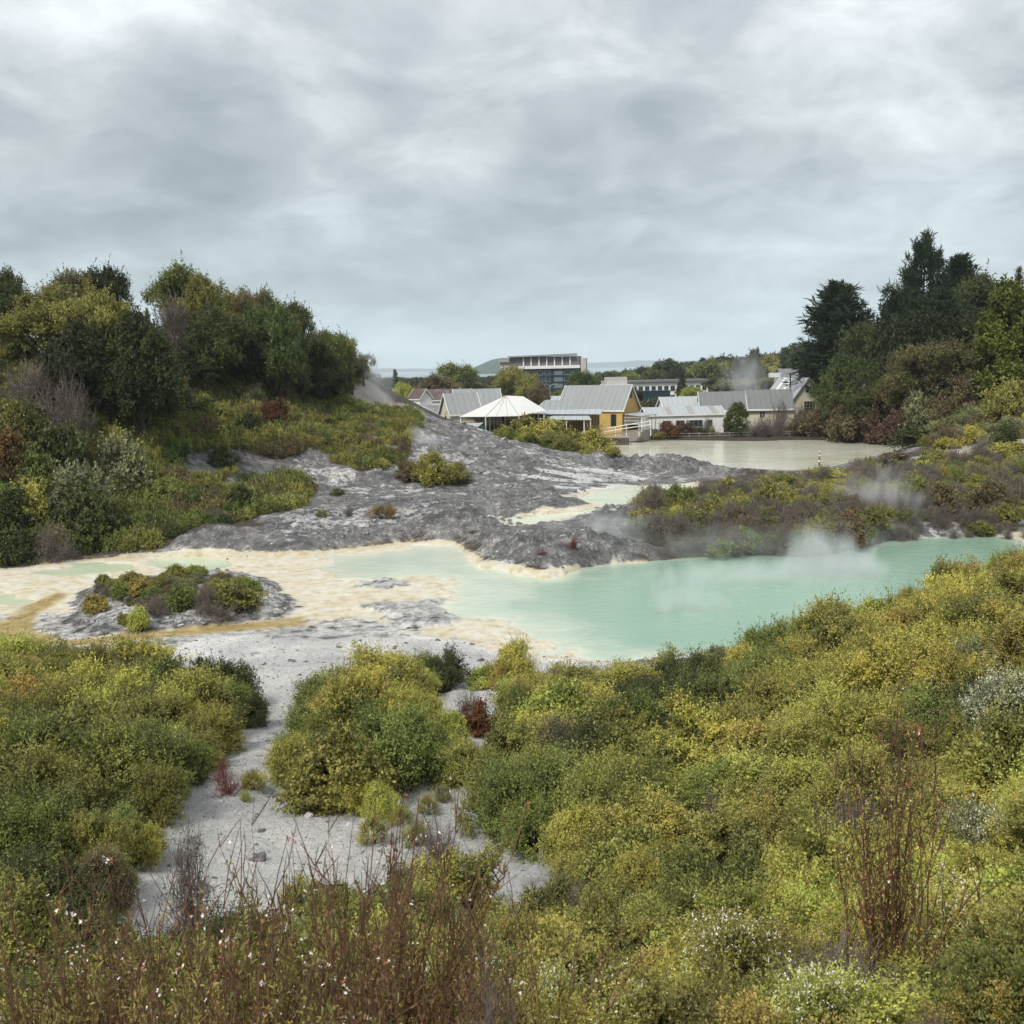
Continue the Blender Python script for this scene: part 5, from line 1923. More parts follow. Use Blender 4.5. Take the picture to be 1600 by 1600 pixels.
for a in [('bush', 425, 598, 46, 101, 'red', 'red brown dying bush on the slope below the bright green tree'),
          ('dead', 44, 556, 120, 82, 'brown', 'wide brown half bare shrub under the layered olive tree'),
          ('dead', 100, 575, 90, 80, 'brown', 'brown twiggy shrub right of the wide half bare one'),
          ('bush', 22, 612, 64, 76, 'olive', 'olive shrub by the left edge below the brown half bare ones'),
          ('bush', 14, 660, 70, 72, 'rust', 'rust tinted shrub by the left edge, halfway down the hill'),
          ('bush', 88, 642, 92, 76, 'dark', 'dark green shrub in the fold of the left slope'),
          ('bush', 172, 614, 50, 82, 'yellow', 'yellow green shrub just below the near black tree'),
          ('bush', 186, 640, 84, 78, 'greygreen', 'grey green rounded shrub standing out on the left slope'),
          ('bush', 112, 682, 104, 71, 'silver', 'silvery leaved shrub low on the left slope'),
          ('bush', 60, 690, 80, 71, 'green', 'mid green shrub left of the silvery leaved one'),
          ('bush', 36, 736, 64, 68, 'yellow', 'bright yellow green shrub near the foot of the left hill'),
          ('bush', 16, 812, 60, 65, 'dark', 'dark shrub at the foot of the hill by the left edge'),
          ('bush', 20, 770, 70, 67, 'dark', 'dark green shrub under the bright yellow green one'),
          ('dead', 82, 812, 70, 66, 'brown', 'grey bare brush at the foot of the left hill'),
          ('bush', 130, 750, 90, 69, 'dark', 'spreading dark green shrub right below the silvery one'),
          ('bush', 300, 612, 70, 96, 'dark', 'dark shrub at the top of the open green slope'),
          ('bush', 250, 575, 60, 96, 'brown', 'brown green shrub beside the near black tree'),
          ('bush', 350, 590, 60, 104, 'green', 'dull green shrub under the dark tree in the middle of the hill'),
          ('bush', 395, 600, 40, 104, 'greygreen', 'grey green shrub left of the red brown bush'),
          ('bush', 275, 520, 56, 99, 'dark', 'dark shrub at the feet of the leafless tree'),
          ('dead', 300, 800, 60, 74, 'brown', 'grey bare brush at the bottom edge of the fern slope'),
          ('bush', 350, 785, 60, 76, 'olive', 'olive shrub at the bottom edge of the fern slope'),
          ]:
    plant(a[0], 'shrub', a[1], a[2], a[3], a[4], a[5], a[6], group='shrubs on the left hill')

# right side pines and trees
for a in [('pine', 'pine_tree', 1312, 445, 104, 165, 'pinedk', 'broad dark pine standing apart, left of the tall pines'),
          ('pine', 'pine_tree', 1445, 370, 70, 156, 'pinedk', 'tallest pine, dark and narrow with upright candles'),
          ('pine', 'pine_tree', 1404, 452, 74, 152, 'pinedk', 'shorter dark pine filling in left of the tallest pine'),
          ('pine', 'pine_tree', 1500, 402, 70, 160, 'pinedk', 'second tallest pine, right of the tallest one'),
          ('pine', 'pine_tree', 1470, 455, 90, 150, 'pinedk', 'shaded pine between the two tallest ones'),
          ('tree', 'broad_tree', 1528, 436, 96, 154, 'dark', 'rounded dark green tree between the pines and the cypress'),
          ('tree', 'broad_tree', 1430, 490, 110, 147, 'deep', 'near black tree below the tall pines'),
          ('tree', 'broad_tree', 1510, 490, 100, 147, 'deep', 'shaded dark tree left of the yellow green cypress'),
          ('cone', 'cypress_tree', 1578, 448, 92, 128, 'cyp', 'yellow green dense cypress at the right edge of the view'),
          ('spire', 'conifer', 1592, 418, 40, 140, 'dark', 'feathery conifer top rising behind the yellow green cypress'),
          ('tree', 'broad_tree', 1655, 470, 70, 124, 'deep', 'dark tree cut off by the right edge beside the cypress'),
          ('tree', 'broad_tree', 1366, 512, 76, 150, 'dark', 'dark leathery leaved tree right of the lone pine'),
          ('tree', 'broad_tree', 1328, 556, 60, 142, 'bright', 'dense rounded bright green tree beside the cream gabled house'),
          ('shelf', 'broad_tree', 1470, 530, 150, 134, 'bronze', 'wide brown green domed tree in front of the tall pines'),
          ('tree', 'broad_tree', 1410, 560, 70, 136, 'bronze', 'brown topped small tree on the left flank of the wide domed one'),
          ('tree', 'broad_tree', 1350, 590, 80, 140, 'dark', 'dark low tree behind the dense rounded bright green one'),
          ('shelf', 'broad_tree', 1540, 560, 80, 132, 'olive', 'olive tree low under the cypress'),
          ]:
    plant(a[0], a[1], *a[2:7], a[7], group='trees on the right bank')
for a in [('bush', 1340, 600, 90, 140, 'brown', 'brown shrub in front of the dense rounded bright green tree'),
          ('bush', 1395, 595, 70, 135, 'maroon', 'maroon tinted shrub below the brown topped small tree'),
          ('bare', 1220, 622, 60, 153, 'brown', 'tall leafless brown shrub in front of the cream house windows'),
          ('bare', 1250, 628, 50, 152, 'brown', 'leafless shrub under the tall gable window of the cream house'),
          ('bush', 1285, 640, 70, 150, 'brown', 'grey brown shrub on the pond shore right of the cream house'),
          ('dead', 1200, 645, 60, 152, 'brown', 'low bare brush on the pond shore left of the tall leafless shrub'),
          ('bush', 1330, 645, 70, 146, 'greygreen', 'grey green shrub on the far pond shore below the brown one'),
          ('bush', 1370, 640, 70, 142, 'maroon', 'maroon brown shrub at the right end of the far pond shore'),
          ('bush', 1410, 640, 70, 136, 'dark', 'dark grey shrub above the right end of the pond'),
          ('bush', 1450, 610, 70, 130, 'greygreen', 'silvery shrub below the wide domed tree'),
          ('bush', 1500, 600, 70, 126, 'brown', 'dull brown shrub on the upper right bank'),
          ('bush', 1575, 572, 70, 112, 'olive', 'olive green shrub on the skyline end of the right bank'),
          ('bush', 1440, 665, 80, 116, 'dark', 'dark shrub hanging over the right end of the pond'),
          ('column', 1152, 630, 34, 154, 'bright', 'column shaped green shrub by the pond with pale top shoots'),
          ('bush', 1070, 663, 40, 154, 'maroon', 'deep red shrub under the white cottage windows'),
          ('bush', 1046, 662, 36, 153, 'red', 'red leaved shrub under the left windows of the white cottage'),
          ('bush', 1092, 666, 36, 155, 'brown', 'purple brown shrub between the red one and the spiky flax'),
          ('bush', 992, 665, 42, 153, 'green', 'round green shrub in front of the ramp of the ochre house'),
          ('bush', 1030, 676, 24, 152, 'olive', 'low green shrub right of the round one by the ramp'),
          ('bush', 928, 652, 20, 154, 'olive', 'olive shrub against the ochre wall'),
          ('bare', 1106, 650, 30, 156, 'brown', 'thin leafless shrub at the right end of the white cottage'),
          ('dead', 1180, 655, 44, 152, 'brown', 'brown bare brush right of the column shaped shrub'),
          ]:
    plant(a[0], 'shrub', a[1], a[2], a[3], a[4], a[5], a[6], group='shrubs round the pond')

# scrub mound before the market tent
for a in [('bush', 815, 657, 60, 131, 'olive', 'olive scrub bush at the left end of the mound before the tent'),
          ('bush', 850, 660, 70, 128, 'yellow', 'yellow green scrub bush in the middle of the mound before the tent'),
          ('bush', 890, 668, 60, 127, 'olive', 'olive bush on the mound before the low verandah'),
          ('bush', 925, 677, 58, 126, 'yellow', 'bright yellow green bush at the right end of the mound by the pond'),
          ('bush', 865, 682, 60, 123, 'green', 'green scrub bush at the front foot of the mound before the tent'),
          ('bush', 905, 690, 50, 122, 'yellow', 'yellow scrub bush at the front foot of the mound by the pond')]:
    plant(a[0], 'shrub', a[1], a[2], a[3], a[4], a[5], a[6], group='scrub on the mound before the tent')

# bushes on the grey field
for a in [('bush', 672, 712, 755, 56, 'yellow', 'yellow green bush on the grey slope, centre of a small clump'),
          ('bush', 638, 722, 750, 44, 'brown', 'brown scrub at the left of the small clump on the grey slope'),
          ('bush', 704, 722, 752, 54, 'olive', 'olive bush at the right of the small clump on the grey slope'),
          ('dead', 726, 728, 756, 38, 'brown', 'dark bare brush at the right tip of the small clump on the grey slope'),
          ('sprout', 597, 788, 811, 44, 'tan', 'tan dry tussock alone on the grey flat'),
          ('sprout', 502, 797, 809, 20, 'olive', 'tiny green bush on the grey flat left of the tan tussock'),
          ('bush', 526, 764, 773, 24, 'greygreen', 'tiny flat grey green bush on the upper grey flat'),
          ('deadred', 846, 856, 869, 24, 'red', 'small dark red bush on the rocks by the pool'),
          ('deadred', 896, 835, 858, 28, 'red', 'small brown red bare bush on the rocks above the pool'),
          ('dead', 545, 788, 807, 20, 'brown', 'thin grey twig bush on the grey flat'),
          ('bush', 958, 699, 712, 22, 'olive', 'small olive bush on the dark rocks by the pond')]:
    plantb(a[0], 'shrub', *a[1:7], cat='shrub', group='bushes on the grey field', hmin=.15)

# islet in the silica flat
for a in [('bush', 160, 897, 914, 26, 'dark', 'small dark bush at the left tip of the islet'),
          ('bush', 216, 906, 930, 46, 'gold', 'golden green bush on the back of the islet'),
          ('bush', 186, 910, 936, 30, 'green', 'green bush left of the golden one on the islet'),
          ('bush', 282, 908, 955, 50, 'green', 'tallest green bush in the middle of the islet'),
          ('bush', 364, 914, 950, 80, 'olive', 'wide olive bush at the right end of the islet'),
          ('dead', 320, 906, 955, 44, 'brown', 'brown bare brush between the tallest and the wide bush of the islet'),
          ('bush', 214, 936, 983, 36, 'lime', 'bright green bush at the front of the islet'),
          ('bush', 192, 946, 976, 22, 'olive', 'small olive bush beside the bright green one on the islet'),
          ('dead', 240, 924, 962, 54, 'brown', 'brown brush behind the bright green bush of the islet'),
          ('bush', 146, 932, 956, 36, 'gold', 'low golden brown bush at the left front of the islet'),
          ('dead', 262, 897, 918, 60, 'olive', 'grey twigs on the back rim of the islet'),
          ('dead', 340, 934, 966, 74, 'brown', 'grey brown brush along the right front of the islet')]:
    plantb(a[0], 'shrub', *a[1:7], cat='shrub', group='bushes on the silica islet', hmin=.15)

# peninsula across the green pool
for a in [('bush', 1020, 770, 60, 79, 'olive', 'olive bush at the left tip of the bushy peninsula'),
          ('bush', 1080, 762, 80, 80, 'green', 'green bush along the left crest of the peninsula'),
          ('bush', 1150, 752, 80, 83, 'yellow', 'yellow green bush on the crest of the peninsula, left of centre'),
          ('bush', 1220, 742, 90, 86, 'olive', 'olive bush on the crest of the peninsula'),
          ('bush', 1290, 730, 80, 88, 'yellow', 'yellow green bush on the highest crest of the peninsula'),
          ('bush', 1060, 812, 90, 67, 'green', 'green bush low on the front of the peninsula above the pool'),
          ('bush', 1320, 775, 66, 74, 'green', 'leafy green bush on the front slope of the peninsula'),
          ('dead', 1140, 815, 90, 67, 'brown', 'grey bare brush on the front of the peninsula, left one'),
          ('dead', 1220, 800, 100, 68.5, 'brown', 'wide grey bare brush in the middle of the peninsula front'),
          ('dead', 1200, 836, 90, 64.2, 'brown', 'brown bare brush at the water edge below the peninsula'),
          ('dead', 1300, 828, 90, 65, 'brown', 'dark bare brush at the water edge beside the steam'),
          ('bush', 1272, 840, 50, 64, 'dark', 'dark low bush at the tip of the peninsula by the water'),
          ('dead', 1430, 735, 80, 86, 'silver', 'pale grey twig bush right of the steam'),
          ('dead', 1500, 745, 80, 86, 'silver', 'tangled pale twig bush on the right part of the peninsula'),
          ('bush', 1390, 712, 90, 92, 'brown', 'brown green bush behind the pale grey twigs'),
          ('bush', 1470, 705, 80, 92, 'olive', 'olive bush on the right crest of the peninsula'),
          ('bush', 1570, 690, 90, 92, 'yellow', 'yellow bush at the right end of the peninsula crest'),
          ('bush', 1540, 745, 80, 79, 'green', 'green bush above the rocky shore at the right'),
          ('bush', 1600, 748, 60, 77, 'olive', 'olive bush at the right edge above the rocky shore'),
          ('dead', 1460, 785, 70, 74, 'brown', 'brown bare brush just above the pale rocky shore'),
          ('dead', 1570, 785, 80, 74, 'brown', 'brown bare brush at the right edge above the rocky shore')]:
    plant(a[0], 'shrub', a[1], a[2], a[3], a[4], a[5], a[6], group='bushes on the peninsula')

# near slope, left
NL = 'bushes on the near left slope'
for a in [('scrub', 28, 1006, 120, 36, 'lime', 'yellow green bush at the left edge beside the tan channel'),
          ('scrub', 122, 1022, 90, 35, 'green', 'low green bush behind the yellow green one at the left edge'),
          ('dead', 196, 1020, 76, 35.5, 'brown', 'brown twiggy bush at the rim of the silica flat'),
          ('scrub', 248, 1042, 70, 33.5, 'brown', 'brown green bush right of the twiggy one at the silica rim'),
          ('scrub', 340, 1034, 120, 33, 'dark', 'dark green wide bush left of the narrow silica gap'),
          ('scrub', 322, 1064, 74, 30.5, 'yellow', 'yellow leaved bush in front of the dark green wide one'),
          ('scrub', 372, 1062, 60, 31, 'green', 'green bush beside the narrow silica gap, on its left'),
          ('scrub', 56, 1062, 160, 31, 'yellow', 'large yellow green bush on the near left slope'),
          ('scrub', 160, 1078, 140, 29, 'lime', 'light green bush in the middle of the near left slope'),
          ('dead', 84, 1146, 120, 24, 'silver', 'grey half dead bush among the yellow green bushes at the left'),
          ('deadred', 292, 1128, 40, 27, 'red', 'red brown dry twigs above the silica clearing'),
          ('scrub', 300, 1138, 60, 26.4, 'gold', 'golden bush at the left rim of the silica clearing'),
          ('scrub', 248, 1160, 120, 24, 'lime', 'bright yellow green bush overhanging the silica clearing'),
          ('scrub', 130, 1238, 150, 19.5, 'green', 'mid green bush at the left of the silica clearing'),
          ('scrub', 40, 1236, 150, 19.5, 'olive', 'olive bush by the left edge above the domed bright one'),
          ('scrub', 46, 1318, 116, 15.5, 'lime', 'domed bright green bush by the left edge'),
          ('scrub', 150, 1330, 110, 14.5, 'brown', 'dull brown green bush right of the domed bright one'),
          ('deadred', 26, 1384, 60, 12.6, 'red', 'crimson twigs under the domed bright green bush'),
          ('scrub', 165, 1395, 70, 12.0, 'gold', 'orange tipped bush at the near rim of the silica clearing'),
          ('scrub', 235, 1412, 66, 11.4, 'lime', 'small yellow green bush at the near rim of the clearing'),
          ('bare', 290, 1270, 130, 13.0, 'brown', 'leafless dark twig bush in front of the silica clearing')]:
    plant(a[0], 'shrub', a[1], a[2], a[3], a[4], a[5], a[6], group=NL)
# near slope, middle
NM = 'bushes in the middle of the near slope'
for a in [('scrub', 500, 1066, 100, 31, 'green', 'dark green bush right of the narrow silica gap'),
          ('scrub', 604, 1032, 140, 32.5, 'yellow', 'yellow green rounded bush on the rim of the silica flat'),
          ('scrub', 700, 1022, 80, 35.5, 'dark', 'dark bush behind the small grey bare patch'),
          ('scrub', 545, 1086, 140, 28.5, 'green', 'dense green bush in the middle of the central clump'),
          ('scrub', 640, 1092, 110, 28, 'yellow', 'yellow tipped bush right in the central clump'),
          ('scrub', 484, 1132, 90, 25, 'green', 'green bush on the left flank of the central clump'),
          ('scrub', 585, 1142, 150, 25, 'olive', 'wide olive bush at the front of the central clump'),
          ('scrub', 692, 1116, 76, 26.4, 'lime', 'bright yellow bush beside the red brown one'),
          ('scrub', 520, 1184, 130, 22.8, 'olive', 'low olive bush where the central clump meets the clearing'),
          ('dead', 680, 1290, 90, 17.4, 'maroon', 'purplish bare twigs on the rubble'),
          ('scrub', 806, 1022, 86, 35, 'yellow', 'yellow bush at the pool end of the near slope'),
          ('scrub', 810, 1075, 90, 28.5, 'green', 'green bush behind the red brown dried one')]:
    plant(a[0], 'shrub', a[1], a[2], a[3], a[4], a[5], a[6], group=NM)
for a in [('deadred', 352, 1190, 1242, 66, 'maroon', 'bare pinkish red bush standing alone in the silica clearing'),
          ('sprout', 395, 1203, 1234, 40, 'yellow', 'small yellow green tuft beside the bare pinkish red bush'),
          ('sprout', 383, 1236, 1253, 18, 'lime', 'tiny green tuft in the middle of the silica clearing'),
          ('scrub', 592, 1212, 1276, 64, 'lime', 'lone round yellow green bush in the silica clearing'),
          ('sprout', 648, 1285, 1322, 44, 'olive', 'small olive sprout on the rubbly part of the clearing'),
          ('sprout', 583, 1268, 1318, 54, 'yellow', 'small yellow sprout below the lone round bush'),
          ('sprout', 690, 1228, 1254, 30, 'greygreen', 'tiny grey green sprout on the rubble'),
          ('sprout', 668, 1240, 1272, 34, 'yellow', 'small loose yellow sprout in the middle of the rubble'),
          ('sprout', 640, 1203, 1224, 42, 'gold', 'small rusty gold sprout at the top of the rubble'),
          ('sprout', 628, 1262, 1290, 34, 'lime', 'small bright sprout between the lone round bush and the rubble')]:
    plantb(a[0], 'shrub', *a[1:7], cat='shrub', group='sprouts in the silica clearing', hmin=.1)
for a in [('dead', 736, 1082, 1146, 74, 'red', 'red brown dried bush right of the central clump'),
          ('bush', 742, 1096, 1148, 60, 'red', 'low rust red bush under the red brown dried one'),
          ('flowering', 1578, 1058, 1160, 130, 'pale', 'whitish flowering bush at the right edge'),
          ('scrub', 462, 1146, 1224, 84, 'olive', 'olive bush on the right side of the narrow neck of the clearing'),
          ('scrub', 512, 1166, 1246, 100, 'green', 'green bush hanging over the middle of the clearing'),
          ('scrub', 556, 1196, 1264, 84, 'yellow', 'yellow bush left of the lone round one'),
          ('scrub', 486, 1104, 1176, 80, 'dark', 'dark bush at the neck of the clearing, right side'),
          ('scrub', 286, 1166, 1228, 92, 'green', 'green bush on the left rim of the clearing above the golden one'),
          ('scrub', 246, 1206, 1280, 92, 'olive', 'olive bush bulging into the clearing from the left'),
          ('scrub', 206, 1258, 1342, 84, 'yellow', 'yellow green bush at the lower left rim of the clearing'),
          ('scrub', 140, 1262, 1358, 120, 'olive', 'olive bush at the left end of the clearing, behind its bottom corner'),
          ('scrub', 168, 1318, 1396, 84, 'green', 'green bush at the bottom left corner of the clearing'),
          ('scrub', 342, 1118, 1178, 84, 'yellow', 'yellow bush on the left side of the neck of the clearing'),
          ('scrub', 384, 1084, 1138, 64, 'dark', 'dark bush closing the neck of the clearing at the left'),
          ('scrub', 772, 1192, 1292, 120, 'olive', 'olive bush on the upper right rim of the rubble'),
          ('scrub', 836, 1244, 1334, 110, 'green', 'green bush on the right rim of the rubble'),
          ('scrub', 892, 1280, 1372, 110, 'yellow', 'yellow green bush below the right end of the rubble'),
          ('scrub', 664, 1138, 1208, 100, 'green', 'green bush at the top of the rubble'),
          ('scrub', 722, 1148, 1216, 70, 'gold', 'rusty gold bush above the rubble under the red brown dried one')]:
    plantb(a[0], 'shrub', *a[1:7], cat='shrub', group='bushes round the silica clearing', hmin=.3)
# near slope, right
NR = 'bushes on the near right slope'
for a in [('scrub', 880, 1050, 120, 32, 'olive', 'olive bush beside the grey pool rim'),
          ('scrub', 975, 1052, 130, 31, 'yellow', 'yellow olive bush at the foot of the right slope'),
          ('scrub', 1075, 1024, 120, 33, 'olive', 'olive bush along the near pool shore'),
          ('scrub', 1130, 1006, 60, 36, 'greygreen', 'grey green feathery bush along the near pool shore'),
          ('scrub', 1210, 984, 110, 35, 'green', 'green bush overlooking the pool, half way along its near shore'),
          ('scrub', 1290, 956, 120, 36, 'yellow', 'yellow green bush overlooking the steaming pool'),
          ('scrub', 1374, 945, 100, 37, 'gold', 'golden olive bush overlooking the right part of the pool'),
          ('scrub', 1440, 914, 76, 38, 'olive', 'tall olive bush rising before the right part of the pool'),
          ('scrub', 1508, 888, 100, 37.5, 'gold', 'golden bush at the top of the right slope'),
          ('bare', 1570, 862, 56, 39, 'greygreen', 'wispy grey bare shrub at the top of the right slope'),
          ('scrub', 1590, 908, 110, 35, 'gold', 'golden green bush at the right edge of the slope top'),
          ('dead', 1020, 1300, 110, 16, 'silver', 'grey dead twig bush in the middle of the right slope'),
          ('scrub', 1225, 1240, 150, 16.5, 'gold', 'large golden leaved bush in the lower middle of the right slope'),
          ('scrub', 1215, 1330, 150, 13.6, 'olive', 'olive bush just below the large golden leaved one'),
          ('scrub', 1470, 1000, 110, 29, 'green', 'mid green bush below the golden slope top'),
          ('scrub', 1090, 1130, 150, 24, 'dark', 'dark green hollow bush in the middle of the right slope'),
          ('scrub', 960, 1160, 130, 23, 'green', 'green bush left of the dark hollow one'),
          ('scrub', 850, 1190, 120, 22.5, 'yellow', 'yellow green bush above the rubble, right of the clearing'),
          ('scrub', 1320, 1130, 120, 22, 'lime', 'light green bush right of the dark hollow one'),
          ('bare', 1320, 1190, 90, 17.5, 'olive', 'small dark stemmed shrub with open branches')]:
    plant(a[0], 'shrub', a[1], a[2], a[3], a[4], a[5], a[6], group=NR)

# heath right before the camera
NF = 'wiry heath in front of the viewer'
HE = [(90, 1400, 330, 4.6), (250, 1390, 330, 5.2), (420, 1320, 300, 5.0), (545, 1225, 320, 4.7), (670, 1350, 300, 5.2), (330, 1430, 340, 3.9), (575, 1400, 360, 3.8), (160, 1460, 320, 3.5),
      (20, 1450, 260, 4.2), (760, 1430, 280, 4.6), (450, 1480, 360, 3.3)]
HL = ['brown wiry heath clump at the left, behind the lowest corner', 'brown heath clump with many white flowers left of centre', 'tall brown heath clump left of the tallest one',
      'tallest brown heath clump, its stems crossing the silica clearing', 'brown heath clump right of the tallest one', 'dense rusty heath clump at the bottom of the view, left of centre',
      'dense brown heath clump at the bottom of the view under the tallest', 'rusty heath clump in the bottom left part', 'heath clump at the bottom left corner', 'thin heath clump at the right end of the brown ones',
      'lowest rusty heath clump nearest to the viewer']
for (px, top, wpx, Y), lb in zip(HE, HL):
    plant('heath', 'heath_shrub', px, top, wpx, Y, ['olive', 'gold', 'rust'][int(px) % 3], lb, 'heath', NF, hmin=.7, sink=.15)
plant('wand', 'tall_heath', 1398, 1150, 150, 6.2, 'gold', 'tall thin brown stemmed heath standing alone at the right', 'heath')
for a in [(232, 1410, 40, 4.3, 'single dark stem rising at the far left of the heath'), (395, 1235, 110, 4.4, 'dead branch leaning over the silica clearing'),
          (512, 1250, 90, 4.5, 'cluster of dark upright stems before the clearing'), (975, 1350, 60, 6.5, 'slender dark stem rising from the yellow bushes at the right'),
          (1090, 1480, 60, 4.5, 'dark flower stem low in the right half')]:
    plant('sprig', 'dry_plant', a[0], a[1], a[2], a[3], 'brown', a[4], 'stem', None, hmin=.6, sink=.1)
plant('dead', 'dry_bush', 762, 1545, 150, 3.9, 'silver', 'pale grey dead bush at the very bottom of the view', 'shrub', hmin=.4)
for a in [('flowering', 860, 1478, 190, 6.4, 'lime', 'white flowering yellow bush low in the middle'), ('flowering', 1010, 1500, 220, 5.6, 'lime', 'white flowering bush at the bottom, right of the middle'),
          ('flowering', 1150, 1470, 200, 6.6, 'yellow', 'white flowering bush left of the tall thin heath'), ('flowering', 1500, 1430, 200, 7.2, 'yellow', 'white flowering bush in the lower right part'),
          ('flowering', 1290, 1540, 200, 5.0, 'lime', 'yellow bush at the bottom, below the tall thin heath'), ('flowering', 250, 1490, 160, 6.0, 'green', 'white flowering bush among the brown heath at the left'),
          ('scrub', 1540, 1540, 180, 4.8, 'gold', 'golden bush in the bottom right corner'), ('flowering', 800, 1560, 160, 4.6, 'yellow', 'flowering bush at the very bottom in the middle'),
          ('flowering', 1550, 1290, 160, 10.5, 'greygreen', 'pale flowering bush at the right edge of the lower slope')]:
    plant(a[0], 'shrub', a[1], a[2], a[3], a[4], a[5], a[6], None, 'flowering bushes near the viewer', hmin=.5)

# ------------------------------------------------------------------ scrub one could not count
BARE = [[(195, 1395), (210, 1345), (232, 1290), (300, 1232), (330, 1190), (390, 1150), (428, 1125), (418, 1190), (412, 1222), (470, 1228), (505, 1250), (560, 1262), (580, 1290), (600, 1262), (632, 1216), (712, 1206),
         (730, 1272), (790, 1312), (850, 1335), (862, 1368), (800, 1362), (745, 1340), (700, 1330), (620, 1335), (560, 1350), (460, 1378), (380, 1385), (300, 1400)],
        [(-100, 990), (0, 1004), (100, 1018), (200, 1030), (330, 1040), (420, 1052), (440, 1092), (462, 1048), (620, 1036), (740, 1022), (850, 1048), (950, 1050), (1060, 1032), (1150, 1008), (1300, 962),
         (1450, 924), (1600, 872), (1700, 860), (1700, 838), (1420, 838), (1340, 855), (1250, 866), (1080, 872), (950, 882), (860, 897), (700, 848), (420, 858), (0, 880), (-100, 880)],
        [(400, 1046), (486, 1040), (462, 1100), (440, 1168), (388, 1172), (412, 1100)],
        [(704, 1078), (774, 1078), (768, 1144), (708, 1144)], [(1535, 1085), (1640, 1078), (1640, 1125), (1540, 1125)],
        [(668, 1078), (705, 1080), (712, 1100), (690, 1112), (668, 1105)]]


def scatter_bushes(name, label, cat, poly, spacing, protos, smin, smax, rej=None, hfac=1.0, hjit=.25, bare=True, zoff=-.08, density=None, tall=1.2, pick=None):
    global rng
    keep_rng, rng = rng, np.random.default_rng(sum(ord(c) * (i + 1) for i, c in enumerate(name)) + int(spacing * 100) + len(poly))
    X, Y = poisson(poly, spacing)
    if rej is not None:
        ok = ~rej(X, Y)
        X, Y = X[ok], Y[ok]
    if density is not None:
        ok = rng.random(len(X)) < density(X, Y)
        X, Y = X[ok], Y[ok]
    Z = ground(X, Y)
    s = rng.uniform(smin, smax, len(X))
    if callable(hfac):
        s = s * hfac(X, Y)
        hf = np.ones(len(X))
    else:
        hf = np.full(len(X), hfac)
    P = np.stack([X, Y, Z], 1)
    if bare:
        ok = np.ones(len(X), bool)
        for fx, fz in ((0, 0), (0, tall), (-.9, .5), (.9, .5), (-.5, 1), (.5, 1)):
            ok &= ~img_inside(P + np.stack([fx * s, 0 * s, fz * s], 1), BARE)
        P, s, hf = P[ok], s[ok], hf[ok]
    n = len(P)
    sc = np.stack([s * rng.uniform(.85, 1.15, n), s * rng.uniform(.85, 1.15, n), s * hf * rng.uniform(1 - hjit, 1 + hjit, n)], 1)
    rot = np.stack([rng.normal(size=n) * .08, rng.normal(size=n) * .08, rng.uniform(0, 6.28, n)], 1)
    P[:, 2] += zoff * s
    ids = pick(P) if pick is not None else None
    o = scatter(name, (label, cat), P, rot, sc, protos, ids)
    rng = keep_rng
    return o


JB = [make_bush(400 + i, n=44, ns=54, m=11, Ln=.05, Wd=.031, rz=[.8, .95, .7][i], rc=[.30, .34, .32][i], up=[.5, .7, .35][i], joined=True, long=.13) for i in range(3)]
JA = [make_bush(415 + i, n=26, ns=44, m=12, Ln=[.06, .078][i], Wd=[.036, .052][i], rz=[1.35, 1.05][i], rc=[.26, .30][i], up=[.8, .3][i], joined=True, nb=26, long=.22) for i in range(2)]
JD = make_dead(410, joined=True, leaves=500)
JF = make_bush(411, n=44, ns=54, m=11, Ln=.044, Wd=.026, joined=True, up=.6)
JB2 = [make_bush(420 + i, n=40, ns=28, m=9, Ln=.10, Wd=.062, rz=[.85, .7][i], rc=.30, joined=True) for i in range(2)]
JM = [make_mat(430 + i) for i in range(3)]

near_protos = [(JB[0], COLR['yellow']), (JB[1], COLR['olive']), (JB[2], COLR['lime']), (JB[0], COLR['green']), (JB[1], COLR['yellow']), (JB[2], COLR['olive']), (JB[0], COLR['gold']), (JB[1], COLR['green']),
               (JD, COLR['brown']), (JF, COLR['greygreen']), (JB[2], COLR['dark']), (JA[0], COLR['yellow']), (JA[1], COLR['olive']), (JA[0], COLR['olive']), (JA[1], COLR['lime'])]
NWT = np.array([4, 5, 3.5, 4, 4, 4, 1.4, 3.5, 1.3, 1.5, 1.5, 3, 4, 3, 2.5])


def pick_near(P):
    # patches of one tone: neighbours tend to share a colour
    f = fbm(P[:, 0] / 4.5, P[:, 1] / 4.5, 77, 3)
    r = np.clip((f - .25) * 2 + rng.normal(size=len(P)) * .22, 0, .999)
    order = np.array([10, 3, 7, 12, 5, 1, 13, 9, 8, 4, 11, 0, 14, 2, 6])
    cw = np.cumsum(NWT[order]) / NWT.sum()
    return order[np.minimum(np.searchsorted(cw, r), len(order) - 1)]


NEARP = [(-34, 30), (-30, 42), (-16, 40), (4, 41), (12, 41), (22, 49), (34, 62), (44, 52), (40, 30), (20, 9), (-20, 9)]
rejn = lambda X, Y: (grid_sample(s_white, X, Y) > -.2) & (Y < 30) & (X < 3.0) & (X > -9)
scatter_bushes('near_scrub', 'dense yellow green and olive scrub covering the near slope', 'scrub', NEARP, 1.10, near_protos, .55, 1.30, None, hfac=lambda X, Y: np.clip(.32 + Y / 34, .45, 1.08), pick=pick_near)
scatter_bushes('front_scrub', 'low scrub at the viewer\'s feet', 'scrub', [(-9, 3.2), (-11, 10.5), (11, 10.5), (9, 3.2)], .62, near_protos, .40, .58, None, hfac=lambda X, Y: np.clip(.55 + Y / 20, .6, 1), pick=pick_near)

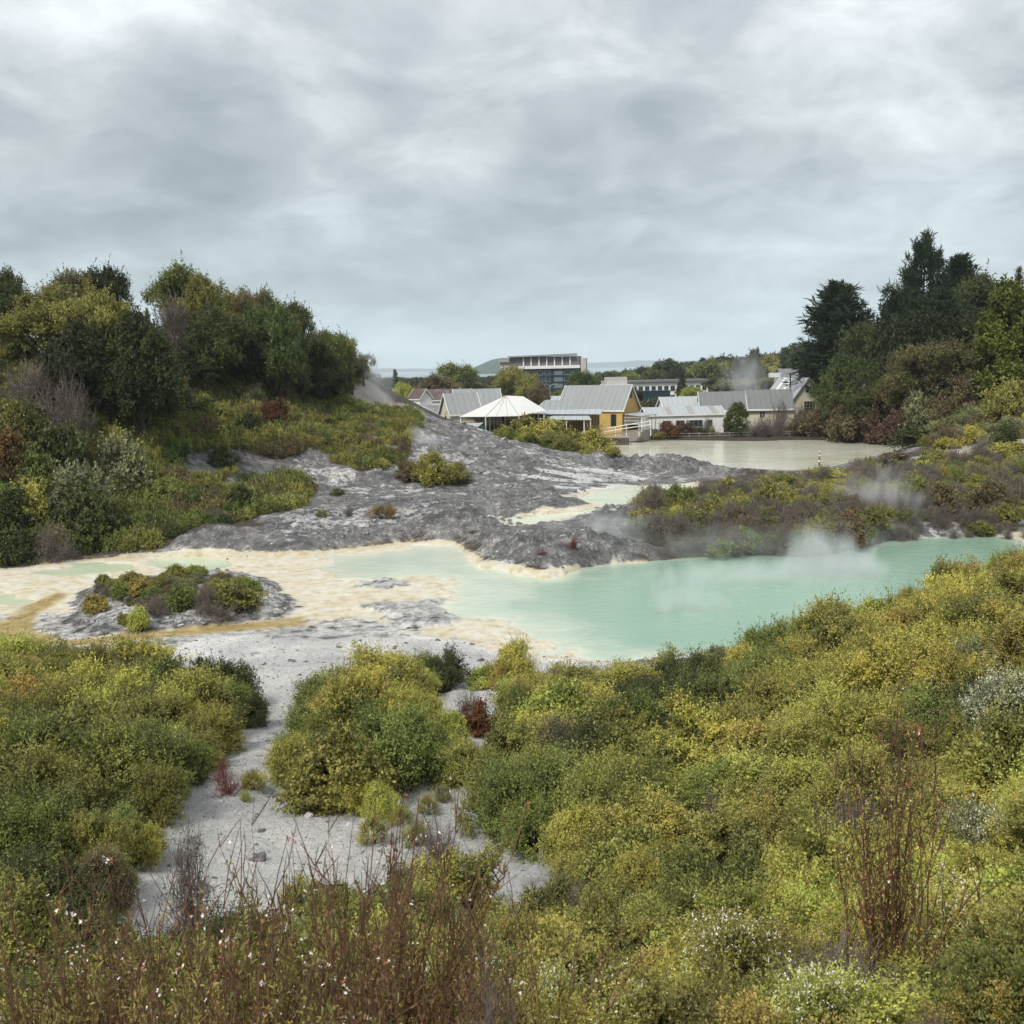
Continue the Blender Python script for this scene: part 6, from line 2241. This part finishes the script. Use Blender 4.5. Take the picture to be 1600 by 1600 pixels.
# left hill: ferny mats and bushes
HILLP = [q[:2] for q in [at(-160, 868, 62), at(0, 868, 62), at(100, 866, 64), at(230, 852, 68), at(330, 835, 72), at(400, 820, 76), at(470, 790, 83), at(480, 770, 86), at(430, 720, 94), at(480, 690, 102),
                         at(620, 660, 122), at(600, 630, 131), at(560, 590, 135), at(450, 570, 128), at(300, 540, 116), at(100, 530, 106), at(-160, 560, 100)]]
patch = lambda X, Y: (fbm(X / 5, Y / 5, 61, 3) > .62)
BAREP = [[(268, 712), (330, 696), (430, 702), (450, 738), (400, 766), (330, 774), (285, 755)]]


def rej_hill(X, Y):
    P = np.stack([X, Y, ground(X, Y)], 1)
    return (grid_sample(s_cl, X, Y) > -1) | (img_inside(P, BAREP) & (rng.random(len(X)) < .93)) | ((grid_sample(s_grey, X, Y) > -.8)) | (grid_sample(s_flat, X, Y) > -.8)


scatter_bushes('fern_cover', 'ferny green ground cover on the open slope of the left hill', 'ground cover', HILLP, 1.0, [(JM[0], COLR['green']), (JM[1], COLR['olive']), (JM[2], COLR['green']), (JM[0], COLR['olive']), (JM[1], COLR['bright']), (JM[2], COLR['brown'])],
               .8, 1.5, rej_hill, 1.5, .4, bare=False)
scatter_bushes('hill_scrub', 'dark scrub filling the left hill between its trees', 'scrub', HILLP, 2.1, [(JB2[0], COLR['dark']), (JB2[1], COLR['green']), (JB2[0], COLR['olive']), (JB2[1], COLR['dark']), (JB2[0], COLR['brown']), (JD, COLR['brown'])],
               .7, 1.5, rej_hill, 1.0, .3, bare=False, density=lambda X, Y: np.clip(.25 + 1.2 * sstep(7, 11, ground(X, Y)) + .7 * sstep(-30, -40, X), 0, 1))
# patches of scrub on the spur
for poly in [[(430, 695), (470, 662), (540, 642), (620, 640), (655, 655), (645, 690), (632, 722), (560, 742), (515, 708), (470, 705)], [(372, 800), (385, 760), (420, 748), (470, 742), (482, 772), (440, 800)],
             [(400, 640), (480, 650), (520, 690), (440, 715), (400, 700)]]:
    wp = []
    for (px, py) in poly:
        d = ray(px, py)
        ts = np.linspace(60, 140, 600)
        hit = ts[np.argmax(CZ + d[2] / d[1] * ts < ground(d[0] / d[1] * ts, ts) + .05)]
        wp.append((d[0] / d[1] * hit, hit))
    scatter_bushes('spur_scrub', 'low green scrub patch on the grey spur', 'scrub', wp, .95, [(JM[0], COLR['green']), (JM[1], COLR['olive']), (JM[2], COLR['brown']), (JM[0], COLR['olive'])], .6, 1.3, None, 1.5, .4, bare=False,
                   density=lambda X, Y: np.clip(sstep(.36, .52, fbm(X / 3, Y / 3, 81, 3)) + .2, 0, 1))
# peninsula
PEN = [q[:2] for q in [at(1000, 800, 75), at(1012, 845, 66), at(1080, 872, 62.3), at(1180, 866, 62.6), at(1290, 862, 62.8), at(1330, 855, 64), at(1360, 830, 68), at(1420, 812, 71.5), at(1550, 805, 72), at(1680, 800, 74), at(1680, 705, 94), at(1560, 715, 93), at(1440, 728, 92),
                       at(1300, 752, 89), at(1180, 770, 86), at(1050, 780, 82)]]
scatter_bushes('peninsula_scrub', 'olive and brown scrub covering the peninsula', 'scrub', PEN, 1.15, [(JB2[0], COLR['olive']), (JB2[1], COLR['yellow']), (JB2[0], COLR['green']), (JB2[1], COLR['olive']), (JM[0], COLR['olive']), (JM[1], COLR['yellow'])],
               .65, 1.15, None, .95, .3, bare=True, density=lambda X, Y: sstep(-.5, 4.0, Y - 67 - .22 * (X - 18)) * .92 + .05)
scatter_bushes('peninsula_foot_scrub', 'dull green scrub hanging over the water below the peninsula', 'scrub', PEN, 1.25, [(JB2[0], COLR['olive']), (JB2[1], COLR['green']), (JB2[0], COLR['brown']), (JB2[1], COLR['dark'])],
               1.0, 1.6, None, 1.0, .3, bare=True, density=lambda X, Y: .75 * (1 - sstep(5, 8, Y - 63 - .2 * (X - 14))))
scatter_bushes('islet_scrub', 'low brown and green brush on the silica islet', 'scrub', [q[:2] for q in [atz(135, 930, .5), atz(165, 905, .8), atz(300, 895, .8), atz(385, 905, .6), atz(395, 935, .4), atz(330, 952, .4), atz(220, 962, .3), atz(150, 950, .3)]], .62,
               [(JB2[0], COLR['olive']), (JD, COLR['brown']), (JB2[1], COLR['brown']), (JD, COLR['brown']), (JB2[1], COLR['green'])], .35, .62, None, .8, .3, bare=False, density=lambda X, Y: .85 + 0 * X)
scatter_bushes('shore_brush', 'grey brown brush along the right shore of the green pool', 'brush', [q[:2] for q in [atz(1400, 836, .5), atz(1500, 826, .7), atz(1640, 826, .8), atz(1640, 800, 1.0), atz(1500, 808, 1.0), atz(1410, 820, .8)]], 1.0,
               [(JD, COLR['brown']), (JB2[0], COLR['olive']), (JD, COLR['tan'])], .6, 1.1, None, 1.0, .3, bare=False, density=lambda X, Y: .7 + 0 * X)
scatter_bushes('dry_brush', 'tangled grey brown brush along the foot of the peninsula', 'brush', PEN, 1.0, [(JD, COLR['brown']), (JD, COLR['tan']), (JD, COLR['dark'])], 1.0, 1.8, None, 1.05, .3, bare=True,
               density=lambda X, Y: .15 + .8 * (1 - sstep(4, 8, Y - 63 - .2 * (X - 14))))
# right bank
RB = [q[:2] for q in [at(1240, 690, 152), at(1330, 692, 149), at(1420, 696, 143), at(1440, 706, 112), at(1480, 706, 101), at(1690, 690, 96), at(1690, 560, 170), at(1450, 570, 175), at(1290, 610, 180), at(1240, 650, 165)]]
scatter_bushes('bank_scrub', 'mixed dull green scrub covering the right bank', 'scrub', RB, 1.75, [(JB2[0], COLR['greygreen']), (JB2[1], COLR['olive']), (JB2[0], COLR['brown']), (JB2[1], COLR['green']), (JB2[0], COLR['dark']), (JD, COLR['brown']), (JB2[1], COLR['yellow'])],
               .8, 1.7, lambda X, Y: (grid_sample(s_bk, X, Y) > 0) & (rng.random(len(X)) < .8), .95, .3, bare=False, density=lambda X, Y: .9 + 0 * X)
# scrub mound by the tent
TM = [q[:2] for q in [at(775, 690, 124), at(800, 664, 134), at(870, 664, 136), at(950, 690, 130), at(957, 708, 120), at(900, 708, 119), at(830, 694, 121)]]
scatter_bushes('mound_scrub', 'yellow green scrub on the mound before the tent', 'scrub', TM, 1.5, [(JB2[0], COLR['olive']), (JB2[1], COLR['yellow']), (JB2[0], COLR['green'])], .8, 1.2, None, .9, .3, bare=False)

# loose stones on the grey field and gravel in the clearing
def make_stone(seed):
    r_ = np.random.default_rng(seed)
    import bmesh
    bm = bmesh.new()
    bmesh.ops.create_icosphere(bm, subdivisions=2, radius=1)
    for v in bm.verts:
        n = v.co.normalized()
        f = 1 + .35 * math.sin(n.x * 3.1 + seed) * math.cos(n.y * 2.7 + seed * 2) + r_.normal() * .10
        v.co = Vector((n.x * f, n.y * f * .85, n.z * f * .6))
    me = bpy.data.meshes.new('stone')
    bm.to_mesh(me)
    bm.free()
    return me


M['stone'] = surf_mat('stone', (.13, .13, .135), .9, .5, 2.5, .2, .6, 9, stain=(.42, .41, .39, .8))
M['pale_stone'] = surf_mat('pale_stone', (.42, .41, .40), .9, .4, 2.5, .2, .6, 9, stain=(.12, .12, .12, .6))
ST = []
for i in range(3):
    for mt in ('stone', 'pale_stone'):
        me = make_stone(500 + i)
        me.materials.append(M[mt])
        ST.append((me, (1, 1, 1)))
X, Y = poisson(GREY, .42)
dens = sstep(.42, .72, fbm(X / 4, Y / 4, 91, 3)) * .75 + .10
ok = (rng.random(len(X)) < dens) & (grid_sample(s_b, X, Y) < 0) & (grid_sample(s_c, X, Y) < 0)
X, Y = X[ok], Y[ok]
s = rng.pareto(2.8, len(X)) * .07 + .04
s = np.minimum(s, .32)
P = np.stack([X, Y, ground(X, Y)], 1)
n = len(P)
print('stones', n)
scatter('loose_stones', ('loose grey and pale stones strewn over the grey field', 'stones'), P, rng.uniform(0, 6, (n, 3)) * np.array([.1, .1, 1]), np.stack([s, s, s], 1) * rng.uniform(.7, 1.3, (n, 3)), ST, rng.choice(6, n, p=[.25, .08, .25, .08, .26, .08]))
X, Y = poisson(WHITE, .16)
ok = (rng.random(len(X)) < .25 + .4 * sstep(0, 3, X))
X, Y = X[ok], Y[ok]
s = np.minimum(rng.pareto(2.4, len(X)) * .024 + .014, .16)
P = np.stack([X, Y, ground(X, Y)], 1)
n = len(P)
print('gravel', n)
scatter('gravel', ('pale gravel lying in the silica clearing', 'gravel'), P, rng.uniform(0, 6, (n, 3)) * np.array([.1, .1, 1]), np.stack([s, s, s], 1) * rng.uniform(.7, 1.3, (n, 3)), ST, rng.choice(6, n, p=[.14, .2, .14, .2, .12, .2]))
X, Y = poisson(MOUND, .4)
s = np.minimum(rng.pareto(2.6, len(X)) * .05 + .04, .25)
P = np.stack([X, Y, ground(X, Y)], 1)
n = len(P)
scatter('islet_stones', ('grey stones on the silica islet', 'stones'), P, rng.uniform(0, 6, (n, 3)) * np.array([.1, .1, 1]), np.stack([s, s, s], 1), ST, rng.choice(6, n))

# ------------------------------------------------------------------ trees round the village
VT = 'trees behind the village'
for a in [('tree', 'broad_tree', 713, 570, 62, 330, 'green', 'tall round green tree left of the dark hill island'),
          ('airy', 'broad_tree', 684, 586, 66, 235, 'brown', 'brown green umbrella crowned tree above the red brown roof'),
          ('tree', 'broad_tree', 628, 598, 30, 250, 'lime', 'bright yellow green tree behind the fumarole cliff'),
          ('spire', 'conifer', 617, 577, 20, 300, 'dark', 'dark pointed conifer behind the fumarole cliff'),
          ('airy', 'broad_tree', 800, 568, 60, 225, 'olive', 'loose olive tree in front of the left half of the hotel'),
          ('airy', 'broad_tree', 828, 585, 52, 205, 'olive', 'fuller olive tree in front of the middle of the hotel'),
          ('tree', 'broad_tree', 842, 603, 36, 195, 'brown', 'dark brown green tree between the tent and the hotel'),
          ('tree', 'broad_tree', 912, 582, 44, 235, 'bright', 'bright green round tree at the right corner of the hotel'),
          ('tree', 'broad_tree', 742, 598, 44, 340, 'green', 'low green tree behind the long grey hall'),
          ('spire', 'conifer', 1066, 580, 24, 285, 'dark', 'dark pointed conifer in front of the long white building'),
          ('tree', 'broad_tree', 1082, 604, 36, 225, 'lime', 'light green tree behind the pale roofed shed'),
          ('tree', 'broad_tree', 1104, 616, 24, 222, 'bright', 'green tree at the left end of the long dull grey roof'),
          ('pine', 'pine_tree', 1179, 547, 26, 400, 'dark', 'tall dark pine behind the steam in the distance'),
          ('tree', 'broad_tree', 990, 610, 26, 200, 'deep', 'dark tree between the ochre house and the teal block'),
          ('tree', 'broad_tree', 1040, 620, 40, 235, 'dark', 'dark tree at the foot of the teal block'),
          ('airy', 'broad_tree', 1150, 590, 60, 300, 'greygreen', 'pale green tree left of the distant steam'),
          ('tree', 'broad_tree', 652, 620, 40, 240, 'green', 'low green tree beside the bright yellow green one'),
          ('tree', 'broad_tree', 888, 611, 16, 215, 'green', 'small green tree at the hotel foot behind the steep grey roof'),
          ('tree', 'broad_tree', 1205, 590, 40, 260, 'green', 'green tree behind the roof lights of the gabled house'),
          ('tree', 'broad_tree', 1120, 590, 40, 310, 'dark', 'dark tree at the right end of the long white building')]:
    plant(a[0], a[1], *a[2:7], a[7], group=VT)
for a in [('bush', 1000, 632, 34, 176, 'brown', 'brown shrub behind the porch of the ochre house'),
          ('bush', 1018, 625, 30, 185, 'dark', 'dark shrub left of the pale roofed shed')]:
    plant(a[0], 'shrub', *a[1:6], a[6], group='shrubs round the pond')

# far woods
def wood(name, label, px0, px1, Y0, Y1, n, hfun, cols):
    u = rng.uniform(px0, px1, n)
    Y = rng.uniform(Y0, Y1, n)
    X = (u - 800) / 1600 * Y
    h = hfun(u) * rng.uniform(.65, 1.1, n)
    P = np.stack([X, Y, ground(X, Y) - .3], 1)
    protos = [(FT[i % len(FT)], COLR[c]) for i, c in enumerate(cols)]
    w_ = h * rng.uniform(.8, 1.3, n)
    scatter(name, (label, 'woods'), P, rng.uniform(0, 6.28, (n, 3)) * np.array([0, 0, 1]), np.stack([w_, w_, h], 1), protos)


def join_tree(pair):
    a, b = pair
    vs, qs, ms, ts = [], [], [], []
    off = 0
    for i, me in enumerate((a, b)):
        v = np.empty(len(me.vertices) * 3, np.float32)
        me.vertices.foreach_get('co', v)
        q = np.empty(len(me.loops), np.int32)
        me.loops.foreach_get('vertex_index', q)
        t_ = np.full(len(me.vertices), .5, np.float32)
        if 'tone' in me.attributes:
            me.attributes['tone'].data.foreach_get('value', t_)
        vs.append(v.reshape(-1, 3))
        qs.append(q.reshape(-1, 4) + off)
        ts.append(t_)
        off += len(me.vertices)
        ms.append(np.full(len(me.polygons), i))
    return quads_mesh('wood_tree', np.concatenate(vs), np.concatenate(qs), [M['scatter_foliage'], M['bark']], np.concatenate(ms), np.concatenate(ts))


FT = [join_tree(make_tree(600 + i, W=.45, trunk=.08, n=60, ns=26, m=8, Ln=.05, Wd=.035, rc=.13, lobes=8, low=-.5)) for i in range(3)] + [join_tree(make_pine(610, W=.22, whorls=14, per=7, z0=.1, taper=.8, tuft=8, nl=.07))]
wood('far_woods', 'dark woods on the plain behind the long white building', 940, 1420, 430, 900, 420, lambda u: 9 + 5 * sstep(980, 1060, u) + 5 * sstep(1150, 1280, u), ['dark', 'deep', 'green', 'pinedk', 'dark', 'green', 'dark', 'pinedk', 'olive'])
wood('far_woods', 'dark line of woods by the lake behind the fumarole cliff', 560, 800, 600, 1100, 200, lambda u: 8 + 0 * u, ['dark', 'deep', 'dark', 'pinedk', 'dark'])
wood('town_trees', 'trees filling the town between the village and the hotel', 600, 930, 250, 420, 70, lambda u: 4.5 + 0 * u, ['green', 'dark', 'olive', 'dark'])
wood('shore_trees', 'thin line of trees along the lake shore', 780, 1010, 900, 1400, 90, lambda u: 7 + 0 * u, ['deep', 'dark', 'pinedk', 'pinedk'])

# ------------------------------------------------------------------ steam
def steam_mat(dens, nscale, lo, hi, seed):
    m = bpy.data.materials.new('steam')
    m.use_nodes = True
    t = m.node_tree
    for n in list(t.nodes):
        t.nodes.remove(n)
    out = N(t, 'ShaderNodeOutputMaterial')
    co = N(t, 'ShaderNodeTexCoord')
    ln = N(t, 'ShaderNodeVectorMath', operation='LENGTH')
    L(t, co, 'Object', ln, 0)
    ge = N(t, 'ShaderNodeNewGeometry')
    mp = N(t, 'ShaderNodeMapping')
    mp.inputs['Location'].default_value = (seed * 3.1, seed, seed * 1.7)
    mp.inputs['Scale'].default_value = (1, 1, .55)
    L(t, ge, 'Position', mp, 0)
    nz = noise(t, mp.outputs[0], nscale, 4, .6, 1.6)
    # wisps: the noise eats into a soft ellipsoid from its rim
    edge = math_node(t, 'SUBTRACT', 1.0, ln.outputs['Value'], True)
    body = math_node(t, 'SUBTRACT', math_node(t, 'ADD', math_node(t, 'MULTIPLY', edge, .42), nz), .60, True)
    k = math_node(t, 'MULTIPLY', math_node(t, 'MULTIPLY', body, 4.0), math_node(t, 'MULTIPLY', edge, 2.2, True))
    d = math_node(t, 'MULTIPLY', k, dens)
    v = N(t, 'ShaderNodeVolumePrincipled')
    v.inputs['Color'].default_value = (.93, .95, .96, 1)
    v.inputs['Anisotropy'].default_value = 0.2
    t.links.new(d, v.inputs['Density'])
    L(t, v, 0, out, 'Volume')
    m.cycles.homogeneous_volume = False
    return m


def steam(px, py, Y, rad, dens, nscale=.5, lo=.42, hi=.68, tilt=0.0, label=None):
    import bmesh
    bm = bmesh.new()
    bmesh.ops.create_icosphere(bm, subdivisions=3, radius=1)
    me = bpy.data.meshes.new('steam')
    bm.to_mesh(me)
    bm.free()
    me.materials.append(steam_mat(dens, nscale, lo, hi, px * .013))
    o = link('steam', me)
    o.location = at(px, py, Y)
    o.scale = rad
    o.rotation_euler = (0, tilt, 0)
    return tag(o, label, 'steam', kind='stuff')


steam(1372, 800, 71, (5.0, 2.2, 4.6), .42, .5, 0, 0, .35, 'steam plume rising from the right shore of the green pool')
steam(1345, 838, 67, (5.8, 1.8, 1.9), .19, .5, 0, 0, 0, 'steam hugging the water below the peninsula tip')
steam(960, 846, 65, (5.4, 2.2, 2.8), .5, .45, 0, 0, .2, 'thin steam at the left foot of the peninsula')
steam(1150, 850, 62, (11.0, 1.8, 1.8), .15, .42, 0, 0, 0, 'thin steam along the foot of the peninsula')
steam(1190, 905, 56, (13.0, 4.6, 1.6), .30, .36, 0, 0, 0, 'light steam drifting over the middle of the green pool')
steam(1300, 890, 57, (4.4, 3.0, 3.4), .60, .45, 0, 0, .3, 'steam wisp over the right part of the green pool')
steam(1090, 970, 49, (3.6, 2.6, 2.8), .5, .5, .40, .64, .3, 'steam wisp over the near part of the green pool')
steam(590, 594, 128, (3.4, 1.6, 5.2), .34, .45, .33, .60, -.25, 'steam streaming up the pale fumarole cliff')
steam(655, 650, 147, (4.2, 2.2, 2.2), 1.5, .4, .30, .56, .2, 'steam in front of the low grey shed')
steam(1168, 594, 215, (7.5, 4.0, 8.0), .17, .22, .36, .62, .3, 'steam column behind the cream house')
steam(668, 688, 106, (2.8, 1.0, 1.4), 1.0, .7, .40, .64, .5, 'faint steam streak on the grey slope')

# ------------------------------------------------------------------ haze over the plain and the lake
hb = MB()
hb.box(-10500, 10500, -60, 14500, -8, 460)
hm = bpy.data.materials.new('haze')
hm.use_nodes = True
t = hm.node_tree
for n in list(t.nodes):
    t.nodes.remove(n)
ho = N(t, 'ShaderNodeOutputMaterial')
hv = N(t, 'ShaderNodeVolumePrincipled')
hv.inputs['Color'].default_value = (.82, .90, .95, 1)
hv.inputs['Density'].default_value = 0.00011
hv.inputs['Anisotropy'].default_value = 0.0
L(t, hv, 0, ho, 'Volume')
hm.cycles.homogeneous_volume = True
tag(hb.build('haze', hm), 'faint blue grey haze in the distance', 'haze', kind='stuff')
